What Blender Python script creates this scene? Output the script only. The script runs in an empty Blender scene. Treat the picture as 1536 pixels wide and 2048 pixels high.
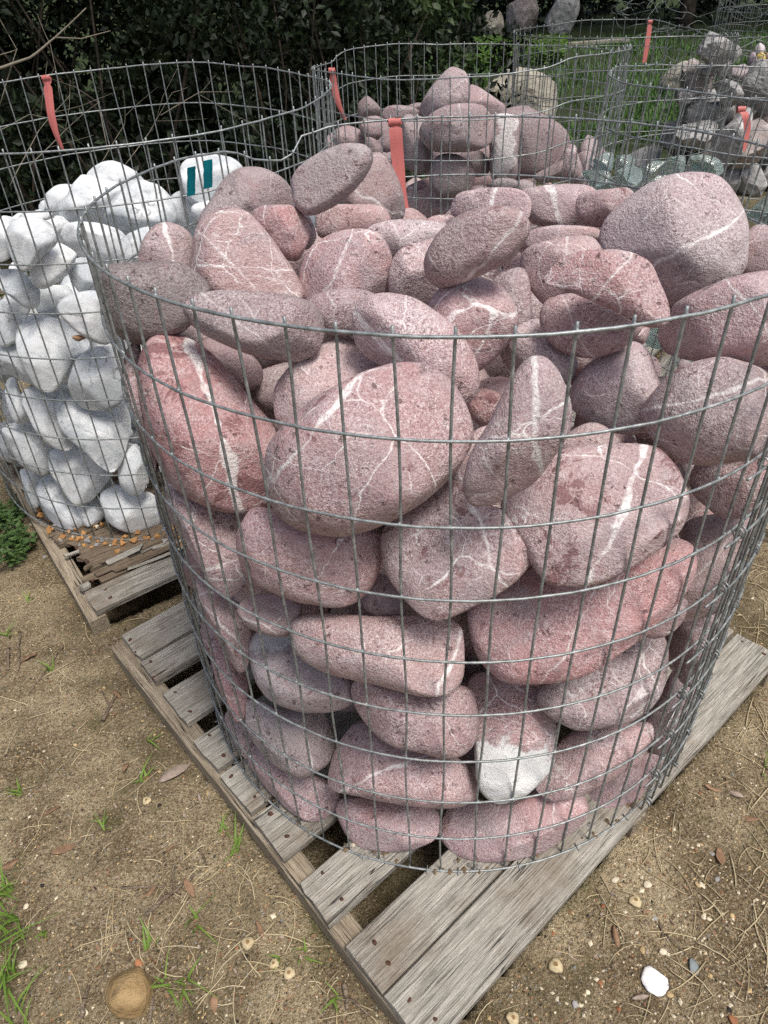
import bpy, bmesh, math, random
import numpy as np
from mathutils import Vector, Matrix, Quaternion, noise

random.seed(7)
SC = bpy.context.scene
COL = SC.collection
PI = math.pi
R = math.radians

# ------------------------------------------------------------ camera
HC = 1.295
PITCH, ROLL = 0.6565, -0.0455
cam = bpy.data.cameras.new('camera')
cam.sensor_fit = 'VERTICAL'
cam.sensor_height = 36.0
cam.sensor_width = 36.0
cam.lens = 1425.0 / 2048.0 * 36.0
cam.clip_start = 0.02
cam.clip_end = 600
cam_o = bpy.data.objects.new('camera', cam)
COL.objects.link(cam_o)
_c, _s, _cr, _sr = math.cos(PITCH), math.sin(PITCH), math.cos(ROLL), math.sin(ROLL)
_rt, _up, _fw = Vector((1, 0, 0)), Vector((0, _s, _c)), Vector((0, _c, -_s))
_X, _Y = _rt * _cr + _up * _sr, _up * _cr - _rt * _sr
_m = Matrix((_X, _Y, -_fw)).transposed().to_4x4()
_m.translation = (0, 0, HC)
cam_o.matrix_world = _m
cam.dof.use_dof = False
SC.camera = cam_o

# ------------------------------------------------------------ light
SUN_EL, SUN_AZ = 66.0, 140.0        # azimuth: clockwise from +Y (forward)
world = bpy.data.worlds.new('World')
SC.world = world
world.use_nodes = True
wn = world.node_tree
bg = wn.nodes['Background']
sky = wn.nodes.new('ShaderNodeTexSky')
sky.sky_type = 'NISHITA'
sky.sun_disc = False
sky.sun_elevation = R(SUN_EL)
sky.sun_rotation = R(SUN_AZ)
sky.air_density = 1.0
sky.dust_density = 5.0
sky.ozone_density = 1.0
wn.links.new(sky.outputs[0], bg.inputs[0])
bg.inputs[1].default_value = 0.10
sun = bpy.data.lights.new('sun', 'SUN')
sun.energy = 2.3
sun.angle = R(18)
sun.color = (1.0, 0.965, 0.91)
sun_o = bpy.data.objects.new('sun', sun)
COL.objects.link(sun_o)
_d = Vector((math.sin(R(SUN_AZ)) * math.cos(R(SUN_EL)), math.cos(R(SUN_AZ)) * math.cos(R(SUN_EL)), math.sin(R(SUN_EL))))
sun_o.rotation_euler = _d.to_track_quat('Z', 'Y').to_euler()
sun_o.location = _d * 20
SC.view_settings.view_transform = 'Standard'
SC.view_settings.look = 'None'
SC.view_settings.gamma = 1.0
SC.view_settings.exposure = 0.34
SC.render.engine = 'CYCLES'
SC.cycles.max_bounces = 6
SC.cycles.use_denoising = False
SC.cycles.sample_clamp_indirect = 4.0
SC.cycles.adaptive_threshold = 0.006
SC.cycles.transparent_max_bounces = 8

# ------------------------------------------------------------ helpers
def tag(o, label=None, cat=None, group=None, kind=None):
    if label: o['label'] = label
    if cat: o['category'] = cat
    if group: o['group'] = group
    if kind: o['kind'] = kind
    return o

def mesh_obj(name, verts, faces, mat, parent=None, smooth=True, mats=None, idx=None):
    me = bpy.data.meshes.new(name)
    me.from_pydata([tuple(v) for v in verts], [], faces)
    for m in (mats or [mat]):
        me.materials.append(m)
    if idx is not None:
        me.polygons.foreach_set('material_index', idx)
    if smooth:
        me.polygons.foreach_set('use_smooth', [True] * len(me.polygons))
    me.update()
    return link(name, me, parent)

def link(name, me, parent=None):
    o = bpy.data.objects.new(name, me)
    COL.objects.link(o)
    if parent is not None:
        o.parent = parent
    return o

def empty(name, loc, label, cat, group=None):
    o = bpy.data.objects.new(name, None)
    COL.objects.link(o)
    o.location = loc
    o.empty_display_size = 0.05
    bpy.context.view_layer.update()
    return tag(o, label, cat, group)

class MB:
    def __init__(s): s.v, s.f, s.i = [], [], []
    def add(s, v, f, mi=0):
        n = len(s.v)
        s.v += [tuple(x) for x in v]
        s.f += [tuple(n + k for k in q) for q in f]
        s.i += [mi] * len(f)
    def tube(s, pts, r, n=6, closed=False, mi=0, taper=None):
        pts = [Vector(p) for p in pts]
        N = len(pts)
        vs, fs = [], []
        ref = None
        for k, p in enumerate(pts):
            if closed: t = pts[(k + 1) % N] - pts[k - 1]
            else: t = pts[min(k + 1, N - 1)] - pts[max(k - 1, 0)]
            t.normalize()
            if ref is None:
                ref = Vector((0, 0, 1)) if abs(t.z) < .8 else Vector((1, 0, 0))
            a = t.cross(ref).normalized()
            b = a.cross(t).normalized()
            ref = b
            rr = r if taper is None else r * (1 + (taper - 1) * k / (N - 1))
            for j in range(n):
                an = 2 * PI * j / n
                vs.append(p + (a * math.cos(an) + b * math.sin(an)) * rr)
        for k in range(N if closed else N - 1):
            k2 = (k + 1) % N
            for j in range(n):
                j2 = (j + 1) % n
                fs.append((k * n + j, k2 * n + j, k2 * n + j2, k * n + j2))
        if not closed:
            fs.append(tuple(range(n)))
            fs.append(tuple((N - 1) * n + j for j in reversed(range(n))))
        s.add(vs, fs, mi)
    def build(s, name, mat, parent=None, smooth=True, mats=None):
        return mesh_obj(name, s.v, s.f, mat, parent, smooth, mats, s.i if mats else None)

# ------------------------------------------------------------ materials
class NT:
    def __init__(s, name):
        s.m = bpy.data.materials.new(name)
        s.m.use_nodes = True
        s.t = s.m.node_tree
        s.b = s.t.nodes['Principled BSDF']
    def n(s, typ, **kw):
        nd = s.t.nodes.new(typ)
        for k, v in kw.items():
            if k.startswith('_'): setattr(nd, k[1:], v)
            else:
                key = int(k[1:]) if k[0] == 'i' and k[1:].isdigit() else k
                if isinstance(v, bpy.types.NodeSocket): s.t.links.new(v, nd.inputs[key])
                else: nd.inputs[key].default_value = v
        return nd
    def link(s, a, b): s.t.links.new(a, b)
    def math(s, op, a, b=0.0, clamp=False):
        return s.n('ShaderNodeMath', _operation=op, _use_clamp=clamp, i0=a, i1=b).outputs[0]
    def mix(s, f, a, b, mode='MIX'):
        nd = s.n('ShaderNodeMix', _data_type='RGBA', _blend_type=mode)
        for k, v in ((0, f), (6, a), (7, b)):
            if isinstance(v, bpy.types.NodeSocket): s.link(v, nd.inputs[k])
            else: nd.inputs[k].default_value = (v if k == 0 else (*v, 1) if len(v) == 3 else v)
        return nd.outputs[2]
    def noise(s, vec, scale, detail=4, rough=.55, dist=0.0):
        return s.n('ShaderNodeTexNoise', Vector=vec, Scale=scale, Detail=detail, Roughness=rough, Distortion=dist)
    def ramp(s, v, lo, hi, smooth=False):
        nd = s.n('ShaderNodeMapRange', _clamp=True, i0=v, i1=lo, i2=hi)
        if smooth: nd.interpolation_type = 'SMOOTHSTEP'
        return nd.outputs[0]
    def attr(s, name):
        return s.n('ShaderNodeAttribute', _attribute_type='OBJECT', _attribute_name=name).outputs['Fac']
    def coords(s, seed=True):
        tc = s.n('ShaderNodeTexCoord').outputs['Object']
        if not seed: return tc
        oi = s.n('ShaderNodeObjectInfo').outputs['Random']
        off = s.n('ShaderNodeCombineXYZ', X=s.math('MULTIPLY', oi, 37.1), Y=s.math('MULTIPLY', oi, 91.7), Z=s.math('MULTIPLY', oi, 13.3)).outputs[0]
        return s.n('ShaderNodeVectorMath', _operation='ADD', i0=tc, i1=off).outputs[0]
    def bump(s, h, strength=.3, dist=.002, normal=None):
        nd = s.n('ShaderNodeBump', Strength=strength, Distance=dist, Height=h)
        if normal is not None: s.link(normal, nd.inputs['Normal'])
        return nd.outputs[0]
    def out(s, color=None, rough=None, normal=None, metallic=None, spec=None):
        for key, v in (('Base Color', color), ('Roughness', rough), ('Normal', normal), ('Metallic', metallic), ('Specular IOR Level', spec)):
            if v is None: continue
            if isinstance(v, bpy.types.NodeSocket): s.link(v, s.b.inputs[key])
            else: s.b.inputs[key].default_value = (*v, 1) if isinstance(v, tuple) and len(v) == 3 else v
        return s.m

def mat_pink():
    k = NT('veined_pink_stone')
    co = k.coords()
    tint, val, vein, band, patch, white, bang, boff, wsgn = [k.attr(a) for a in ('tint', 'val', 'vein', 'band', 'patch', 'white', 'bang', 'boff', 'wsgn')]
    grain = k.math('MULTIPLY', k.attr('grain'), k.math('ADD', .35, k.math('MULTIPLY', k.ramp(k.noise(co, 15, 3, .6).outputs[0], .35, .62), .95)))
    big = k.noise(co, 7, 2)
    mid = k.noise(co, 34, 4, .65).outputs[0]
    fine = k.noise(co, 250, 2, .75).outputs[0]
    grit = k.noise(co, 560, 1, .6).outputs[0]
    t = k.math('ADD', tint, k.math('MULTIPLY', k.math('SUBTRACT', big.outputs[0], .5), 1.0), True)
    base = k.mix(t, (.410, .352, .366), (.425, .205, .203))
    base = k.mix(k.attr('warm'), base, (.37, .300, .272))
    base = k.mix(k.math('MULTIPLY', k.ramp(mid, .45, .75), .5), base, (.54, .45, .455))
    cl = k.noise(co, 12, 3, .6, .8).outputs[0]
    base = k.mix(k.math('MULTIPLY', k.ramp(cl, .54, .72), .6), base, (.31, .275, .285))
    sm2 = k.noise(co, 21, 4, .7, .4).outputs[0]
    base = k.mix(k.math('MULTIPLY', k.ramp(sm2, .58, .68), .35), base, (.40, .17, .165))
    base = k.mix(k.math('MULTIPLY', k.math('MULTIPLY', k.ramp(fine, .52, .66), .5), grain), base, (.70, .62, .62))
    base = k.mix(k.math('MULTIPLY', k.math('MULTIPLY', k.ramp(fine, .47, .34), .55), grain), base, (.19, .105, .108))
    base = k.mix(k.math('MULTIPLY', k.math('MULTIPLY', k.ramp(grit, .56, .72), .6), grain), base, (.78, .72, .71))
    base = k.mix(k.math('MULTIPLY', k.math('MULTIPLY', k.ramp(grit, .42, .28), .6), grain), base, (.14, .085, .085))
    # small dark pits
    pit = k.math('MULTIPLY', k.ramp(k.noise(co, 75, 4, .7, .3).outputs[0], .61, .66), k.ramp(sm2, .42, .56))
    base = k.mix(k.math('MULTIPLY', pit, .85), base, (.13, .075, .075))
    # dark red / brown blotches
    pn = k.noise(co, 20, 5, .72, .6).outputs[0]
    pth = k.math('SUBTRACT', .675, k.math('MULTIPLY', patch, .13))
    pm = k.math('MULTIPLY', k.ramp(k.math('SUBTRACT', pn, pth), 0, .03), .75)
    pm = k.math('MULTIPLY', pm, k.ramp(patch, 0.02, .15))
    base = k.mix(pm, base, (.19, .075, .078))
    # fine crack like veins
    wv = k.n('ShaderNodeVectorMath', _operation='SCALE', i0=k.n('ShaderNodeVectorMath', _operation='SUBTRACT', i0=k.noise(co, 7, 5, .60).outputs[1], i1=(.5, .5, .5)).outputs[0], Scale=.062).outputs[0]
    cw = k.n('ShaderNodeVectorMath', _operation='ADD', i0=co, i1=wv).outputs[0]
    mk = k.noise(co, 10, 3, .62).outputs[0]
    mk2 = k.noise(co, 17, 3, .62).outputs[1]
    m2 = k.n('ShaderNodeSeparateXYZ', Vector=mk2).outputs
    vo = k.n('ShaderNodeTexVoronoi', _feature='DISTANCE_TO_EDGE', Vector=cw, Scale=5.2, Randomness=1.0).outputs['Distance']
    wd = k.math('MULTIPLY', k.ramp(k.math('ADD', mk, k.math('MULTIPLY', vein, .22)), .53, .88), .011)
    v1 = k.ramp(k.math('SUBTRACT', vo, wd), .0028, -.0028)
    vo2 = k.n('ShaderNodeTexVoronoi', _feature='DISTANCE_TO_EDGE', Vector=cw, Scale=12, Randomness=1.0).outputs['Distance']
    wd2 = k.math('MULTIPLY', k.ramp(k.math('ADD', m2[0], k.math('MULTIPLY', vein, .26)), .59, .88), .014)
    v2 = k.ramp(k.math('SUBTRACT', vo2, wd2), .0045, -.0045)
    st = k.n('ShaderNodeVectorMath', _operation='MULTIPLY', i0=cw, i1=(.8, 3.6, .8)).outputs[0]
    vo3 = k.n('ShaderNodeTexVoronoi', _feature='DISTANCE_TO_EDGE', Vector=st, Scale=30, Randomness=1.0).outputs['Distance']
    v3 = k.math('MULTIPLY', k.ramp(vo3, .06, .0), k.ramp(k.math('ADD', m2[1], k.math('MULTIPLY', vein, .24)), .66, .80))
    brk = k.ramp(k.noise(co, 110, 3, .75).outputs[0], .38, .56)
    # one bolder band on some stones
    oc = k.n('ShaderNodeTexCoord').outputs['Object']
    rot = k.n('ShaderNodeVectorRotate', _rotation_type='Z_AXIS', Vector=oc, Angle=bang).outputs[0]
    rs = k.n('ShaderNodeSeparateXYZ', Vector=rot).outputs
    bd = k.math('ABSOLUTE', k.math('ADD', k.math('SUBTRACT', rs[0], boff), k.math('MULTIPLY', k.math('SUBTRACT', mk, .5), .040)))
    bwid = k.math('MULTIPLY', k.math('MULTIPLY', band, .0052), k.math('ADD', .08, k.ramp(m2[2], .36, .66)))
    bm = k.math('MULTIPLY', k.ramp(k.math('SUBTRACT', bd, bwid), .0014, -.0010), k.ramp(band, .02, .2))
    vv = k.math('MAXIMUM', k.math('MAXIMUM', v1, v2), k.math('MAXIMUM', bm, k.math('MULTIPLY', v3, .7)))
    vv = k.math('MULTIPLY', vv, k.math('ADD', .40, k.math('MULTIPLY', brk, .60)))
    base = k.mix(vv, base, (.79, .75, .73))
    # white calcite end of the half white stones, ragged border
    sx = k.n('ShaderNodeSeparateXYZ', Vector=oc).outputs
    wy = k.math('ADD', k.math('MULTIPLY', k.math('MULTIPLY', sx[1], wsgn), -11.0), k.math('MULTIPLY', k.math('SUBTRACT', mid, .5), 1.1))
    wth = k.math('SUBTRACT', .62, k.math('MULTIPLY', white, .55))
    wd_ = k.math('SUBTRACT', wy, wth)
    wm = k.math('MULTIPLY', k.ramp(wd_, 0, .10), k.ramp(white, .3, .6))
    wl = k.math('MULTIPLY', k.ramp(k.math('ABSOLUTE', wd_), .10, .0), k.ramp(white, .3, .6))
    base = k.mix(wm, base, k.mix(k.ramp(cl, .3, .7), (.72, .72, .70), (.52, .53, .53)))
    base = k.mix(k.math('MULTIPLY', k.math('MULTIPLY', wl, brk), .6), base, (.22, .18, .18))
    # small pale worn smears
    sm = k.math('MULTIPLY', k.ramp(k.noise(co, 17, 6, .76, .8).outputs[0], .60, .68), k.math('MULTIPLY', k.math('ADD', white, k.math('MULTIPLY', vein, .35)), .8, True))
    base = k.mix(k.math('MULTIPLY', sm, k.math('ADD', .3, k.math('MULTIPLY', brk, .5))), base, (.62, .60, .57))
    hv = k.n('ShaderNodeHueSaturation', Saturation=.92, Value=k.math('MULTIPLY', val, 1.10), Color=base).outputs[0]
    hb = k.math('ADD', fine, k.math('ADD', k.math('MULTIPLY', grit, .5), k.math('MULTIPLY', mid, 2.2)))
    return k.out(hv, .68, k.bump(k.math('SUBTRACT', hb, k.math('MULTIPLY', pit, .8)), .9, .0020), spec=.35)

def mat_white():
    k = NT('white_marble_stone')
    co = k.coords()
    vein = k.attr('vein')
    mid = k.noise(co, 26, 5, .68, .4).outputs[0]
    fine = k.noise(co, 210, 2, .7).outputs[0]
    base = k.mix(k.ramp(mid, .32, .68), (.66, .685, .695), (.82, .835, .84))
    gr = k.noise(co, 11, 6, .72, 1.4).outputs[0]
    gm = k.math('MULTIPLY', k.ramp(k.math('ADD', gr, k.math('MULTIPLY', vein, .17)), .49, .70), .85)
    base = k.mix(gm, base, (.47, .51, .535))
    wv = k.n('ShaderNodeVectorMath', _operation='SCALE', i0=k.n('ShaderNodeVectorMath', _operation='SUBTRACT', i0=k.noise(co, 8, 4, .6).outputs[1], i1=(.5, .5, .5)).outputs[0], Scale=.2).outputs[0]
    cw = k.n('ShaderNodeVectorMath', _operation='ADD', i0=co, i1=wv).outputs[0]
    vo = k.n('ShaderNodeTexVoronoi', _feature='DISTANCE_TO_EDGE', Vector=cw, Scale=13).outputs['Distance']
    mk = k.ramp(k.math('ADD', k.noise(co, 12, 3).outputs[0], k.math('MULTIPLY', vein, .24)), .54, .74)
    vm = k.math('MULTIPLY', k.ramp(vo, .06, .0), mk)
    vm = k.math('MULTIPLY', vm, k.ramp(k.noise(co, 90, 3, .75).outputs[0], .40, .58))
    base = k.mix(k.math('MULTIPLY', vm, .85), base, (.17, .18, .19))
    base = k.mix(k.math('MULTIPLY', k.math('MULTIPLY', k.ramp(fine, .60, .70), k.ramp(gr, .48, .62)), .7), base, (.25, .26, .26))
    base = k.mix(k.math('MULTIPLY', k.ramp(k.noise(co, 6, 3, .6).outputs[0], .56, .78), .4), base, (.46, .43, .35))
    hb = k.math('ADD', k.math('MULTIPLY', mid, 2.4), k.math('MULTIPLY', fine, .7))
    return k.out(base, .6, k.bump(hb, .5, .0018), spec=.35)

def mat_wire(name='galvanised_wire', tone=1.0):
    k = NT(name)
    co = k.coords()
    nz = k.noise(co, 90, 4, .7).outputs[0]
    c = k.mix(k.ramp(nz, .35, .7), tuple(x * tone for x in (.18, .20, .20)), tuple(x * tone for x in (.42, .45, .45)))
    c = k.mix(k.math('MULTIPLY', k.ramp(k.noise(co, 45, 3, .7).outputs[0], .60, .70), .5), c, (.62, .64, .63))
    return k.out(c, k.math('ADD', .36, k.math('MULTIPLY', nz, .25)), k.bump(nz, .3, .0006), metallic=.5)

def mat_wood(name, light, dark, rot=0.0):
    k = NT(name)
    co = k.coords()
    def sc(x, y):
        st = k.n('ShaderNodeMapping', Vector=co)
        st.inputs['Scale'].default_value = (x, y, y)
        return st.outputs[0]
    g = k.noise(sc(1.0, 15.0), 9, 5, .7, .6).outputs[0]
    f = k.noise(sc(1.0, 34.0), 13, 3, .75, .2).outputs[0]
    bl = k.noise(co, 7, 4, .65).outputs[0]
    base = k.mix(k.ramp(g, .34, .66), dark, light)
    base = k.mix(k.math('MULTIPLY', k.ramp(f, .47, .34), .85), base, tuple(x * .32 for x in dark))
    base = k.mix(k.math('MULTIPLY', k.ramp(f, .54, .68), .55), base, tuple(min(.7, x * 1.45) for x in light))
    base = k.mix(k.math('MULTIPLY', k.ramp(bl, .47 - rot * .2, .68 - rot * .2), .65), base, (.17, .125, .085))
    sp = k.noise(sc(.5, 24.0), 4, 2, .5, .3).outputs[0]
    crack = k.ramp(k.math('ABSOLUTE', k.math('SUBTRACT', sp, .5)), .012, .003)
    crack = k.math('MULTIPLY', crack, k.ramp(k.noise(co, 6, 2).outputs[0], .46, .56))
    base = k.mix(k.math('MULTIPLY', crack, .9), base, (.03, .025, .02))
    hb = k.math('SUBTRACT', k.math('ADD', g, f), k.math('MULTIPLY', crack, 1.4))
    return k.out(base, .85, k.bump(hb, .9, .0026), spec=.2)

def mat_ground():
    k = NT('sandy_ground')
    co = k.coords(False)
    big = k.noise(co, .9, 4, .6).outputs[0]
    mid = k.noise(co, 5, 6, .62).outputs[0]
    fine = k.noise(co, 215, 3, .78).outputs[0]
    grit = k.noise(co, 480, 2, .7).outputs[0]
    base = k.mix(k.ramp(mid, .40, .60), (.195, .145, .080), (.51, .41, .255))
    base = k.mix(k.math('MULTIPLY', k.ramp(fine, .49, .36), .85), base, (.075, .054, .033))
    base = k.mix(k.math('MULTIPLY', k.ramp(fine, .53, .65), .75), base, (.66, .56, .40))
    base = k.mix(k.math('MULTIPLY', k.ramp(grit, .6, .74), .6), base, (.72, .64, .50))
    base = k.mix(k.math('MULTIPLY', k.ramp(grit, .42, .30), .75), base, (.05, .038, .025))
    # mossy and darker patches
    moss = k.ramp(k.noise(co, 2.6, 5, .68, .4).outputs[0], .46, .62)
    base = k.mix(k.math('MULTIPLY', moss, .72), base, (.088, .070, .034))
    moss2 = k.ramp(k.noise(co, 5.5, 5, .7, .5).outputs[0], .56, .70)
    base = k.mix(k.math('MULTIPLY', moss2, .55), base, (.095, .105, .03))
    # lawn beyond the cages
    sp = k.n('ShaderNodeSeparateXYZ', Vector=co).outputs
    lawn = k.ramp(k.math('ADD', sp[1], k.math('MULTIPLY', big, 4.0)), 5.6, 7.4)
    base = k.mix(k.math('MULTIPLY', lawn, .92), base, (.022, .045, .013))
    h = k.math('ADD', k.math('MULTIPLY', fine, 1.0), k.math('MULTIPLY', grit, .5))
    h = k.math('ADD', h, k.math('MULTIPLY', k.noise(co, 28, 5, .65).outputs[0], 2.5))
    return k.out(base, .95, k.bump(h, 1.0, .008), spec=.15)

def mat_plain(name, col, rough=.7, var=.25, scale=40, metallic=0.0, spec=.35, bump=.25):
    k = NT(name)
    co = k.coords()
    nz = k.noise(co, scale, 5, .65).outputs[0]
    oi = k.n('ShaderNodeObjectInfo').outputs['Random']
    lo = tuple(x * (1 - var) for x in col)
    hi = tuple(min(.92, x * (1 + var)) for x in col)
    c = k.mix(k.ramp(nz, .3, .7), lo, hi)
    c = k.n('ShaderNodeHueSaturation', Color=c, Value=k.math('ADD', 1 - var * .4, k.math('MULTIPLY', oi, var * .8))).outputs[0]
    return k.out(c, rough, k.bump(nz, bump, .0025), metallic=metallic, spec=spec)

def mat_leaf(name, a, b, trans=.25):
    k = NT(name)
    geo = k.n('ShaderNodeNewGeometry').outputs['Random Per Island']
    nz = k.noise(k.coords(False), 3, 3).outputs[0]
    c = k.mix(k.math('ADD', k.math('MULTIPLY', geo, .7), k.math('MULTIPLY', k.math('SUBTRACT', nz, .35), .7), True), a, b)
    k.out(c, .55, spec=.35)
    tr = k.n('ShaderNodeBsdfTranslucent', Color=c)
    mx = k.n('ShaderNodeMixShader', Fac=trans)
    k.link(k.b.outputs[0], mx.inputs[1])
    k.link(tr.outputs[0], mx.inputs[2])
    k.link(mx.outputs[0], k.t.nodes['Material Output'].inputs[0])
    return k.m

def mat_rock(name, a, b, c3):
    k = NT(name)
    co = k.coords()
    n1 = k.noise(co, 9, 6, .65, .6).outputs[0]
    n2 = k.noise(co, 60, 5, .7).outputs[0]
    base = k.mix(k.ramp(n1, .35, .62), a, b)
    base = k.mix(k.math('MULTIPLY', k.ramp(k.noise(co, 14, 5, .7).outputs[0], .55, .66), .8), base, c3)
    base = k.mix(k.math('MULTIPLY', k.ramp(n2, .45, .32), .7), base, tuple(x * .35 for x in a))
    return k.out(base, .8, k.bump(k.math('ADD', n2, k.math('MULTIPLY', n1, 2)), .8, .008))

M = {}
M['pink'] = mat_pink()
M['white'] = mat_white()
M['wire'] = mat_wire()
M['oldwire'] = mat_wire('weathered_wire', .7)
M['wood'] = mat_wood('weathered_grey_wood', (.46, .435, .38), (.25, .235, .20))
M['stringer'] = mat_wood('sand_splashed_wood', (.42, .36, .27), (.25, .20, .14))
M['rotwood'] = mat_wood('rotten_brown_wood', (.27, .22, .16), (.085, .06, .04), .6)
M['ground'] = mat_ground()
M['rust'] = mat_plain('rusty_nail', (.085, .04, .028), .85, .3, 200)
M['rock'] = mat_rock('jagged_grey_rock', (.24, .237, .232), (.41, .405, .40), (.70, .69, .67))
M['rockpink'] = mat_rock('jagged_pink_rock', (.26, .22, .21), (.38, .33, .31), (.60, .56, .53))
M['tan'] = mat_rock('tan_rock', (.29, .265, .21), (.42, .39, .32), (.54, .51, .43))
M['coral'] = mat_plain('coral_ribbon', (.52, .155, .14), .5, .06, 60, bump=.1)
M['teal'] = mat_plain('teal_tape', (.0, .20, .24), .45, .12, 60, bump=.15)
M['paper'] = mat_plain('white_paper_tag', (.62, .66, .64), .5, .05)
M['chalk'] = mat_plain('chalk_white', (.86, .86, .84), .8, .05, 60)
M['gold'] = mat_rock('golden_brown_rock', (.32, .21, .09), (.46, .33, .17), (.56, .46, .30))
M['slate'] = mat_plain('slate_chip', (.20, .225, .23), .7)
M['mush'] = mat_plain('mushroom_cap', (.50, .41, .25), .75, .25, 150)
M['mushdark'] = mat_plain('mushroom_centre', (.22, .14, .06), .75, .2)
M['twig'] = mat_wood('twig_bark', (.30, .24, .175), (.12, .085, .06))
M['palewood'] = mat_plain('dry_pale_stem', (.22, .195, .15), .8)
M['straw'] = mat_leaf('dry_straw', (.46, .37, .21), (.66, .57, .38), .1)
M['grass'] = mat_leaf('green_grass_blade', (.12, .23, .035), (.24, .36, .07))
M['weed'] = mat_leaf('weed_leaf', (.045, .095, .03), (.115, .19, .055))
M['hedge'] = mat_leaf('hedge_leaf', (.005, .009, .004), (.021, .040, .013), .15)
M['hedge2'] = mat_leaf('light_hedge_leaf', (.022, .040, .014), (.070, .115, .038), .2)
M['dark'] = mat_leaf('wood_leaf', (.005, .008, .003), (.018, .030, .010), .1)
M['lawn'] = mat_leaf('lawn_blade', (.034, .088, .017), (.10, .205, .040))
M['clover'] = mat_leaf('bright_ground_cover', (.045, .095, .015), (.09, .165, .028))
M['bark'] = mat_wood('tree_bark', (.07, .06, .05), (.025, .02, .017))
M['deadleaf'] = mat_plain('dead_leaf', (.24, .145, .085), .75, .35, 90)
M['greyleaf'] = mat_plain('grey_dead_leaf', (.34, .27, .22), .75, .3, 90)
PEBM = [mat_plain('tan_pebble', (.45, .33, .17), .6, .3), mat_plain('cream_pebble', (.62, .55, .40), .55, .2),
        mat_plain('grey_pebble', (.26, .25, .24), .65, .3), mat_plain('charcoal_bit', (.025, .022, .02), .8, .3),
        mat_plain('rust_pebble', (.30, .13, .06), .7, .3), mat_plain('soil_crumb', (.17, .12, .07), .95, .35)]
_g = NT('sea_green_glass')
_gn = _g.noise(_g.coords(), 26, 5, .6).outputs[0]
_g.b.inputs['Transmission Weight'].default_value = .75
_g.b.inputs['IOR'].default_value = 1.5
M['glass'] = _g.out(_g.mix(_g.ramp(_gn, .3, .7), (.34, .46, .43), (.70, .80, .77)), .10, _g.bump(_gn, .6, .01))

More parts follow.
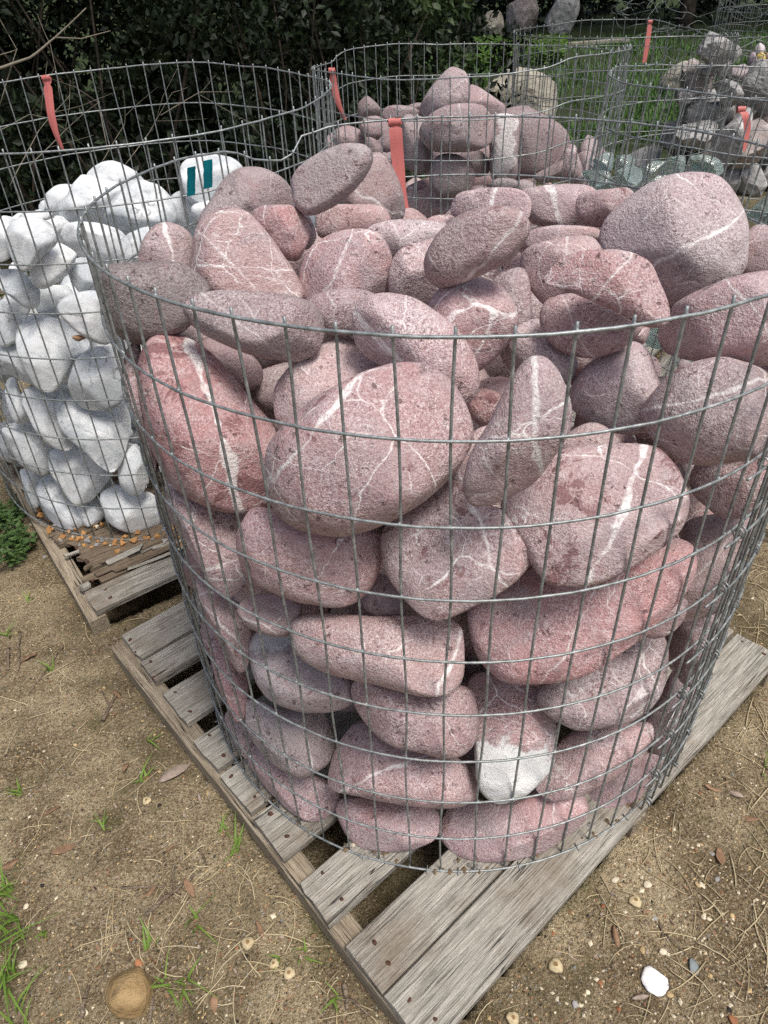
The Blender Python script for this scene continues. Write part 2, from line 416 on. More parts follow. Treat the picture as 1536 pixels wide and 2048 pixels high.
# ------------------------------------------------------------ stone data (metres): centre, orientation, 36 outline radii (0.1 mm), half thickness, look
PINK = [
 ([-0.0156, 0.6804, 0.8603], [0.877, 0.4804, 0.0055, 0.01], [1159, 1199, 1216, 1228, 1228, 1187, 1103, 1017, 940, 879, 834, 807, 800, 812, 844, 901, 988, 1096, 1157, 1190, 1237, 1262, 1238, 1163, 1084, 1022, 972, 925, 878, 847, 831, 833, 857, 911, 988, 1080], 0.0863, 0.62, 0.88, 0.45, 0.9, 0.5, 0, 'largest rounded pink boulder with white swirl veins behind the top front mesh row'),
 ([-0.2272, 0.8167, 0.8199], [0.8549, 0.5009, 0.0684, 0.1167], [813, 744, 708, 698, 712, 751, 818, 928, 1096, 1264, 1349, 1325, 1245, 1126, 1005, 913, 851, 813, 794, 792, 806, 831, 865, 908, 962, 1015, 1069, 1140, 1231, 1339, 1384, 1263, 1163, 1100, 1052, 920], 0.0796, 0.95, 0.85, 0.35, 1.6, 1.0, 0, 'tall dark red boulder with a thick rough white vein and tapered top'),
 ([0.1397, 0.608, 0.9151], [0.8663, 0.4867, -0.0552, -0.0982], [451, 489, 521, 560, 606, 654, 707, 770, 813, 767, 619, 509, 432, 382, 352, 338, 336, 347, 371, 413, 479, 572, 684, 812, 862, 814, 721, 633, 565, 511, 468, 435, 415, 405, 408, 422], 0.0468, 0.4, 0.85, 0.5, 0.7, 0.1, 0.1, 'long grey pink cobble leaning diagonally against the front mesh'),
 ([0.2456, 0.6465, 0.7851], [0.8779, 0.4435, -0.0814, -0.1611], [944, 983, 1019, 1035, 1047, 1034, 981, 905, 840, 797, 775, 775, 794, 826, 861, 897, 946, 1021, 1104, 1101, 1028, 952, 929, 944, 986, 1047, 1020, 966, 886, 806, 768, 755, 760, 781, 823, 884], 0.0625, 0.55, 1.0, 0.4, 1.3, 0.9, 0, 'broad mauve slab boulder with a forked white vein and dark red blotches'),
 ([0.3964, 0.7291, 0.8592], [0.8294, 0.5013, -0.1275, -0.2109], [726, 719, 712, 707, 705, 697, 679, 663, 654, 648, 642, 641, 651, 668, 684, 692, 704, 730, 781, 839, 820, 785, 758, 733, 712, 695, 678, 653, 625, 609, 612, 640, 685, 732, 745, 736], 0.0668, 0.4, 0.95, 0.35, 0.6, 0.4, 0, 'plump grey mauve cobble beside the wire seam with parallel white scratches'),
 ([-0.0982, 0.6785, 0.7026], [0.907, 0.415, 0.0299, 0.0653], [968, 1007, 752, 605, 537, 499, 480, 477, 489, 517, 566, 653, 798, 959, 984, 978, 923, 869, 824, 774, 710, 651, 610, 587, 578, 584, 602, 635, 677, 724, 772, 822, 866, 896, 912, 932], 0.0563, 0.7, 1.0, 0.2, 0, 0.2, 0.1, 'smooth pillow shaped pink cobble directly under the largest boulder'),
 ([0.0817, 0.6627, 0.7435], [0.903, 0.4253, -0.0261, -0.0555], [836, 778, 744, 690, 596, 678, 1141, 1406, 1447, 1078, 770, 691, 660, 655, 669, 710, 786, 872, 901, 909, 934, 979, 1031, 1083, 1134, 1127, 1036, 955, 900, 868, 856, 857, 866, 887, 920, 937], 0.06, 0.5, 1.0, 0.3, 0.3, 0.6, 0, 'mauve boulder with blunt rounded base wedged under the leaning cobble'),
 ([0.2459, 0.6454, 0.622], [0.9062, 0.3822, -0.0703, -0.1668], [966, 1109, 1282, 1497, 1705, 1745, 1124, 810, 710, 664, 645, 643, 654, 685, 741, 823, 929, 1057, 1235, 1499, 1532, 1536, 1496, 1414, 1281, 1147, 1036, 943, 866, 803, 755, 728, 721, 738, 781, 856], 0.0667, 0.85, 1.05, 0.3, 0.3, 0.15, 0, 'long salmon red boulder lying on a slant below the forked vein slab'),
 ([-0.0021, 0.6314, 0.5782], [0.9355, 0.3533, 0.0006, 0.0016], [1164, 1142, 1033, 843, 684, 581, 517, 479, 459, 455, 466, 496, 549, 640, 797, 1064, 1339, 1347, 1235, 1014, 819, 677, 586, 529, 496, 482, 484, 505, 545, 610, 698, 809, 942, 1073, 1135, 1153], 0.0567, 0.7, 1.1, 0.15, 1.2, 0.2, 0, 'loaf shaped pink cobble with one white stripe near its end'),
 ([-0.1594, 0.6881, 0.5989], [0.9165, 0.3835, 0.0439, 0.1048], [445, 437, 398, 355, 322, 300, 287, 282, 283, 292, 308, 330, 359, 388, 422, 455, 466, 438, 405, 378, 354, 332, 315, 304, 298, 300, 308, 322, 341, 359, 370, 380, 393, 410, 425, 438], 0.0348, 0.45, 0.8, 0.5, 0, 0.4, 0, 'small dark mauve cobble above the white capped grey cobble'),
 ([-0.1406, 0.6902, 0.4688], [0.9336, 0.344, 0.0347, 0.0941], [606, 496, 426, 384, 360, 350, 353, 374, 568, 663, 712, 785, 888, 941, 826, 736, 679, 641, 617, 597, 571, 542, 518, 502, 497, 506, 525, 553, 594, 650, 728, 827, 918, 934, 860, 742], 0.0479, 0.1, 0.85, 0.1, 0, 0.3, 0.5, 'grey cobble with a white quartz cap'),
 ([0.176, 0.6405, 0.3662], [0.9437, 0.3027, -0.0408, -0.1273], [684, 683, 693, 707, 734, 797, 887, 920, 898, 882, 889, 931, 1005, 1065, 973, 790, 672, 604, 570, 560, 568, 596, 646, 724, 834, 968, 1024, 1015, 959, 877, 812, 770, 745, 731, 715, 697], 0.0637, 0.8, 1.0, 0.7, 0, 0.2, 1, 'half red half white cobble split by a jagged line'),
 ([0.0373, 0.6151, 0.4521], [0.9502, 0.3103, -0.0094, -0.0288], [838, 829, 828, 830, 756, 572, 459, 403, 380, 379, 396, 434, 504, 617, 786, 1035, 1079, 978, 882, 794, 712, 642, 585, 535, 497, 472, 461, 466, 490, 540, 629, 755, 858, 899, 883, 858], 0.0515, 0.55, 0.95, 0.05, 0, 0.15, 0, 'plain unveined pink cobble under the loaf shaped striped one'),
 ([0.3202, 0.6549, 0.4575], [0.9124, 0.3415, -0.079, -0.2111], [630, 663, 708, 775, 876, 1024, 1137, 1026, 789, 620, 523, 465, 428, 408, 400, 406, 425, 465, 538, 709, 1024, 1082, 1049, 979, 899, 808, 718, 651, 605, 577, 563, 558, 562, 571, 584, 604], 0.0502, 0.3, 0.85, 0.9, 0.3, 0.2, 0, 'dark mauve cobble covered in wavy white veins under the salmon boulder'),
 ([-0.0028, 0.6357, 0.2957], [0.9601, 0.2795, 0.0006, 0.0021], [1205, 977, 724, 598, 522, 478, 455, 449, 460, 494, 569, 722, 955, 1022, 1036, 1061, 1105, 1166, 1234, 1180, 884, 699, 597, 536, 500, 481, 478, 489, 516, 562, 634, 742, 910, 1148, 1326, 1345], 0.0567, 0.65, 1.05, 0.15, 0.8, 0.15, 0, 'wedge shaped pink cobble with thin straight white lines'),
 ([-0.171, 0.7127, 0.2862], [0.9445, 0.3069, 0.0363, 0.1117], [750, 738, 707, 633, 551, 492, 454, 435, 431, 444, 480, 566, 806, 1029, 958, 842, 744, 670, 614, 569, 536, 516, 510, 518, 538, 573, 619, 661, 687, 705, 728, 762, 793, 809, 793, 769], 0.0542, 0.1, 0.85, 0.2, 0.5, 0.1, 0.1, 'grey cobble with a bright worn spot above the left pallet boards'),
 ([0.3101, 0.6452, 0.2807], [0.9293, 0.2949, -0.0672, -0.2117], [510, 608, 778, 982, 1097, 1140, 869, 731, 643, 582, 538, 508, 492, 487, 491, 504, 526, 554, 591, 644, 723, 850, 1011, 1104, 1104, 858, 653, 534, 463, 420, 394, 381, 380, 389, 412, 450], 0.0475, 0.6, 1.05, 0.35, 0, 0.05, 0, 'smooth rose cobble slanting beside the half white cobble'),
 ([-0.182, 0.7018, 0.1617], [0.9521, 0.2785, 0.0355, 0.1214], [499, 422, 373, 340, 319, 308, 306, 314, 334, 369, 433, 585, 1119, 1229, 933, 713, 576, 488, 430, 393, 371, 360, 360, 370, 391, 426, 480, 559, 668, 789, 878, 945, 967, 910, 764, 615], 0.0426, 0.65, 1.0, 0.1, 0, 0.3, 0, 'pink bottom cobble under the grey one with a worn spot'),
 ([-0.0167, 0.6244, 0.1573], [0.9686, 0.2484, 0.0033, 0.013], [888, 871, 744, 601, 506, 446, 409, 388, 379, 382, 397, 427, 477, 559, 694, 869, 921, 858, 781, 720, 670, 618, 563, 513, 476, 452, 439, 436, 444, 463, 497, 549, 622, 713, 808, 869], 0.0487, 0.55, 1.05, 0.1, 0, 0.1, 0, 'bottom mauve cobble bridging the pallet gap at the cage front'),
 ([0.1836, 0.6103, 0.1603], [0.9571, 0.2504, -0.0368, -0.1409], [952, 1127, 1268, 1364, 1316, 933, 677, 510, 419, 369, 344, 336, 345, 378, 449, 595, 770, 987, 1232, 1285, 1271, 1189, 1066, 912, 767, 665, 597, 554, 528, 518, 522, 539, 573, 625, 700, 806], 0.0519, 0.6, 1.05, 0.35, 0, 0.1, 0, 'wide bottom pink cobble under the half white one'),
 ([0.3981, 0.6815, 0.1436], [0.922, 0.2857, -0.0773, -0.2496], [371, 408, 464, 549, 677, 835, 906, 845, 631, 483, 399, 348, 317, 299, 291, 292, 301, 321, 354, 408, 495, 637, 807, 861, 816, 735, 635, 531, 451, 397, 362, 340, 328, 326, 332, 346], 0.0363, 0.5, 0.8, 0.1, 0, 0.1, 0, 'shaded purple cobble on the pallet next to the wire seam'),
 ([0.4784, 0.7689, 0.7206], [0.8425, 0.4633, -0.1324, -0.2407], [529, 552, 577, 593, 604, 618, 630, 612, 498, 404, 353, 331, 330, 350, 392, 471, 583, 640, 648, 636, 618, 605, 597, 588, 568, 539, 508, 480, 460, 450, 450, 457, 471, 486, 497, 511], 0.0395, 0.75, 1.0, 0.2, 0.3, 0.1, 0, 'rosy cobble behind the wire seam below the grey mauve one'),
 ([0.4784, 0.7649, 0.5828], [0.865, 0.4192, -0.1203, -0.2482], [517, 533, 566, 618, 697, 817, 994, 1139, 967, 812, 745, 729, 738, 755, 732, 626, 570, 544, 537, 546, 573, 621, 698, 818, 974, 1098, 1107, 952, 829, 752, 690, 636, 586, 548, 524, 514], 0.05, 0.5, 0.85, 0.3, 0.4, 0.1, 0, 'tall mauve boulder behind the doubled seam wires'),
 ([0.5062, 0.7662, 0.4165], [0.8807, 0.3763, -0.1131, -0.2646], [380, 392, 417, 457, 519, 610, 731, 881, 970, 737, 562, 469, 419, 400, 400, 418, 452, 496, 530, 543, 552, 566, 591, 629, 684, 747, 791, 802, 747, 646, 556, 488, 440, 407, 387, 378], 0.044, 0.45, 0.85, 0.3, 0.2, 0.1, 0, 'purple cobble behind the doubled seam wires, midway down'),
 ([0.5122, 0.7816, 0.2008], [0.899, 0.3316, -0.099, -0.2683], [406, 411, 428, 458, 505, 575, 673, 814, 1010, 1135, 998, 839, 670, 538, 458, 412, 388, 383, 393, 419, 464, 531, 612, 683, 749, 820, 917, 1038, 1001, 823, 681, 580, 509, 460, 429, 412], 0.0469, 0.4, 0.9, 0.2, 0.2, 0.1, 0.15, 'pale mauve cobble low behind the doubled seam wires'),
 ([0.3667, 0.6613, 0.5865], [0.8883, 0.385, -0.0996, -0.2298], [251, 268, 290, 319, 358, 406, 439, 394, 335, 292, 262, 242, 231, 225, 224, 227, 234, 244, 260, 283, 315, 357, 404, 415, 387, 357, 331, 310, 290, 269, 251, 239, 232, 229, 232, 239], 0.0281, 0.5, 0.8, 0.4, 0, 0.1, 0, 'small mauve cobble tucked behind the end of the salmon boulder'),
 ([-0.2374, 0.7623, 0.6673], [0.8892, 0.4321, 0.0657, 0.1353], [386, 414, 498, 640, 646, 609, 582, 572, 586, 636, 737, 875, 979, 854, 616, 485, 413, 370, 345, 333, 331, 339, 358, 391, 445, 529, 673, 928, 1071, 961, 682, 544, 465, 417, 391, 381], 0.0355, 0.3, 0.95, 0.9, 0, 0.3, 0.15, 'marbled grey white cobble under the tall dark red boulder'),
 ([-0.2446, 0.757, 0.5212], [0.91, 0.3843, 0.0605, 0.1433], [325, 324, 331, 346, 369, 402, 448, 508, 588, 683, 788, 831, 644, 493, 398, 337, 299, 275, 262, 257, 260, 270, 291, 325, 382, 480, 655, 852, 807, 661, 547, 470, 416, 377, 350, 333], 0.028, 0.6, 0.9, 0.4, 0.4, 0.2, 0, 'mauve cobble with a white knot on the left mesh side'),
 ([-0.2754, 0.7947, 0.3345], [0.923, 0.347, 0.0584, 0.1554], [304, 309, 319, 333, 355, 387, 432, 499, 598, 738, 834, 608, 441, 350, 298, 266, 247, 237, 234, 239, 251, 272, 307, 362, 447, 568, 717, 782, 642, 523, 442, 387, 351, 327, 313, 305], 0.0256, 0.8, 1.0, 0.3, 0, 0.1, 0, 'rosy upright cobble on the left mesh side above the pallet'),
 ([-0.2818, 0.7982, 0.1835], [0.9339, 0.3151, 0.054, 0.16], [189, 187, 191, 201, 218, 246, 290, 359, 456, 499, 492, 466, 422, 354, 290, 247, 219, 202, 192, 188, 189, 196, 211, 233, 270, 328, 420, 499, 525, 490, 398, 321, 269, 234, 211, 196], 0.0228, 0.5, 0.9, 0.2, 0, 0.1, 0, 'small pink cobble at the foot of the left mesh side'),
 ([-0.3297, 0.8724, 0.8191], [0.8389, 0.5137, 0.0938, 0.1532], [92, 96, 103, 115, 136, 171, 243, 434, 986, 991, 537, 338, 250, 202, 174, 157, 147, 142, 142, 146, 155, 171, 196, 239, 316, 477, 872, 1149, 357, 207, 154, 126, 109, 99, 94, 92], 0.0133, 0.6, 0.85, 0.5, 0, 0.2, 0, 'narrow pink cobble squeezed left of the tall dark red boulder'),
 ([0.1458, 0.8751, 0.8], [0.8594, 0.5046, -0.0417, -0.0711], [320, 316, 306, 291, 273, 256, 244, 239, 238, 244, 256, 275, 299, 328, 360, 385, 376, 332, 294, 268, 250, 239, 235, 236, 242, 254, 272, 296, 320, 334, 328, 318, 311, 309, 312, 318], 0.0285, 1.0, 1.0, 0.0, 0, 0.5, 0, 'small bright red pebble deep in the gap beside the leaning cobble'),
 ([0.2712, 0.7724, 0.79], [0.8608, 0.4804, -0.0819, -0.1467], [440, 423, 390, 360, 337, 322, 314, 312, 314, 316, 315, 311, 309, 311, 321, 341, 377, 427, 477, 469, 431, 394, 363, 337, 314, 294, 280, 273, 272, 278, 291, 314, 348, 393, 430, 443], 0.0295, 0.55, 0.95, 0.4, 0, 0.1, 0, 'mauve cobble peeping out above the forked vein slab'),
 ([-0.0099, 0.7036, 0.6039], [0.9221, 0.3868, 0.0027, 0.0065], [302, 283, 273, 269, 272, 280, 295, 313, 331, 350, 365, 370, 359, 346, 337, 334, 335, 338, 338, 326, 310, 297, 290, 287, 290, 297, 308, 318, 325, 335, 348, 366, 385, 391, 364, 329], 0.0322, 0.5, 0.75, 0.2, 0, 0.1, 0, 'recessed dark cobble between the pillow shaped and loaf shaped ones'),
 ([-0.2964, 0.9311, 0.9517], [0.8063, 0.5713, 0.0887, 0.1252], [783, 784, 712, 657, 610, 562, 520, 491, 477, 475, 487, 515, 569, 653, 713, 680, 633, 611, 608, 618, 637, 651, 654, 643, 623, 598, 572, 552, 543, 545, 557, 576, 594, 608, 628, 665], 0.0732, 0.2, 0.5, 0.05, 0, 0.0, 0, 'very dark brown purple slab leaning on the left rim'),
 ([-0.1435, 0.8388, 0.95], [0.8264, 0.5567, 0.0473, 0.0702], [825, 761, 649, 542, 471, 425, 397, 381, 378, 384, 403, 437, 490, 572, 695, 867, 947, 890, 770, 645, 553, 488, 445, 418, 404, 401, 410, 430, 466, 522, 601, 691, 772, 834, 859, 864], 0.0481, 0.3, 0.68, 0.25, 0.3, 0.1, 0, 'long flat dark mauve cobble lying level at the front left rim'),
 ([0.2727, 0.7981, 0.995], [0.806, 0.5688, -0.0945, -0.1339], [554, 505, 476, 458, 438, 414, 392, 376, 367, 365, 370, 383, 407, 446, 509, 612, 752, 839, 827, 596, 419, 344, 301, 276, 262, 257, 261, 273, 296, 338, 413, 547, 708, 809, 740, 630], 0.0333, 0.75, 0.88, 0.5, 0.4, 0.3, 0.25, 'pointed red cobble with a grey white scar resting on the oval one'),
 ([0.2691, 0.8575, 0.92], [0.8226, 0.5481, -0.084, -0.126], [693, 645, 530, 450, 401, 371, 355, 350, 353, 365, 386, 414, 449, 495, 553, 615, 645, 647, 616, 571, 533, 503, 474, 446, 425, 411, 405, 405, 411, 419, 433, 454, 487, 534, 591, 649], 0.0394, 0.6, 0.95, 0.15, 0.3, 0.4, 0, 'oval pink cobble under the pointed red one'),
 ([0.4386, 0.7987, 0.9405], [0.7995, 0.5468, -0.1403, -0.2051], [825, 825, 824, 825, 826, 796, 725, 660, 618, 591, 571, 561, 562, 572, 593, 631, 690, 771, 889, 1044, 1131, 1079, 855, 709, 621, 568, 539, 526, 526, 539, 566, 618, 696, 785, 828, 829], 0.0587, 0.5, 1.0, 0.15, 0.4, 0.2, 0, 'large long mauve boulder crossing the right rim'),
 ([0.049, 0.8128, 0.9217], [0.8413, 0.5398, -0.0163, -0.0253], [654, 587, 539, 507, 487, 479, 482, 498, 529, 575, 630, 687, 750, 819, 884, 889, 843, 801, 751, 656, 556, 489, 453, 438, 437, 450, 478, 524, 595, 693, 819, 935, 950, 913, 824, 733], 0.0509, 0.4, 1.05, 0.2, 0.7, 0.1, 0.1, 'grey pink boulder with a white crest behind the largest boulder'),
 ([0.1268, 0.8896, 0.9178], [0.8307, 0.5522, -0.0392, -0.0589], [611, 606, 593, 581, 576, 578, 577, 572, 569, 569, 567, 568, 575, 592, 617, 640, 651, 638, 603, 567, 540, 526, 524, 536, 564, 611, 674, 705, 648, 604, 573, 556, 551, 560, 580, 602], 0.0607, 0.6, 0.95, 0.8, 0.2, 0.2, 0.1, 'round red cobble with a web of white veins behind the front rim'),
 ([0.1249, 0.878, 1.02], [0.803, 0.5917, -0.0419, -0.0568], [604, 662, 686, 666, 626, 563, 503, 458, 426, 403, 390, 385, 388, 401, 423, 452, 488, 531, 582, 634, 677, 686, 687, 657, 564, 482, 428, 392, 371, 361, 361, 371, 394, 431, 483, 544], 0.0466, 0.55, 0.8, 0.25, 0.6, 0.4, 0, 'dark red egg shaped cobble perched atop the pile with a dark pitted end'),
 ([-0.0647, 0.8501, 0.8619], [0.8517, 0.5226, 0.0199, 0.0324], [830, 873, 851, 818, 759, 676, 614, 575, 546, 521, 502, 491, 489, 494, 509, 533, 571, 629, 711, 804, 878, 926, 869, 751, 626, 525, 467, 435, 420, 418, 428, 453, 493, 554, 633, 730], 0.0487, 0.45, 1.05, 0.1, 0.2, 0.1, 0, 'plain pale mauve boulder behind the front rim left of the white crest one'),
 ([0.2202, 0.892, 0.8628], [0.8381, 0.5319, -0.0647, -0.1019], [519, 488, 441, 401, 375, 364, 370, 399, 457, 507, 513, 507, 505, 507, 514, 527, 543, 552, 534, 498, 464, 440, 422, 413, 414, 423, 441, 462, 479, 490, 504, 523, 546, 563, 557, 540], 0.0398, 0.35, 0.95, 0.4, 0.2, 0.1, 0.15, 'grey pink cobble touching the top of the leaning cobble'),
 ([0.318, 0.8361, 0.8344], [0.8397, 0.5121, -0.0941, -0.1543], [574, 541, 517, 509, 520, 553, 602, 645, 658, 641, 609, 578, 559, 551, 555, 567, 587, 615, 643, 663, 669, 650, 611, 573, 548, 536, 537, 551, 581, 622, 652, 651, 640, 631, 620, 602], 0.06, 0.3, 1.05, 0.3, 0.2, 0.2, 0.35, 'mauve cobble with a bright white chipped underside'),
 ([0.2548, 0.981, 0.955], [0.8053, 0.5792, -0.074, -0.1029], [451, 541, 632, 627, 581, 517, 455, 409, 379, 361, 353, 355, 368, 391, 426, 473, 515, 541, 544, 513, 491, 483, 486, 502, 527, 557, 571, 504, 433, 384, 354, 337, 332, 338, 358, 393], 0.0373, 0.75, 1.0, 0.15, 0.5, 0.1, 0, 'rosy triangular cobble tucked behind the pointed red one'),
 ([-0.1895, 1.0339, 0.9577], [0.8046, 0.5868, 0.0533, 0.0731], [657, 609, 588, 586, 597, 622, 665, 720, 769, 809, 825, 816, 798, 776, 747, 712, 691, 692, 726, 760, 774, 773, 741, 701, 671, 656, 656, 671, 703, 756, 828, 905, 966, 970, 842, 736], 0.0672, 0.7, 0.95, 0.8, 0.3, 0.3, 0.3, 'large triangular boulder mottled red, grey and white'),
 ([-0.042, 1.0084, 0.95], [0.8133, 0.5815, 0.0121, 0.0169], [721, 720, 725, 730, 718, 686, 642, 602, 573, 555, 546, 546, 554, 570, 593, 628, 675, 738, 775, 781, 782, 766, 721, 664, 612, 572, 548, 538, 543, 562, 597, 647, 692, 705, 716, 723], 0.0607, 0.7, 1.0, 0.6, 0.3, 0.3, 0.1, 'domed pink boulder with vertical white streaks in the pile centre'),
 ([-0.0365, 0.8992, 0.935], [0.8279, 0.5605, 0.0114, 0.0168], [527, 518, 478, 432, 387, 352, 327, 312, 304, 303, 307, 319, 339, 369, 412, 481, 547, 535, 494, 461, 439, 424, 408, 377, 347, 329, 320, 319, 327, 343, 368, 401, 433, 457, 480, 504], 0.0381, 0.35, 0.8, 0.1, 0.1, 0.3, 0, 'brownish mauve cobble between the long flat cobble and the white crest one'),
 ([0.4475, 1.0436, 0.97], [0.7822, 0.5897, -0.1211, -0.1606], [897, 872, 858, 853, 856, 868, 876, 859, 834, 816, 810, 818, 838, 865, 903, 956, 1026, 1097, 1135, 1122, 1026, 859, 732, 670, 663, 719, 853, 1007, 999, 964, 945, 946, 969, 1001, 990, 935], 0.0633, 0.18, 1.0, 0.35, 1.0, 0.1, 0, 'huge grey boulder with long diagonal white veins at the back right rim'),
 ([0.0624, 0.9861, 0.95], [0.815, 0.5787, -0.0183, -0.0257], [335, 352, 384, 436, 513, 588, 601, 561, 502, 456, 426, 410, 403, 404, 409, 411, 411, 413, 420, 435, 462, 495, 520, 521, 516, 513, 511, 504, 496, 492, 493, 493, 453, 379, 342, 331], 0.0371, 0.4, 1.0, 0.2, 0.2, 0.1, 0.2, 'grey pink cobble with a white foot next to the egg shaped one'),
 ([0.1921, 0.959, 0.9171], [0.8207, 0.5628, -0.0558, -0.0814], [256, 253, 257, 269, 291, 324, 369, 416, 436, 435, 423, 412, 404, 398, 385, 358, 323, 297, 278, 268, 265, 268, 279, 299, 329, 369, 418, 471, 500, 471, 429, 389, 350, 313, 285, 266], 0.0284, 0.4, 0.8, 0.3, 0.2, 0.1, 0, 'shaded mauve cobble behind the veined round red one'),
 ([0.059, 1.1539, 0.95], [0.8016, 0.5973, -0.0153, -0.0205], [756, 739, 594, 460, 383, 335, 304, 285, 276, 274, 280, 293, 316, 351, 404, 486, 618, 838, 705, 557, 499, 457, 415, 378, 352, 335, 326, 325, 331, 345, 367, 399, 444, 509, 600, 707], 0.0334, 0.35, 1.05, 0.3, 0.2, 0.1, 0.1, 'pale flat cobble behind the domed pink boulder'),
 ([-0.0567, 1.1222, 1.05], [0.7785, 0.6271, 0.0158, 0.0196], [532, 622, 705, 718, 665, 578, 497, 438, 398, 372, 358, 354, 359, 373, 395, 426, 468, 521, 575, 610, 633, 657, 671, 644, 577, 508, 452, 410, 382, 365, 357, 359, 369, 389, 420, 466], 0.0426, 0.15, 0.82, 0.05, 0, 0.3, 0, 'smooth grey mauve oval cobble on the very top of the pile'),
 ([-0.1316, 1.1063, 0.9843], [0.7951, 0.6036, 0.0358, 0.0471], [433, 420, 409, 403, 399, 389, 372, 358, 350, 350, 359, 378, 408, 453, 511, 532, 481, 427, 389, 364, 350, 344, 345, 350, 359, 374, 397, 430, 468, 487, 466, 438, 421, 422, 432, 440], 0.041, 1.0, 0.92, 0.4, 0.2, 0.6, 0, 'bright red cobble with a dark hand shaped stain'),
 ([-0.0326, 1.2094, 0.9624], [0.7952, 0.6061, 0.0082, 0.0107], [677, 630, 580, 480, 396, 341, 306, 284, 273, 270, 275, 288, 312, 350, 410, 498, 596, 643, 668, 653, 604, 484, 395, 340, 306, 285, 274, 271, 277, 291, 316, 355, 415, 496, 594, 684], 0.037, 0.7, 1.0, 0.1, 0, 0.1, 0, 'flat topped rosy slab beneath the smooth oval cobble'),
 ([-0.2954, 1.0567, 0.9761], [0.7923, 0.5948, 0.0816, 0.1087], [403, 407, 416, 425, 425, 421, 414, 404, 394, 387, 380, 372, 365, 362, 363, 368, 377, 392, 414, 448, 489, 480, 437, 402, 377, 362, 354, 353, 358, 370, 390, 417, 442, 442, 422, 406], 0.0411, 0.4, 0.9, 0.3, 0.9, 0.2, 0.1, 'small mauve cobble with a white Y vein by the left rim'),
 ([-0.1906, 1.1852, 0.9985], [0.7848, 0.6146, 0.0491, 0.0627], [755, 747, 726, 694, 660, 628, 604, 589, 579, 569, 556, 543, 531, 521, 519, 530, 560, 618, 712, 830, 853, 785, 704, 632, 573, 532, 508, 497, 498, 511, 535, 568, 606, 650, 700, 744], 0.0569, 0.3, 0.78, 0.1, 0, 0.4, 0, 'dark mauve cone shaped boulder by the dented back rim'),
 ([0.1991, 1.2118, 0.975], [0.7886, 0.6095, -0.0497, -0.0643], [673, 623, 555, 485, 418, 365, 328, 305, 291, 287, 290, 301, 322, 355, 406, 484, 601, 711, 740, 704, 569, 446, 373, 327, 299, 283, 276, 277, 286, 304, 333, 376, 440, 535, 657, 703], 0.0379, 0.5, 1.05, 0.1, 1.0, 0.1, 0, 'pink oval cobble with a curling white vein at the back'),
 ([0.3746, 1.1834, 0.975], [0.7812, 0.6053, -0.0935, -0.1207], [458, 490, 506, 486, 438, 377, 327, 294, 273, 262, 259, 265, 279, 303, 342, 401, 480, 531, 523, 489, 455, 422, 390, 365, 347, 335, 328, 324, 323, 326, 334, 347, 366, 389, 409, 431], 0.0343, 0.65, 0.9, 0.1, 0, 0.3, 0, 'round dark pink cobble left of the huge grey boulder'),
 ([0.3231, 1.2572, 0.959], [0.7845, 0.6073, -0.0768, -0.0992], [699, 671, 634, 579, 504, 440, 395, 367, 351, 344, 346, 357, 379, 416, 475, 577, 776, 807, 730, 663, 608, 553, 491, 436, 396, 372, 360, 360, 370, 392, 427, 482, 560, 645, 691, 706], 0.04, 0.3, 0.95, 0.2, 1.0, 0.1, 0.1, 'grey banded cobble at the back rim'),
 ([0.3048, 1.1437, 0.94], [0.7955, 0.5919, -0.0775, -0.1042], [684, 640, 511, 382, 307, 261, 233, 215, 206, 203, 206, 214, 231, 256, 295, 353, 442, 566, 657, 660, 544, 433, 349, 288, 248, 222, 206, 197, 194, 197, 207, 225, 256, 308, 404, 584], 0.0247, 0.6, 1.0, 0.4, 0.2, 0.1, 0.1, 'thin striped pink slab above the rosy triangular cobble'),
 ([0.0077, 1.2932, 0.9831], [0.7856, 0.6187, -0.0018, -0.0023], [494, 481, 477, 484, 504, 537, 582, 627, 665, 662, 616, 558, 509, 474, 453, 445, 449, 466, 496, 542, 608, 675, 675, 623, 575, 541, 521, 516, 523, 543, 577, 621, 642, 602, 548, 516], 0.0473, 0.5, 0.75, 0.2, 0.6, 0.3, 0.1, 'upright dark red cobble leaning behind the smooth oval one'),
 ([0.5728, 1.0311, 0.9431], [0.7762, 0.5784, -0.1499, -0.2011], [417, 397, 384, 374, 363, 351, 342, 339, 343, 354, 374, 402, 426, 439, 438, 427, 414, 404, 398, 396, 400, 410, 424, 431, 412, 381, 354, 338, 332, 339, 358, 389, 432, 472, 469, 442], 0.0346, 0.5, 0.85, 0.2, 0, 0.2, 0, 'small mauve cobble right of the huge grey boulder'),
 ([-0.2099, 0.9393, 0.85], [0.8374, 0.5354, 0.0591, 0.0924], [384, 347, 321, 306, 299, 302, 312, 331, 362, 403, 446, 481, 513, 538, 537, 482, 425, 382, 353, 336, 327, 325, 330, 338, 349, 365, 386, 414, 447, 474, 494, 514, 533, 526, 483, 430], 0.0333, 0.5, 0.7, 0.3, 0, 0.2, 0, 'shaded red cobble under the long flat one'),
 ([-0.1566, 0.9687, 0.7927], [0.8504, 0.52, 0.0418, 0.0683], [346, 375, 416, 471, 522, 503, 442, 392, 357, 335, 324, 321, 329, 348, 377, 410, 425, 413, 389, 372, 363, 364, 373, 394, 428, 479, 529, 453, 392, 354, 329, 314, 308, 309, 315, 328], 0.033, 0.5, 0.75, 0.3, 0, 0.2, 0, 'dark recessed cobble left of the plain pale mauve boulder'),
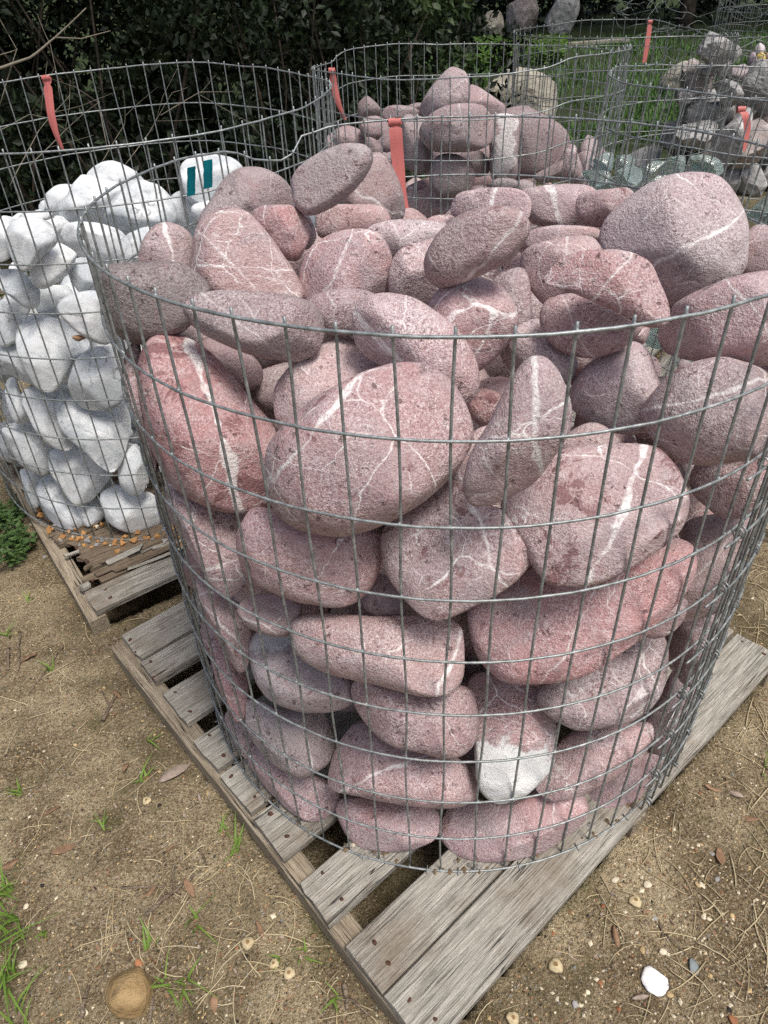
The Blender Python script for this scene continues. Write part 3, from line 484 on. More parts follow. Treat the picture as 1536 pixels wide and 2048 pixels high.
 ([0.1219, 1.2637, 0.94], [0.7957, 0.6037, -0.029, -0.0383], [283, 262, 235, 206, 176, 153, 138, 128, 122, 120, 121, 125, 134, 147, 167, 195, 234, 283, 309, 262, 219, 188, 167, 152, 142, 136, 131, 129, 130, 134, 141, 153, 171, 198, 236, 281], 0.0161, 0.7, 1.0, 0, 0, 0, 0, 'little rosy cobble peeking out at the back of the pile'),
 ([-0.1046, 1.1617, 0.9634], [0.7971, 0.6021, 0.027, 0.0358], [180, 177, 178, 183, 191, 205, 223, 248, 280, 310, 300, 251, 213, 188, 172, 162, 157, 157, 161, 169, 183, 202, 224, 243, 260, 274, 282, 273, 254, 236, 223, 214, 208, 202, 194, 186], 0.0201, 0.4, 0.75, 0.2, 0, 0.2, 0, 'small dark cobble beside the bright red one'),
]
WHITE = [
 ([-0.7002, 1.939, 0.845], [0.7672, 0.6178, 0.1081, 0.1343], [855, 936, 994, 902, 781, 736, 749, 776, 762, 695, 636, 597, 576, 572, 580, 596, 625, 696, 899, 973, 989, 952, 855, 769, 711, 678, 665, 663, 662, 656, 644, 639, 650, 677, 723, 786], 0.0645, 0.15, 'big white wedge stone with a peaked top'),
 ([-0.5709, 1.8795, 0.83], [0.7758, 0.6136, 0.0911, 0.1152], [891, 886, 877, 858, 815, 770, 736, 713, 697, 684, 661, 639, 628, 630, 647, 681, 734, 804, 881, 952, 970, 930, 872, 802, 726, 654, 605, 579, 573, 585, 616, 668, 746, 853, 889, 890], 0.0652, 0.5, 'big round white stone with grey flecks behind the pink cage rim'),
 ([-0.6324, 1.7068, 0.8], [0.782, 0.5977, 0.1072, 0.1402], [707, 662, 616, 575, 539, 506, 485, 474, 476, 491, 520, 569, 640, 731, 824, 856, 821, 711, 593, 544, 518, 503, 503, 519, 543, 564, 570, 572, 582, 611, 672, 761, 808, 794, 767, 739], 0.0539, 0.1, 'smooth white slab below the big peaked white stone'),
 ([-0.6913, 1.5051, 0.8751], [0.771, 0.5999, 0.1312, 0.1686], [577, 595, 630, 668, 636, 566, 511, 475, 453, 441, 439, 446, 462, 478, 490, 499, 495, 486, 482, 490, 513, 554, 612, 675, 716, 589, 490, 427, 390, 368, 360, 363, 381, 425, 494, 553], 0.0363, 0.35, 'squarish white stone with a flat face at the top of the white pile'),
 ([-0.6757, 1.5352, 0.8143], [0.7815, 0.589, 0.1239, 0.1644], [462, 524, 599, 650, 657, 611, 519, 439, 383, 346, 323, 311, 308, 313, 328, 351, 382, 423, 475, 529, 575, 623, 649, 614, 533, 461, 407, 366, 338, 321, 314, 316, 328, 349, 378, 415], 0.0366, 0.1, 'creamy white egg shaped stone slanting under the squarish one'),
 ([-0.6137, 1.4805, 0.7172], [0.8025, 0.5638, 0.1122, 0.1598], [423, 424, 437, 462, 511, 579, 597, 565, 535, 521, 527, 547, 580, 617, 641, 641, 598, 535, 489, 462, 446, 440, 442, 449, 458, 472, 501, 552, 622, 689, 737, 752, 603, 510, 462, 435], 0.0405, 0.3, 'white flat stone touching the pink cage mesh'),
 ([-0.7402, 1.5266, 0.629], [0.8053, 0.549, 0.1261, 0.1849], [1041, 918, 843, 794, 751, 730, 725, 735, 761, 802, 843, 854, 847, 815, 744, 698, 673, 665, 670, 682, 702, 740, 808, 905, 992, 1043, 953, 779, 674, 606, 568, 556, 574, 628, 730, 921], 0.0511, 0.25, 'broad white boulder with a brown leaf caught beside it'),
 ([-0.759, 1.5265, 0.7732], [0.7827, 0.5789, 0.136, 0.1838], [405, 407, 410, 420, 434, 413, 391, 378, 374, 379, 392, 415, 450, 491, 529, 525, 479, 437, 403, 368, 334, 313, 308, 315, 335, 368, 414, 473, 537, 545, 512, 470, 436, 415, 404, 402], 0.0356, 0.6, 'grey veined white oval stone'),
 ([-0.8274, 1.5641, 0.6798], [0.791, 0.5624, 0.1396, 0.1963], [355, 464, 541, 554, 548, 537, 530, 527, 522, 512, 470, 342, 289, 272, 270, 279, 299, 332, 377, 424, 464, 509, 564, 619, 594, 532, 490, 455, 420, 379, 337, 307, 289, 282, 286, 305], 0.0336, 0.4, 'white stone with fine grey cracks left of the broad one'),
 ([-0.6844, 1.5119, 0.4225], [0.8367, 0.5054, 0.1091, 0.1806], [931, 925, 935, 956, 865, 703, 636, 602, 595, 613, 666, 1230, 1209, 1155, 1043, 947, 863, 791, 729, 679, 648, 633, 633, 654, 715, 920, 1075, 1177, 1054, 938, 873, 855, 859, 880, 919, 940], 0.0557, 0.3, 'heart shaped white boulder pointing down'),
 ([-0.647, 1.5172, 0.5527], [0.8228, 0.532, 0.1087, 0.1681], [671, 717, 781, 855, 886, 862, 818, 771, 730, 701, 678, 657, 642, 634, 627, 628, 644, 678, 724, 766, 802, 826, 830, 810, 772, 744, 735, 738, 744, 745, 722, 684, 651, 633, 630, 642], 0.0622, 0.7, 'grey streaked white stone on top of the heart shaped one'),
 ([-0.8091, 1.5332, 0.4482], [0.8233, 0.5141, 0.1273, 0.2039], [379, 395, 430, 476, 510, 518, 521, 539, 597, 825, 1018, 1084, 845, 627, 506, 437, 395, 372, 361, 361, 371, 391, 423, 467, 527, 608, 721, 876, 1024, 1102, 893, 585, 487, 431, 398, 381], 0.0389, 0.2, 'long white stone leaning left of the heart shaped one'),
 ([-0.8392, 1.548, 0.5873], [0.8031, 0.5428, 0.1376, 0.2037], [212, 213, 221, 239, 271, 346, 542, 567, 536, 512, 502, 490, 465, 433, 406, 386, 372, 366, 364, 361, 353, 338, 326, 321, 326, 344, 383, 452, 569, 745, 549, 378, 301, 258, 232, 218], 0.0263, 0.6, 'speckled white stone with a black twig across it'),
 ([-0.8808, 1.5597, 0.4841], [0.8128, 0.5242, 0.1378, 0.2136], [180, 179, 184, 195, 215, 249, 318, 588, 684, 722, 611, 412, 323, 273, 242, 223, 212, 207, 208, 216, 231, 257, 299, 368, 471, 561, 606, 630, 645, 586, 412, 311, 254, 221, 200, 187], 0.0249, 0.1, 'narrow clean white stone standing upright'),
 ([-0.7723, 1.5303, 0.2832], [0.8448, 0.4824, 0.1148, 0.2011], [615, 554, 527, 534, 579, 635, 695, 772, 814, 781, 760, 870, 1015, 932, 862, 798, 732, 678, 641, 623, 622, 639, 675, 735, 816, 835, 798, 768, 757, 768, 802, 861, 939, 1005, 1041, 744], 0.0492, 0.35, 'kite shaped white boulder under the heart shaped one'),
 ([-0.8978, 1.5679, 0.3477], [0.8269, 0.5001, 0.1331, 0.22], [518, 464, 433, 426, 447, 502, 605, 717, 696, 700, 779, 1137, 877, 695, 584, 513, 467, 439, 425, 422, 430, 450, 481, 525, 586, 668, 779, 910, 937, 852, 732, 664, 636, 624, 614, 581], 0.0435, 0.25, 'wide white stone low on the left side of the white pile'),
 ([-0.8631, 1.5462, 0.1761], [0.8476, 0.4671, 0.1215, 0.2206], [367, 349, 346, 357, 382, 426, 500, 626, 848, 1042, 959, 881, 822, 728, 635, 567, 521, 491, 473, 467, 472, 486, 510, 546, 595, 662, 751, 850, 938, 972, 919, 832, 749, 671, 551, 414], 0.0431, 0.5, 'bottom white stone with a dark grey stain on its nose'),
 ([-0.6581, 1.4932, 0.1841], [0.865, 0.4575, 0.0964, 0.1822], [674, 700, 723, 697, 630, 574, 540, 531, 562, 714, 893, 862, 890, 946, 1010, 915, 785, 706, 660, 630, 607, 584, 564, 552, 554, 573, 612, 675, 772, 922, 1135, 1087, 877, 750, 684, 664], 0.0529, 0.1, 'bottom white stone resting on orange gravel'),
 ([-0.6207, 1.4891, 0.3019], [0.856, 0.4783, 0.0957, 0.1713], [309, 312, 324, 349, 390, 461, 603, 775, 705, 616, 554, 509, 480, 461, 446, 424, 406, 403, 410, 425, 442, 456, 472, 491, 515, 542, 577, 619, 674, 721, 627, 488, 409, 362, 332, 315], 0.0356, 0.1, 'plain white stone next to the pink cage, above the gravel'),
 ([-0.7802, 1.5271, 0.1653], [0.8559, 0.4611, 0.111, 0.206], [256, 256, 283, 359, 483, 472, 426, 392, 370, 360, 359, 368, 388, 422, 387, 349, 322, 307, 300, 302, 313, 335, 371, 426, 480, 420, 399, 387, 383, 382, 385, 391, 393, 367, 312, 274], 0.0304, 0.3, 'small recessed white stone between the two bottom ones'),
 ([-0.9456, 1.5886, 0.2108], [0.8366, 0.4792, 0.1318, 0.2302], [253, 318, 423, 428, 416, 411, 418, 447, 528, 683, 562, 415, 327, 275, 242, 222, 211, 207, 209, 217, 234, 263, 310, 389, 506, 613, 678, 657, 398, 268, 218, 197, 188, 189, 200, 221], 0.0238, 0.5, 'speckled white stone at the left foot of the white pile'),
 ([-0.73, 1.6054, 0.7126], [0.792, 0.5726, 0.1241, 0.1716], [737, 643, 557, 500, 454, 416, 386, 366, 355, 351, 355, 368, 387, 404, 406, 400, 398, 404, 423, 452, 475, 499, 532, 554, 529, 490, 448, 362, 282, 245, 218, 201, 195, 199, 215, 265], 0.0258, 0.2, 'white cobble behind the broad boulder with the leaf'),
 ([-0.6298, 1.5693, 0.7747], [0.7898, 0.5833, 0.1127, 0.1526], [285, 298, 318, 345, 375, 398, 418, 440, 457, 444, 413, 386, 368, 351, 336, 324, 313, 306, 304, 307, 313, 323, 339, 366, 411, 446, 454, 461, 462, 437, 387, 343, 312, 292, 282, 280], 0.0316, 0.9, 'white cobble with bold dark grey veins'),
 ([-0.7564, 1.5192, 0.8763], [0.7664, 0.6002, 0.1412, 0.1802], [141, 149, 167, 203, 498, 510, 484, 448, 419, 398, 342, 288, 251, 228, 214, 207, 206, 210, 221, 240, 269, 311, 362, 424, 489, 520, 469, 417, 383, 313, 238, 193, 166, 150, 142, 138], 0.0202, 0.4, 'grey white cobble left of the squarish one'),
 ([-0.7949, 1.6025, 0.4845], [0.8183, 0.5276, 0.1237, 0.1918], [392, 437, 489, 491, 417, 339, 254, 198, 167, 151, 143, 141, 146, 161, 196, 305, 519, 466, 413, 376, 353, 341, 337, 338, 340, 341, 334, 288, 244, 228, 229, 240, 261, 292, 327, 357], 0.0207, 0.3, 'shaded white cobble in the gap left of the grey streaked one'),
 ([-0.8349, 2.0448, 0.82], [0.7633, 0.6166, 0.121, 0.1498], [218, 305, 428, 641, 610, 531, 476, 439, 418, 406, 401, 397, 388, 375, 361, 345, 335, 332, 338, 355, 385, 426, 465, 495, 519, 539, 555, 580, 614, 194, 161, 145, 138, 138, 147, 169], 0.0228, 0.1, 'white cobble behind the peaked white stone'),
 ([-0.7782, 1.8754, 0.8], [0.7712, 0.6058, 0.1207, 0.1537], [252, 268, 262, 253, 247, 245, 245, 246, 249, 255, 266, 278, 285, 260, 215, 182, 161, 149, 143, 142, 148, 162, 195, 274, 358, 347, 325, 291, 191, 157, 146, 144, 150, 161, 182, 213], 0.0177, 0.2, 'little white cobble between the squarish and slab stones'),
 ([-0.4052, 1.9594, 0.88], [0.7716, 0.628, 0.0642, 0.0789], [844, 1014, 913, 813, 729, 658, 608, 577, 561, 556, 563, 582, 615, 660, 709, 748, 761, 756, 763, 769, 770, 772, 769, 772, 760, 722, 684, 653, 627, 600, 575, 561, 562, 585, 633, 715], 0.0616, 0.2, 'white boulder behind the teal paint marks'),
 ([-0.4873, 1.9815, 0.7992], [0.7805, 0.6135, 0.0743, 0.0945], [447, 436, 430, 431, 440, 454, 466, 468, 464, 461, 460, 460, 462, 464, 458, 435, 415, 404, 402, 410, 426, 448, 475, 499, 501, 484, 467, 456, 450, 445, 441, 440, 444, 453, 462, 459], 0.0422, 0.2, 'white cobble below the teal marks'),
 ([-0.5584, 1.7864, 0.7692], [0.7879, 0.597, 0.0911, 0.1203], [548, 550, 552, 558, 561, 535, 486, 441, 408, 388, 380, 383, 397, 420, 450, 478, 492, 493, 496, 506, 526, 554, 587, 582, 524, 462, 417, 388, 373, 368, 374, 389, 415, 454, 501, 538], 0.0413, 0.6, 'white cobble with grey veins right beside the small pink Y vein cobble'),
 ([-0.8792, 2.051, 0.8031], [0.7636, 0.6136, 0.126, 0.1568], [128, 134, 145, 162, 188, 226, 253, 237, 210, 190, 174, 163, 155, 150, 148, 147, 146, 146, 147, 152, 160, 172, 188, 209, 222, 221, 217, 211, 204, 191, 173, 154, 141, 132, 127, 126], 0.0147, 0.1, 'small white cobble at the rear left of the white pile'),
 ([-0.869, 1.9828, 0.8], [0.7653, 0.6101, 0.1278, 0.1604], [360, 293, 247, 216, 195, 181, 171, 165, 160, 158, 158, 161, 168, 179, 197, 224, 263, 319, 361, 344, 301, 245, 198, 167, 148, 135, 128, 126, 127, 131, 141, 156, 182, 224, 298, 403], 0.0162, 0.1, 'flat white cobble behind the squarish one'),
 ([-0.4128, 1.8785, 0.82], [0.7827, 0.6129, 0.0665, 0.085], [309, 343, 382, 387, 346, 303, 271, 248, 233, 225, 222, 226, 235, 251, 276, 308, 340, 345, 332, 319, 310, 307, 308, 311, 310, 299, 285, 273, 265, 259, 256, 255, 255, 259, 268, 284], 0.0251, 0.1, 'white cobble at the right end of the white pile'),
 ([-0.5067, 2.0304, 0.7411], [0.7865, 0.6054, 0.0744, 0.0967], [547, 550, 548, 517, 467, 423, 392, 373, 363, 363, 371, 387, 413, 446, 482, 509, 518, 524, 532, 540, 531, 506, 477, 448, 422, 398, 381, 373, 373, 382, 401, 431, 470, 513, 535, 543], 0.0404, 0.1, 'white cobble low behind the pink cage rim'),
]
RED = [
 ([0.2617, 2.2644, 0.9133], [0.762, 0.645, -0.0371, -0.0439], [1077, 1027, 982, 944, 902, 835, 755, 691, 651, 630, 626, 637, 665, 709, 768, 848, 957, 1094, 1166, 1145, 1069, 983, 884, 784, 707, 656, 626, 614, 618, 640, 680, 742, 830, 948, 1064, 1111], 0.0711, 0.4, 0.8, 0.2, 0.4, 0.1, 0, 'oval dark pink boulder high in the rear red cage'),
 ([0.4012, 2.3107, 0.8519], [0.7671, 0.6358, -0.0548, -0.0661], [435, 441, 461, 499, 561, 658, 802, 886, 872, 866, 878, 910, 958, 819, 649, 543, 480, 443, 424, 421, 433, 461, 511, 593, 726, 917, 984, 941, 972, 1012, 908, 714, 585, 508, 464, 442], 0.0528, 0.3, 0.85, 0.2, 0.0, 0.1, 0.9, 'boulder with a broad white stripe down its face'),
 ([0.5024, 2.4296, 0.8361], [0.7647, 0.6363, -0.0651, -0.0782], [1299, 1239, 1134, 1021, 939, 891, 874, 882, 913, 968, 1037, 1098, 1153, 1246, 1324, 1287, 1214, 1158, 1124, 1108, 1110, 1128, 1145, 1130, 1086, 1037, 1003, 988, 995, 1021, 1067, 1130, 1201, 1270, 1308, 1317], 0.0976, 0.35, 0.62, 0.1, 0, 0.1, 0, 'large dark purple boulder beside the white striped one'),
 ([0.2711, 2.7149, 0.94], [0.7504, 0.6591, -0.0328, -0.0374], [790, 797, 819, 855, 885, 877, 855, 838, 819, 748, 669, 611, 573, 553, 549, 559, 586, 633, 707, 820, 969, 1058, 1050, 943, 808, 709, 644, 605, 585, 582, 595, 625, 671, 730, 772, 788], 0.0633, 0.3, 0.85, 0.5, 0.2, 0.1, 0, 'topmost egg shaped stone in the rear red cage'),
 ([0.4122, 2.884, 0.89], [0.7523, 0.655, -0.0466, -0.0535], [670, 533, 452, 402, 373, 357, 354, 362, 381, 416, 473, 558, 673, 794, 804, 790, 784, 778, 753, 672, 583, 516, 470, 439, 422, 416, 421, 436, 463, 502, 553, 619, 711, 841, 1021, 900], 0.0448, 0.45, 0.8, 0.6, 0.3, 0.1, 0, 'veined red stone sloping off the topmost one'),
 ([0.1486, 2.3529, 0.8676], [0.7672, 0.6406, -0.0202, -0.0242], [432, 427, 435, 458, 498, 560, 650, 759, 870, 898, 876, 844, 788, 692, 604, 541, 499, 475, 465, 468, 483, 511, 556, 622, 705, 775, 814, 845, 875, 899, 873, 766, 649, 554, 491, 452], 0.0519, 0.2, 0.7, 0.3, 0, 0.3, 0, 'brown upright stone behind the coral ribbon'),
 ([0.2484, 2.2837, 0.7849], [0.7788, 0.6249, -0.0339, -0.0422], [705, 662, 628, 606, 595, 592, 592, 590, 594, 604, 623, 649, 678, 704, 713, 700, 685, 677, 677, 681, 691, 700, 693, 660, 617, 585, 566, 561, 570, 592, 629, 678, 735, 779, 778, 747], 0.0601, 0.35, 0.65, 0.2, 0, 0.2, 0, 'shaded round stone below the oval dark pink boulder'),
 ([0.1934, 2.3793, 0.6944], [0.788, 0.6143, -0.0249, -0.032], [941, 932, 953, 958, 890, 811, 753, 715, 695, 689, 692, 702, 721, 755, 808, 886, 964, 974, 982, 1001, 1017, 994, 915, 819, 741, 690, 659, 648, 653, 676, 719, 791, 891, 986, 1001, 969], 0.0729, 0.6, 0.75, 0.6, 0.4, 0.3, 0.1, 'streaky red stone low in the rear red cage'),
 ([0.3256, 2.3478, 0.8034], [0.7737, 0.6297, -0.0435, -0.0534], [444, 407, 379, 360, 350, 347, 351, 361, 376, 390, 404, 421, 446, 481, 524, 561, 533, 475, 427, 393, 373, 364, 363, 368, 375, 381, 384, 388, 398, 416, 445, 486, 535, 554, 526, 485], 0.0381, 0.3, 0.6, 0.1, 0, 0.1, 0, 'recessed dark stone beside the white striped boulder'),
 ([0.6088, 2.3317, 0.7859], [0.7704, 0.6247, -0.0802, -0.0989], [374, 355, 345, 344, 353, 373, 408, 474, 581, 663, 582, 496, 435, 395, 371, 358, 354, 359, 372, 395, 430, 475, 523, 535, 508, 479, 461, 454, 457, 470, 495, 527, 537, 496, 441, 402], 0.0389, 0.4, 0.85, 0.5, 0, 0.1, 0.1, 'pale veined stone at the right edge of the rear red cage'),
 ([0.5435, 2.2922, 0.7783], [0.7739, 0.6226, -0.0728, -0.0905], [344, 386, 430, 478, 516, 452, 339, 270, 228, 203, 189, 181, 180, 185, 197, 216, 249, 303, 394, 519, 511, 448, 397, 358, 330, 310, 291, 273, 258, 247, 242, 242, 248, 259, 278, 307], 0.0236, 0.4, 0.7, 0.1, 0, 0.1, 0, 'purple stone under the large dark purple boulder'),
 ([0.0829, 2.4218, 0.8588], [0.7671, 0.6413, -0.011, -0.0131], [482, 485, 493, 500, 482, 441, 403, 374, 355, 346, 344, 347, 354, 364, 380, 401, 430, 470, 525, 587, 590, 509, 434, 381, 346, 325, 315, 315, 323, 340, 369, 408, 456, 489, 490, 485], 0.0361, 0.4, 0.7, 0.1, 0, 0.1, 0, 'dull red stone left of the coral ribbon'),
 ([0.0288, 2.48, 0.887], [0.7623, 0.6472, -0.0038, -0.0044], [476, 443, 413, 388, 369, 357, 351, 349, 349, 354, 363, 378, 400, 426, 450, 469, 488, 507, 514, 499, 467, 426, 388, 358, 336, 322, 315, 315, 324, 342, 373, 418, 483, 552, 554, 516], 0.0358, 0.45, 0.75, 0.2, 0, 0.1, 0, 'rounded red stone on the left shoulder of the rear red pile'),
 ([-0.057, 2.5075, 0.8611], [0.765, 0.644, 0.0073, 0.0087], [609, 544, 482, 428, 388, 361, 344, 335, 333, 336, 343, 355, 373, 399, 436, 482, 524, 557, 587, 611, 566, 479, 412, 365, 334, 314, 303, 299, 301, 312, 333, 365, 416, 492, 598, 654], 0.0354, 0.5, 0.75, 0.1, 0, 0.1, 0, 'leftmost red stone in the rear red cage'),
 ([0.01, 2.8307, 0.885], [0.7561, 0.6545, -0.0012, -0.0013], [472, 436, 403, 381, 370, 368, 375, 394, 425, 470, 496, 457, 436, 431, 428, 423, 409, 396, 392, 397, 410, 431, 459, 480, 469, 443, 419, 403, 394, 394, 401, 414, 431, 453, 475, 487], 0.0392, 0.4, 0.65, 0.1, 0, 0.1, 0, 'dark pointed stone at the left rear of the red pile'),
 ([0.1158, 2.7545, 0.885], [0.7572, 0.6529, -0.0137, -0.0159], [819, 627, 483, 394, 337, 299, 274, 260, 253, 253, 261, 276, 301, 338, 393, 471, 582, 714, 742, 693, 583, 443, 352, 297, 264, 243, 232, 228, 231, 241, 261, 293, 344, 431, 583, 775], 0.0301, 0.3, 0.65, 0.1, 0, 0.1, 0, 'flat dark stone behind the brown upright one'),
 ([0.1774, 2.8256, 0.885], [0.7557, 0.6542, -0.0205, -0.0237], [300, 287, 277, 270, 262, 251, 233, 216, 204, 198, 196, 200, 209, 225, 251, 288, 340, 380, 344, 299, 264, 240, 223, 213, 207, 205, 204, 206, 211, 221, 237, 260, 290, 323, 333, 317], 0.0222, 0.3, 0.65, 0.1, 0, 0.1, 0, 'small brown stone left of the topmost egg shaped one'),
 ([0.3354, 2.3172, 0.7297], [0.7837, 0.617, -0.0444, -0.0564], [472, 568, 492, 371, 296, 250, 221, 203, 192, 187, 187, 193, 205, 225, 256, 305, 381, 477, 500, 476, 441, 395, 338, 291, 258, 235, 221, 214, 212, 215, 224, 239, 260, 289, 330, 388], 0.0237, 0.2, 0.85, 0.1, 0, 0.1, 0.1, 'low grey stone just showing behind the back rim stones'),
 ([0.4002, 2.2493, 0.7612], [0.7804, 0.6191, -0.0546, -0.0689], [441, 403, 358, 310, 266, 235, 214, 200, 194, 192, 196, 205, 221, 245, 278, 318, 365, 418, 458, 417, 352, 302, 266, 241, 223, 211, 203, 199, 200, 205, 217, 235, 264, 308, 372, 443], 0.0231, 0.0, 0.7, 0.1, 0, 0.1, 0, 'small grey stone under the white striped boulder'),
 ([0.4641, 2.2751, 0.7467], [0.7802, 0.6174, -0.0623, -0.0788], [413, 369, 319, 278, 249, 230, 218, 212, 211, 214, 222, 233, 245, 261, 283, 312, 349, 382, 376, 346, 318, 296, 279, 265, 253, 239, 226, 218, 214, 215, 222, 234, 255, 288, 336, 399], 0.024, 0.1, 0.8, 0.1, 0, 0.1, 0.1, 'little pale stone right of the white stripe foot'),
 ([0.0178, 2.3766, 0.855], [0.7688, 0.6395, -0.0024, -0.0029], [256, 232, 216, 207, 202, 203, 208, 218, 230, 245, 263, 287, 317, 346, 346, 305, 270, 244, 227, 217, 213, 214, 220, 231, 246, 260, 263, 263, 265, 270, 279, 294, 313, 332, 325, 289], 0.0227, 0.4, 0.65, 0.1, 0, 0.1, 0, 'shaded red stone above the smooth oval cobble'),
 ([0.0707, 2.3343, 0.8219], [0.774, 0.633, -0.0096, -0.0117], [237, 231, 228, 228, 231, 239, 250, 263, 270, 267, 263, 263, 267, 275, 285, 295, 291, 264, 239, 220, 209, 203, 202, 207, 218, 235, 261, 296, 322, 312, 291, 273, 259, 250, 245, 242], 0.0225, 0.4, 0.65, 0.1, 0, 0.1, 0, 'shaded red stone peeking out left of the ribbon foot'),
]
ROCK = [
 ([2.007, 4.8, 0.829], [0.7236, 0.6616, -0.1328, -0.1452], [1562, 1476, 1340, 1188, 1072, 994, 947, 925, 925, 947, 989, 1050, 1115, 1167, 1203, 1226, 1239, 1250, 1277, 1324, 1374, 1344, 1278, 1238, 1200, 1135, 1034, 946, 888, 861, 867, 903, 972, 1082, 1252, 1527], 0.1301, 'pale jagged rock crowning the rock heap'),
 ([2.1081, 4.9085, 0.7292], [0.7282, 0.6551, -0.1347, -0.1498], [1354, 1329, 1209, 1084, 976, 877, 776, 684, 616, 570, 543, 533, 540, 564, 613, 702, 869, 1196, 1526, 1459, 1287, 1061, 877, 752, 668, 615, 582, 565, 563, 576, 605, 654, 731, 849, 1026, 1244], 0.0885, 'angular rock directly under the pale crowning one'),
 ([2.104, 4.7, 0.6153], [0.7354, 0.6447, -0.1377, -0.1571], [1283, 1187, 1109, 1049, 1001, 962, 937, 930, 940, 968, 1012, 1066, 1116, 1159, 1212, 1282, 1368, 1441, 1408, 1318, 1226, 1144, 1058, 977, 915, 875, 858, 864, 895, 954, 1049, 1189, 1370, 1482, 1458, 1380], 0.1289, 'white patched jagged rock in the middle of the heap'),
 ([2.3365, 4.8, 0.6287], [0.7305, 0.645, -0.1486, -0.1683], [1279, 1237, 1192, 1150, 1126, 1121, 1139, 1185, 1265, 1376, 1505, 1632, 1695, 1689, 1663, 1598, 1480, 1356, 1255, 1180, 1132, 1107, 1103, 1128, 1184, 1272, 1385, 1488, 1556, 1625, 1693, 1727, 1647, 1521, 1415, 1335], 0.1615, 'big grey rock on the right of the heap'),
 ([2.0533, 5.0398, 0.6524], [0.7335, 0.652, -0.1277, -0.1437], [1348, 1312, 1291, 1274, 1248, 1196, 1130, 1079, 1051, 1047, 1067, 1116, 1193, 1299, 1424, 1536, 1561, 1467, 1360, 1279, 1226, 1197, 1185, 1174, 1153, 1135, 1128, 1137, 1167, 1217, 1279, 1347, 1412, 1438, 1420, 1386], 0.1506, 'pinkish rough rock on the left shoulder of the heap'),
 ([2.0167, 4.8387, 0.5034], [0.7433, 0.6395, -0.1279, -0.1487], [1920, 2048, 1830, 1279, 994, 840, 745, 688, 657, 646, 655, 683, 736, 822, 955, 1170, 1532, 1930, 2034, 1932, 1645, 1354, 1121, 959, 853, 786, 748, 732, 737, 763, 813, 894, 1014, 1185, 1418, 1697], 0.1123, 'long flat grey rock on the left of the heap'),
 ([2.1078, 4.55, 0.4228], [0.7474, 0.6286, -0.1385, -0.1647], [1114, 1132, 1170, 1229, 1301, 1374, 1455, 1553, 1657, 1693, 1623, 1512, 1390, 1270, 1173, 1108, 1074, 1065, 1083, 1128, 1197, 1276, 1337, 1383, 1452, 1582, 1762, 1908, 1666, 1389, 1259, 1199, 1169, 1152, 1135, 1117], 0.1566, 'tall grey rock standing low in the heap'),
 ([2.3208, 4.6352, 0.3686], [0.7462, 0.6247, -0.1477, -0.1764], [1439, 1460, 1501, 1561, 1632, 1662, 1646, 1626, 1622, 1632, 1628, 1576, 1482, 1339, 1146, 1011, 938, 916, 943, 1038, 1234, 1639, 2311, 2214, 1840, 1586, 1419, 1312, 1246, 1211, 1206, 1231, 1282, 1346, 1401, 1428], 0.1506, 'tan white rock at the heap foot'),
 ([1.9585, 4.7, 0.3999], [0.751, 0.6305, -0.1261, -0.1502], [1373, 1362, 1327, 1264, 1170, 1085, 1025, 991, 982, 997, 1039, 1112, 1220, 1359, 1462, 1470, 1396, 1290, 1194, 1129, 1093, 1084, 1100, 1138, 1190, 1253, 1291, 1275, 1221, 1171, 1141, 1137, 1159, 1206, 1278, 1346], 0.1427, 'dark broken rock low on the left of the heap'),
 ([2.4523, 4.8772, 0.4633], [0.738, 0.6341, -0.1504, -0.1751], [1105, 998, 863, 762, 692, 648, 622, 613, 619, 638, 667, 701, 746, 801, 875, 966, 1057, 1068, 992, 913, 847, 795, 750, 711, 682, 667, 663, 671, 691, 719, 752, 784, 826, 885, 964, 1055], 0.092, 'small tan rock at the right edge of the heap'),
 ([1.9079, 4.85, 0.5864], [0.74, 0.6462, -0.1225, -0.1403], [817, 796, 775, 758, 740, 710, 660, 615, 584, 567, 564, 573, 598, 638, 693, 745, 777, 793, 804, 812, 804, 784, 752, 705, 654, 614, 589, 577, 577, 589, 611, 639, 676, 723, 776, 818], 0.082, 'small dark rock under the pinkish one'),
 ([2.1216, 4.8374, 0.4291], [0.7459, 0.6336, -0.1328, -0.1564], [865, 892, 903, 862, 802, 749, 710, 683, 668, 659, 653, 653, 663, 688, 729, 790, 872, 959, 972, 902, 832, 777, 741, 721, 713, 713, 708, 701, 696, 699, 712, 735, 766, 798, 819, 840], 0.0929, 'small shaded rock beside the tall grey one'),
 ([2.0946, 4.7867, 0.2894], [0.7547, 0.6233, -0.1304, -0.1579], [956, 858, 791, 748, 723, 712, 713, 726, 747, 775, 802, 820, 830, 847, 877, 926, 994, 1068, 1075, 1014, 930, 847, 776, 725, 691, 673, 667, 674, 692, 722, 771, 846, 953, 1088, 1178, 1081], 0.0984, 'low dark rock at the heap foot'),
 ([2.3922, 4.9856, 0.4809], [0.738, 0.6373, -0.145, -0.1679], [748, 738, 733, 724, 719, 723, 739, 767, 811, 865, 919, 977, 1042, 1089, 1060, 925, 801, 717, 662, 629, 615, 619, 638, 678, 741, 833, 943, 1011, 1031, 1025, 1008, 971, 906, 844, 797, 765], 0.0937, 'shaded rock deep in the heap'),
]
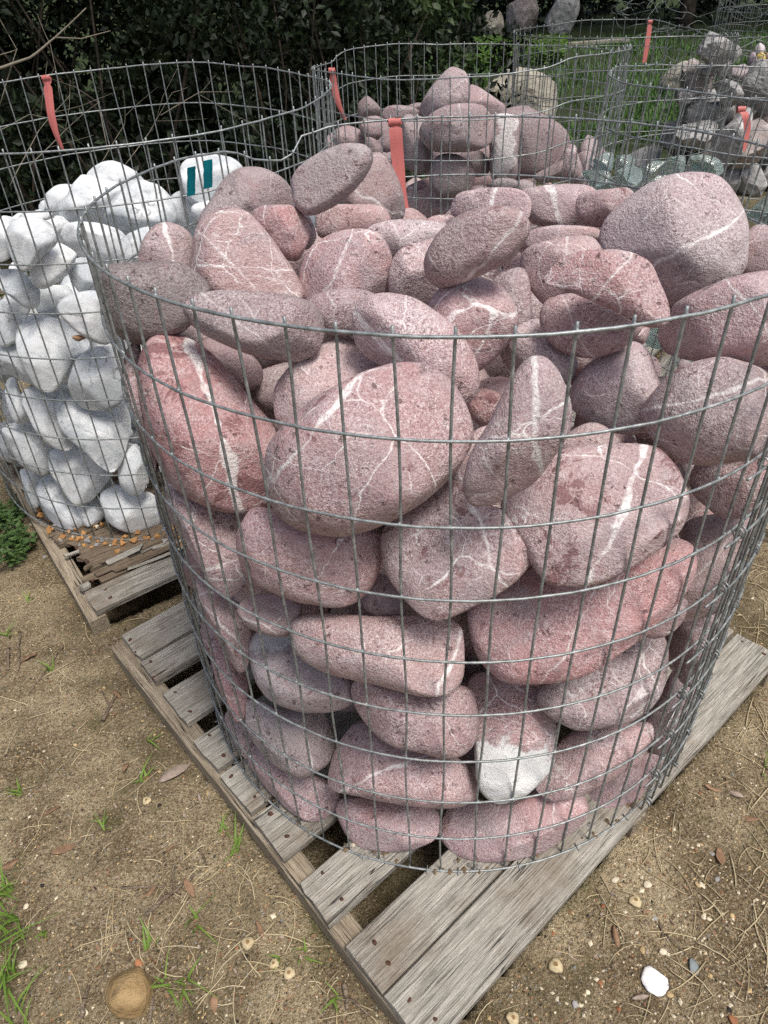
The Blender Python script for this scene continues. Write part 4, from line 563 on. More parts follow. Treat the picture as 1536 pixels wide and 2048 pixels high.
GLASS = [
 ([0.6202, 2.05, 0.8489], [0.7675, 0.6241, -0.0923, -0.1136], [436, 422, 396, 364, 339, 321, 310, 306, 307, 313, 324, 341, 364, 392, 420, 433, 437, 443, 449, 452, 429, 387, 348, 320, 302, 291, 288, 293, 305, 326, 357, 400, 445, 462, 456, 446], 0.0413),
 ([0.6988, 2.1, 0.8334], [0.766, 0.6227, -0.1009, -0.1241], [472, 417, 367, 333, 313, 300, 294, 292, 292, 293, 293, 295, 304, 319, 343, 377, 420, 448, 437, 415, 394, 375, 355, 330, 307, 290, 278, 273, 274, 280, 291, 308, 334, 370, 421, 476], 0.0386),
 ([0.7321, 2.0, 0.8401], [0.7655, 0.6193, -0.1098, -0.1357], [431, 434, 432, 413, 390, 371, 359, 354, 356, 363, 374, 387, 400, 408, 410, 414, 423, 436, 449, 446, 426, 406, 391, 382, 377, 375, 372, 369, 369, 375, 386, 403, 422, 430, 430, 430], 0.0474),
 ([0.8161, 2.05, 0.8318], [0.7625, 0.619, -0.1187, -0.1462], [415, 411, 400, 389, 381, 371, 356, 339, 326, 318, 315, 317, 325, 337, 357, 384, 418, 445, 439, 416, 396, 381, 371, 365, 358, 345, 333, 324, 322, 326, 336, 353, 375, 393, 404, 412], 0.0429),
 ([0.9093, 2.0717, 0.825], [0.7592, 0.6177, -0.1296, -0.1593], [620, 583, 548, 515, 474, 420, 373, 340, 321, 314, 320, 338, 370, 420, 491, 560, 614, 644, 623, 587, 550, 512, 468, 421, 384, 360, 346, 342, 346, 360, 385, 424, 478, 539, 595, 630], 0.048),
 ([0.6583, 1.9, 0.8402], [0.7704, 0.6156, -0.1036, -0.1297], [445, 396, 360, 335, 320, 311, 309, 311, 316, 321, 328, 340, 358, 386, 425, 473, 512, 491, 452, 417, 388, 366, 349, 331, 314, 301, 295, 295, 303, 319, 345, 384, 441, 506, 523, 494], 0.042),
 ([0.6079, 1.9673, 0.8259], [0.773, 0.6167, -0.0931, -0.1167], [555, 479, 411, 352, 309, 280, 262, 252, 250, 255, 267, 289, 325, 379, 461, 570, 634, 577, 514, 463, 422, 387, 354, 324, 299, 283, 275, 273, 280, 294, 318, 356, 416, 508, 629, 631], 0.0392),
 ([0.7359, 1.9155, 0.8263], [0.7688, 0.613, -0.1137, -0.1426], [390, 397, 395, 365, 313, 272, 243, 223, 212, 206, 206, 211, 221, 237, 259, 290, 334, 391, 437, 421, 384, 345, 307, 271, 243, 224, 213, 207, 207, 213, 225, 245, 275, 315, 356, 378], 0.0308),
]
EGG = [
 ([2.7521, 5.8, 0.7257], [0.7197, 0.6587, -0.1483, -0.1621], [347, 319, 301, 290, 287, 290, 299, 312, 325, 339, 355, 372, 390, 400, 393, 382, 375, 371, 371, 370, 362, 338, 315, 298, 289, 286, 290, 301, 321, 349, 383, 410, 426, 432, 420, 384], 0.0397, (0.55, 0.5, 0.52), 'pale round stone topping the far mixed cage'),
 ([2.7478, 5.75, 0.6801], [0.722, 0.6557, -0.1486, -0.1636], [322, 316, 311, 305, 297, 291, 289, 290, 295, 300, 302, 298, 294, 295, 300, 311, 325, 340, 342, 334, 325, 318, 313, 307, 296, 283, 274, 270, 272, 280, 294, 314, 338, 347, 341, 331], 0.0363, (0.6, 0.45, 0.12), 'yellow round stone in the far mixed cage'),
 ([2.6669, 5.7, 0.674], [0.7233, 0.6555, -0.1458, -0.1609], [305, 295, 291, 294, 302, 318, 344, 383, 437, 503, 518, 448, 385, 341, 312, 293, 283, 281, 285, 295, 310, 327, 351, 379, 413, 446, 456, 437, 416, 400, 390, 385, 380, 365, 342, 321], 0.0402, (0.4, 0.33, 0.36), 'mauve grey stone left of the yellow one'),
 ([2.8248, 5.8, 0.672], [0.7214, 0.6551, -0.151, -0.1663], [304, 285, 264, 247, 237, 232, 233, 241, 254, 275, 304, 329, 330, 318, 304, 293, 285, 280, 275, 271, 272, 275, 281, 286, 285, 275, 266, 261, 261, 267, 279, 297, 318, 330, 329, 319], 0.0323, (0.35, 0.2, 0.12), 'brown stone right of the yellow one'),
 ([2.7639, 5.7, 0.6325], [0.7241, 0.6523, -0.1498, -0.1663], [609, 600, 544, 487, 439, 400, 366, 338, 317, 303, 298, 299, 310, 330, 362, 413, 492, 608, 688, 632, 546, 469, 403, 356, 325, 306, 296, 295, 301, 316, 341, 377, 426, 476, 525, 571], 0.0444, (0.45, 0.4, 0.42), 'grey stone under the yellow one'),
]
FILL_PINK = [
 ([0.4084, 1.2354, 0.3124], [0.7873, -0.4202, 0.419, -0.1672], [0.0681, 0.0527, 0.0419]),
 ([-0.2391, 1.235, 0.6694], [0.3011, -0.6879, 0.0391, 0.6593], [0.0625, 0.0505, 0.0379]),
 ([0.5358, 0.9768, 0.735], [0.2234, 0.7339, 0.1309, 0.628], [0.0999, 0.0908, 0.0604]),
 ([-0.0627, 1.039, 0.6798], [0.6454, 0.363, -0.5459, -0.3919], [0.0925, 0.0781, 0.0574]),
 ([0.5599, 1.0653, 0.3282], [0.5983, 0.1046, 0.7873, 0.1056], [0.0745, 0.059, 0.0417]),
 ([0.4725, 1.3228, 0.8319], [0.0071, 0.6415, 0.5136, 0.5697], [0.0646, 0.0541, 0.0345]),
 ([0.093, 1.4746, 0.3992], [0.6081, -0.533, -0.4146, -0.4174], [0.0919, 0.0867, 0.0546]),
 ([0.1079, 0.9184, 0.3329], [0.6027, 0.4695, 0.3549, -0.5388], [0.0889, 0.0732, 0.0603]),
 ([0.0949, 1.2297, 0.2561], [0.8101, -0.5641, -0.1345, -0.0862], [0.0945, 0.0833, 0.0685]),
 ([-0.3107, 1.1331, 0.3173], [0.5708, -0.4467, -0.6433, 0.2467], [0.0794, 0.0733, 0.0456]),
 ([0.31, 1.0018, 0.6151], [0.1013, 0.8961, 0.0009, 0.4321], [0.0766, 0.0651, 0.0551]),
 ([0.3887, 1.1244, 0.3447], [0.7748, -0.2576, 0.5659, -0.1144], [0.0729, 0.0527, 0.0313]),
 ([0.267, 0.9876, 0.36], [0.6655, 0.4904, 0.4771, 0.2984], [0.0727, 0.0626, 0.0385]),
 ([0.108, 1.1419, 0.3847], [0.5738, -0.7484, -0.294, -0.1557], [0.0779, 0.0599, 0.0405]),
 ([-0.1267, 1.4072, 0.2325], [0.4959, -0.2228, -0.7372, -0.4013], [0.0765, 0.062, 0.0473]),
 ([0.2163, 0.8159, 0.452], [0.3963, 0.3486, 0.7674, -0.3641], [0.0668, 0.0496, 0.0291]),
 ([-0.0422, 1.4504, 0.7002], [0.6291, -0.7303, -0.2656, 0.0189], [0.0791, 0.0684, 0.0488]),
 ([0.044, 1.0925, 0.5755], [0.1092, -0.5489, 0.2428, 0.7924], [0.0915, 0.0665, 0.0539]),
 ([0.4213, 1.3694, 0.7415], [0.7923, -0.1724, 0.4447, 0.3805], [0.0702, 0.0556, 0.0409]),
 ([0.211, 1.343, 0.6466], [0.291, -0.4283, -0.5065, -0.6894], [0.0784, 0.061, 0.0495]),
 ([-0.1646, 0.9799, 0.3202], [0.0957, 0.5848, 0.0661, -0.8028], [0.086, 0.075, 0.0436]),
 ([-0.0771, 1.1257, 0.3726], [0.0396, 0.8175, -0.4366, -0.3734], [0.0574, 0.0496, 0.0404]),
 ([0.198, 1.2593, 0.371], [0.0013, -0.2393, -0.6372, -0.7326], [0.1012, 0.0872, 0.0504]),
 ([0.241, 0.8028, 0.2138], [0.617, 0.7379, 0.0384, 0.2709], [0.0635, 0.0564, 0.045]),
 ([0.3075, 1.4126, 0.2016], [0.0694, -0.4635, -0.6792, -0.5648], [0.061, 0.0496, 0.04]),
 ([-0.2254, 1.0078, 0.6583], [0.5662, 0.1416, -0.8113, -0.0344], [0.0955, 0.0757, 0.0462]),
 ([0.549, 1.1575, 0.8215], [0.3144, -0.6412, 0.1133, -0.6907], [0.0573, 0.0495, 0.039]),
 ([0.5535, 0.9687, 0.492], [0.4207, 0.6595, 0.4599, 0.4202], [0.0711, 0.0549, 0.0416]),
 ([-0.0152, 1.0844, 0.2723], [0.7041, -0.418, -0.4338, 0.3759], [0.0588, 0.0434, 0.0257]),
 ([0.0127, 0.8444, 0.5304], [0.3097, 0.5355, 0.4115, -0.6693], [0.0601, 0.0427, 0.0336]),
 ([-0.3015, 0.9391, 0.3211], [0.8715, 0.1879, -0.43, -0.142], [0.0807, 0.0664, 0.05]),
 ([0.2099, 1.4742, 0.8728], [0.777, -0.5753, -0.0575, -0.2489], [0.0746, 0.0624, 0.0461]),
 ([0.5008, 1.2723, 0.6196], [0.2422, -0.893, 0.0324, -0.378], [0.0612, 0.049, 0.0395]),
 ([-0.3213, 0.9417, 0.6327], [0.0163, -0.6674, -0.1749, 0.7237], [0.0701, 0.0507, 0.0314]),
 ([0.4482, 1.3422, 0.2614], [0.6614, -0.1531, 0.6409, 0.3583], [0.0629, 0.0513, 0.0406]),
 ([-0.1719, 1.1364, 0.2306], [0.7029, -0.2433, -0.6675, 0.0346], [0.0913, 0.0784, 0.0467]),
 ([0.436, 0.951, 0.214], [0.3773, -0.4637, 0.5316, -0.6], [0.0957, 0.0797, 0.0644]),
 ([-0.094, 1.0971, 0.5088], [0.7299, 0.0163, -0.6555, -0.1933], [0.0719, 0.0568, 0.039]),
 ([-0.2345, 1.0558, 0.4734], [0.2044, -0.8056, -0.3751, 0.4104], [0.0977, 0.0841, 0.0501]),
 ([0.0882, 1.3583, 0.366], [0.4545, -0.6381, 0.4693, 0.4074], [0.0616, 0.0537, 0.0353]),
 ([-0.2138, 1.3302, 0.5069], [0.5152, 0.0914, -0.6129, -0.592], [0.0984, 0.0745, 0.0466]),
 ([-0.259, 1.2636, 0.8455], [0.473, -0.7381, -0.3575, 0.3222], [0.0722, 0.0577, 0.048]),
 ([0.4607, 1.2362, 0.4305], [0.4972, -0.5168, 0.6937, -0.067], [0.0588, 0.05, 0.0304]),
 ([0.5313, 1.2257, 0.2049], [0.7485, -0.4199, 0.4198, -0.2953], [0.0666, 0.0478, 0.0335]),
 ([0.4182, 0.8747, 0.6168], [0.3008, -0.4097, 0.6357, -0.5811], [0.0671, 0.0624, 0.0404]),
 ([0.1284, 1.3443, 0.5088], [0.3442, -0.3014, 0.6125, 0.6446], [0.0877, 0.0827, 0.0694]),
 ([0.0036, 1.4857, 0.295], [0.3212, -0.1181, -0.6419, -0.6862], [0.0558, 0.0426, 0.0295]),
 ([-0.2117, 1.2786, 0.3085], [0.2936, 0.3559, -0.5978, -0.6556], [0.103, 0.0954, 0.0798]),
 ([-0.311, 1.1353, 0.7243], [0.5475, 0.3432, -0.4767, -0.596], [0.0702, 0.0545, 0.0449]),
 ([0.2981, 1.151, 0.5403], [0.2564, 0.4392, 0.5483, 0.6639], [0.0922, 0.0836, 0.0566]),
 ([0.1396, 1.1722, 0.6588], [0.3046, -0.6066, -0.6003, -0.4229], [0.0908, 0.0764, 0.0452]),
 ([0.5333, 1.1208, 0.5842], [0.1531, 0.5003, 0.188, 0.8312], [0.1041, 0.0944, 0.0621]),
 ([0.1613, 1.0408, 0.6711], [0.4971, 0.1069, 0.861, -0.0048], [0.0998, 0.079, 0.0577]),
 ([0.2221, 1.4782, 0.4739], [0.3758, -0.8139, -0.3452, -0.2779], [0.0694, 0.0507, 0.0395]),
 ([-0.0355, 0.8668, 0.2019], [0.386, 0.7257, 0.1793, -0.5407], [0.064, 0.0502, 0.028]),
 ([-0.3296, 1.0982, 0.8335], [0.755, -0.1515, -0.6314, 0.0914], [0.0798, 0.0585, 0.0324]),
 ([0.5527, 1.1824, 0.4046], [0.0638, 0.7373, 0.3212, 0.5909], [0.0606, 0.0501, 0.0285]),
 ([0.4111, 1.3692, 0.5923], [0.4346, -0.7173, -0.1089, -0.5335], [0.0852, 0.0701, 0.0479]),
 ([-0.061, 1.0122, 0.432], [0.8624, 0.1074, -0.4942, -0.0217], [0.0962, 0.0717, 0.0464]),
 ([0.0512, 1.2446, 0.8014], [0.5059, -0.7566, -0.4057, -0.084], [0.0562, 0.0426, 0.0304]),
 ([0.1647, 0.7009, 0.2345], [0.0304, -0.0633, 0.8549, -0.514], [0.0943, 0.0737, 0.0432]),
 ([-0.1386, 1.3666, 0.8266], [0.5414, -0.5781, 0.0949, 0.6031], [0.1044, 0.0896, 0.0729]),
 ([0.0217, 0.8787, 0.6833], [0.3585, 0.8597, 0.1767, -0.3181], [0.0979, 0.0805, 0.0556]),
 ([0.1998, 1.3506, 0.8015], [0.1537, -0.0545, 0.8737, 0.4583], [0.1013, 0.0768, 0.0449]),
 ([-0.3231, 1.0478, 0.2208], [0.0643, -0.841, -0.1, 0.5279], [0.0615, 0.0549, 0.0419]),
 ([-0.1904, 0.8034, 0.6006], [0.7229, 0.4932, -0.1787, -0.4496], [0.072, 0.0666, 0.0374]),
 ([0.1755, 0.8332, 0.6741], [0.1384, 0.4883, -0.7503, 0.4236], [0.0673, 0.0577, 0.0422]),
 ([0.3435, 1.1924, 0.7153], [0.6073, -0.4629, 0.0861, -0.64], [0.0879, 0.0781, 0.0631]),
 ([0.25, 1.3593, 0.3358], [0.5465, -0.755, 0.3615, 0.0266], [0.0551, 0.051, 0.0413]),
 ([0.0314, 0.959, 0.2111], [0.5685, 0.1819, -0.7256, 0.3424], [0.0632, 0.0465, 0.0304]),
 ([-0.0881, 0.7762, 0.308], [0.4937, 0.8145, -0.2377, -0.1908], [0.0597, 0.0439, 0.0295]),
 ([0.4118, 1.0691, 0.5598], [0.547, -0.112, 0.829, -0.0314], [0.0676, 0.06, 0.047]),
 ([0.0738, 1.3425, 0.2615], [0.2875, -0.0711, -0.4094, -0.8629], [0.099, 0.0706, 0.0411]),
 ([0.2961, 1.4596, 0.4053], [0.0026, -0.3355, -0.7702, -0.5424], [0.0669, 0.0487, 0.0338]),
 ([0.0427, 0.7451, 0.4953], [0.4852, 0.468, 0.3737, -0.6371], [0.0937, 0.0776, 0.0626]),
 ([-0.0371, 1.4621, 0.5489], [0.7308, -0.5819, 0.0535, 0.3528], [0.0587, 0.0521, 0.0397]),
 ([0.4795, 1.3117, 0.4754], [0.42, 0.2177, 0.4948, 0.729], [0.0571, 0.0433, 0.0356]),
 ([0.1496, 1.0644, 0.5142], [0.2846, 0.3324, 0.3858, 0.8122], [0.084, 0.072, 0.0417]),
 ([0.0918, 1.4741, 0.6248], [0.636, -0.6025, 0.305, 0.3735], [0.097, 0.075, 0.0551]),
 ([0.2638, 0.7624, 0.3996], [0.2103, -0.1213, 0.6874, -0.6845], [0.06, 0.0449, 0.0309]),
 ([0.3941, 1.4089, 0.8891], [0.5121, -0.7269, -0.055, -0.4543], [0.0557, 0.0464, 0.0282]),
 ([0.2449, 1.4788, 0.2847], [0.6338, -0.5438, -0.2216, -0.5035], [0.0701, 0.0508, 0.0331]),
 ([-0.0367, 1.3407, 0.5963], [0.2331, 0.1069, -0.6906, -0.6762], [0.1041, 0.0772, 0.0437]),
 ([0.1428, 1.1854, 0.8035], [0.1055, 0.0158, 0.7109, 0.6951], [0.0621, 0.054, 0.0428]),
 ([-0.2889, 1.2104, 0.4785], [0.1899, 0.6213, -0.5876, -0.4823], [0.0704, 0.0546, 0.0444]),
 ([0.2025, 1.1256, 0.52], [0.3119, -0.5254, -0.2026, -0.7653], [0.0645, 0.0544, 0.0326]),
 ([0.3503, 0.8437, 0.3851], [0.4028, 0.5774, -0.1152, 0.7008], [0.0605, 0.0453, 0.0276]),
 ([0.033, 0.6953, 0.3482], [0.0425, 0.2463, 0.7672, -0.5907], [0.072, 0.053, 0.0308]),
 ([-0.2508, 1.3093, 0.6971], [0.7769, -0.4595, -0.3723, 0.2162], [0.0571, 0.0532, 0.0303]),
 ([-0.311, 1.1583, 0.6049], [0.6751, 0.0493, -0.7001, -0.2274], [0.0602, 0.0562, 0.0397]),
 ([-0.0089, 1.1561, 0.8538], [0.5984, -0.5384, -0.5931, 0.016], [0.0896, 0.0631, 0.0439]),
 ([-0.2908, 0.8853, 0.5413], [0.7373, 0.2396, -0.6316, 0.0094], [0.0609, 0.053, 0.0436]),
 ([0.2799, 1.1338, 0.2614], [0.4999, 0.1916, 0.6953, 0.4795], [0.0981, 0.0832, 0.0552]),
 ([0.0303, 1.2845, 0.7275], [0.5861, -0.7559, -0.2915, -0.0078], [0.0779, 0.0694, 0.0489]),
 ([0.257, 0.8789, 0.5557], [0.6642, 0.349, 0.6115, -0.2512], [0.0788, 0.0699, 0.0528]),
 ([-0.0005, 0.9108, 0.3446], [0.5803, 0.4163, -0.6766, 0.1792], [0.0551, 0.0467, 0.0276]),
 ([0.2401, 1.4588, 0.7572], [0.7311, -0.6267, -0.0395, -0.2667], [0.0835, 0.0721, 0.0536]),
 ([0.0328, 0.9839, 0.8053], [0.7353, 0.3627, -0.5705, 0.0477], [0.0715, 0.0519, 0.0393]),
 ([-0.3164, 0.931, 0.7463], [0.2622, -0.555, -0.4031, 0.6788], [0.0557, 0.0397, 0.0335]),
 ([0.3416, 1.0731, 0.8905], [0.6357, -0.4193, 0.4394, -0.4765], [0.0615, 0.0581, 0.0371]),
 ([0.3866, 1.2197, 0.4947], [0.7884, -0.3869, 0.2106, -0.4294], [0.0586, 0.0499, 0.0321]),
 ([0.3226, 0.9333, 0.7362], [0.1085, 0.759, -0.2551, 0.5891], [0.0669, 0.0628, 0.0383]),
 ([-0.0447, 1.3089, 0.4512], [0.5887, -0.3151, -0.6461, -0.3697], [0.0731, 0.065, 0.0414]),
 ([0.5407, 0.9063, 0.3223], [0.5122, -0.3168, 0.5758, -0.5529], [0.0648, 0.0516, 0.0386]),
 ([-0.105, 0.8466, 0.6252], [0.4773, -0.0394, -0.7383, 0.475], [0.0599, 0.0534, 0.0295]),
 ([0.424, 0.9302, 0.4429], [0.5177, 0.5422, 0.1787, 0.6372], [0.0728, 0.0597, 0.035]),
 ([0.1137, 0.8909, 0.4977], [0.1274, 0.0981, -0.6746, 0.7204], [0.0934, 0.0658, 0.0363]),
 ([0.4169, 1.1558, 0.8538], [0.7094, -0.0796, 0.6795, 0.1693], [0.0932, 0.0805, 0.0461]),
 ([0.1444, 0.8319, 0.5606], [0.3232, 0.2683, -0.4735, 0.7742], [0.0576, 0.0452, 0.0362]),
 ([0.0612, 1.4901, 0.8678], [0.2353, -0.1479, 0.3629, 0.8894], [0.0558, 0.0504, 0.0362]),
 ([0.1664, 0.7162, 0.5321], [0.7503, 0.4296, 0.3117, -0.3941], [0.0554, 0.0505, 0.0385]),
 ([-0.1619, 0.8778, 0.4775], [0.3714, 0.7192, -0.5705, -0.1392], [0.0934, 0.0776, 0.0509]),
 ([-0.1715, 1.0846, 0.8244], [0.318, -0.7329, -0.4665, 0.3795], [0.0727, 0.0616, 0.0396]),
 ([0.4894, 0.7989, 0.8268], [0.3468, 0.7701, -0.0106, 0.5354], [0.0701, 0.0506, 0.0375]),
 ([-0.081, 1.2741, 0.7544], [0.3351, 0.1295, -0.7565, -0.5464], [0.0586, 0.0556, 0.0341]),
 ([0.389, 0.7905, 0.2366], [0.457, 0.7458, -0.0015, 0.4847], [0.0754, 0.0632, 0.0449]),
 ([-0.3367, 1.0539, 0.4523], [0.3489, -0.6549, -0.4264, 0.5172], [0.0607, 0.0439, 0.0283]),
 ([0.5386, 1.176, 0.8181], [0.4499, -0.5933, 0.1929, -0.6391], [0.0954, 0.0731, 0.0439]),
 ([0.3046, 0.7344, 0.5462], [0.3056, 0.9125, -0.1227, 0.2428], [0.0733, 0.0529, 0.0418]),
 ([0.2689, 1.1518, 0.809], [0.6702, -0.0709, 0.6414, 0.3666], [0.0605, 0.0462, 0.0363]),
 ([-0.0308, 0.908, 0.33], [0.4438, 0.7144, 0.0426, -0.5393], [0.0878, 0.0803, 0.0596]),
 ([-0.0422, 1.3814, 0.2507], [0.3909, -0.0835, -0.6831, -0.6113], [0.065, 0.0508, 0.0341]),
 ([0.2962, 1.3051, 0.5235], [0.1951, -0.3226, -0.3004, -0.8761], [0.0749, 0.0677, 0.048]),
 ([-0.0908, 1.4338, 0.4028], [0.3314, -0.8334, 0.272, 0.3487], [0.0661, 0.0573, 0.0432]),
 ([-0.1598, 1.2108, 0.5455], [0.5302, -0.6183, -0.1395, 0.5631], [0.0561, 0.0485, 0.0387]),
 ([-0.268, 1.02, 0.8238], [0.812, 0.149, -0.5395, -0.1655], [0.0737, 0.0595, 0.0415]),
 ([0.3802, 1.4022, 0.3515], [0.5392, -0.6739, -0.0762, -0.4992], [0.0581, 0.0498, 0.0419]),
 ([-0.1721, 0.8675, 0.2681], [0.4944, 0.1688, -0.8331, 0.1817], [0.0635, 0.0492, 0.0378]),
 ([0.2981, 1.4466, 0.6327], [0.3223, 0.0216, 0.4844, 0.813], [0.0596, 0.0531, 0.0449]),
 ([0.1583, 1.035, 0.2371], [0.4881, -0.3504, 0.6306, -0.4912], [0.0617, 0.051, 0.0289]),
 ([-0.059, 0.9344, 0.6411], [0.2031, 0.8457, 0.1355, -0.4746], [0.0363, 0.034, 0.0206]),
 ([-0.2431, 0.9259, 0.7932], [0.5211, -0.309, -0.5243, 0.5985], [0.0373, 0.0347, 0.0276]),
 ([-0.1203, 0.9873, 0.6547], [0.8038, 0.2037, -0.5518, -0.0892], [0.0317, 0.0239, 0.0145]),
 ([0.2846, 0.7871, 0.659], [0.6091, 0.1126, 0.5021, -0.6035], [0.0314, 0.0277, 0.0217]),
 ([-0.2468, 1.0029, 0.3136], [0.2568, 0.5729, -0.1181, -0.7693], [0.031, 0.0248, 0.0199]),
 ([-0.2123, 0.8969, 0.2108], [0.4701, 0.668, -0.1997, -0.5412], [0.0334, 0.0303, 0.0255]),
 ([0.1511, 0.7813, 0.6088], [0.4617, 0.3608, -0.4198, 0.6932], [0.0477, 0.0394, 0.0252]),
 ([0.0283, 0.762, 0.6387], [0.0583, -0.1133, -0.4614, 0.878], [0.0381, 0.0308, 0.0223]),
 ([0.5279, 1.0185, 0.4066], [0.6951, -0.1673, 0.6613, -0.2272], [0.0404, 0.0344, 0.0231]),
 ([0.1969, 1.0189, 0.3106], [0.5881, 0.5502, 0.5013, 0.3164], [0.043, 0.0375, 0.0241]),
 ([0.386, 0.9644, 0.5366], [0.702, 0.2086, 0.681, -0.0005], [0.0543, 0.0391, 0.0273]),
 ([0.1364, 0.7969, 0.2535], [0.8359, 0.4245, -0.1299, 0.3227], [0.0343, 0.0272, 0.0202]),
 ([0.3998, 0.8879, 0.7807], [0.1601, 0.7147, -0.1996, 0.6509], [0.0332, 0.0236, 0.0155]),
 ([0.4822, 0.8055, 0.3428], [0.7612, 0.3098, 0.5661, -0.0644], [0.0339, 0.0282, 0.0211]),
 ([0.0441, 0.9898, 0.296], [0.5695, -0.0863, -0.5662, 0.5896], [0.0388, 0.028, 0.0158]),
 ([0.058, 0.7471, 0.2201], [0.6066, 0.7271, -0.2994, 0.1175], [0.0521, 0.0417, 0.0269]),
 ([0.4522, 1.0389, 0.665], [0.6311, -0.0541, 0.7716, -0.0587], [0.0339, 0.0312, 0.02]),
 ([0.3365, 0.7307, 0.7334], [0.5263, 0.1816, 0.6959, -0.4536], [0.0392, 0.0323, 0.018]),
 ([0.4083, 0.9611, 0.6274], [0.6216, 0.0822, 0.7707, -0.1133], [0.0428, 0.0312, 0.0174]),
 ([-0.0675, 0.7781, 0.3924], [0.7007, 0.6432, -0.1628, -0.2622], [0.04, 0.0338, 0.0247]),
 ([-0.028, 1.0291, 0.1958], [0.5347, 0.5199, -0.507, -0.432], [0.0425, 0.033, 0.0265]),
 ([0.3192, 0.9031, 0.3676], [0.3908, 0.6595, -0.0478, 0.6403], [0.0427, 0.0304, 0.0218]),
 ([0.3682, 0.9584, 0.8747], [0.1897, 0.4563, -0.0568, 0.8675], [0.0332, 0.0285, 0.0209]),
 ([0.2281, 0.8661, 0.3524], [0.3017, -0.0419, 0.768, -0.5634], [0.033, 0.0299, 0.0195]),
 ([0.2275, 0.9702, 0.5075], [0.6386, 0.4949, 0.5865, 0.0576], [0.0401, 0.0362, 0.0257]),
 ([-0.1181, 1.0149, 0.4723], [0.5156, -0.4098, -0.582, 0.4769], [0.0312, 0.0246, 0.0205]),
 ([0.3808, 0.7464, 0.6472], [0.7376, 0.2915, 0.5425, -0.2771], [0.0357, 0.0271, 0.0216]),
 ([0.1414, 0.9125, 0.1827], [0.3263, 0.1182, 0.5152, -0.7837], [0.0454, 0.0359, 0.0253]),
 ([0.3596, 0.9892, 0.8199], [0.2271, -0.5787, 0.3527, -0.6993], [0.0425, 0.0371, 0.0239]),
 ([0.2791, 0.7316, 0.3261], [0.1891, -0.13, 0.5175, -0.8243], [0.0428, 0.0356, 0.0262]),
 ([-0.0988, 0.8102, 0.7413], [0.5949, 0.0093, -0.5071, 0.6236], [0.0342, 0.0256, 0.0186]),
 ([-0.0462, 0.7119, 0.2251], [0.4715, 0.5117, -0.6778, 0.2376], [0.0514, 0.0452, 0.0316]),
 ([0.0791, 0.966, 0.483], [0.7582, 0.5916, -0.2735, -0.0165], [0.0411, 0.0355, 0.0255]),
 ([0.468, 1.0047, 0.579], [0.4115, -0.5269, 0.5478, -0.5029], [0.0424, 0.0304, 0.0224]),
 ([0.2413, 0.6846, 0.4998], [0.3734, 0.7503, -0.3857, 0.3859], [0.0395, 0.0312, 0.0243]),
 ([0.5148, 0.9505, 0.3664], [0.0804, -0.7962, 0.3345, -0.4977], [0.0401, 0.0286, 0.0197]),
 ([-0.1952, 0.7659, 0.4383], [0.4892, -0.0223, -0.7376, 0.4649], [0.0444, 0.0334, 0.0266]),
 ([0.3603, 0.7728, 0.4313], [0.4272, 0.8511, 0.1258, 0.278], [0.0306, 0.0219, 0.0154]),
 ([0.0436, 1.0224, 0.6638], [0.018, 0.5622, 0.1671, -0.8098], [0.0334, 0.0282, 0.0215]),
 ([-0.267, 0.9315, 0.7042], [0.3732, 0.7324, -0.2653, -0.5038], [0.0316, 0.0289, 0.0207]),
 ([0.2886, 0.905, 0.2779], [0.0731, -0.5624, 0.6087, -0.5549], [0.0395, 0.0345, 0.0247]),
 ([0.4181, 1.0114, 0.3103], [0.4702, -0.3144, 0.784, -0.2556], [0.0358, 0.0252, 0.0191]),
 ([0.2403, 0.9033, 0.7019], [0.2172, -0.2531, 0.5564, -0.7611], [0.0482, 0.0379, 0.0317]),
 ([-0.0165, 0.8114, 0.4211], [0.6948, 0.493, 0.0601, -0.5202], [0.0499, 0.0434, 0.0318]),
 ([0.3246, 0.9898, 0.4142], [0.8952, 0.0748, 0.4307, -0.0867], [0.0513, 0.0423, 0.0355]),
 ([0.4521, 0.9081, 0.6951], [0.4735, 0.6514, 0.5368, 0.2516], [0.0342, 0.0301, 0.0184]),
 ([0.3633, 0.9269, 0.3063], [0.1142, 0.6818, -0.2042, 0.6931], [0.0375, 0.0283, 0.0211]),
 ([0.3968, 0.8129, 0.5264], [0.5799, 0.5869, 0.5615, 0.0635], [0.0403, 0.0362, 0.0261]),
 ([0.0294, 0.9666, 0.5424], [0.5965, 0.5547, -0.0384, -0.5788], [0.0462, 0.0367, 0.0284]),
 ([0.2659, 0.7427, 0.7106], [0.787, 0.5406, 0.295, -0.0376], [0.0391, 0.0358, 0.0297]),
 ([0.3185, 1.0221, 0.801], [0.651, 0.297, 0.6697, 0.1987], [0.0493, 0.0402, 0.0248]),
 ([0.4095, 0.8173, 0.6884], [0.5419, -0.0366, 0.6922, -0.4752], [0.031, 0.0252, 0.0161]),
 ([0.2945, 0.8816, 0.6656], [0.6833, 0.3604, 0.6158, -0.1553], [0.0473, 0.0335, 0.0195]),
 ([0.1203, 0.8537, 0.4002], [0.5145, 0.6468, -0.4371, 0.3548], [0.0311, 0.0218, 0.0157]),
 ([0.0952, 0.9315, 0.7815], [0.3039, 0.2617, -0.7571, 0.5157], [0.0358, 0.0286, 0.0158]),
 ([0.0435, 1.0347, 0.1995], [0.2663, 0.6583, -0.1421, -0.6896], [0.038, 0.0295, 0.0194]),
 ([0.527, 1.0101, 0.8762], [0.2309, 0.6605, 0.1553, 0.6974], [0.0423, 0.0314, 0.0252]),
 ([0.5347, 0.9322, 0.8453], [0.3849, -0.4728, 0.5564, -0.5645], [0.0408, 0.0294, 0.0178]),
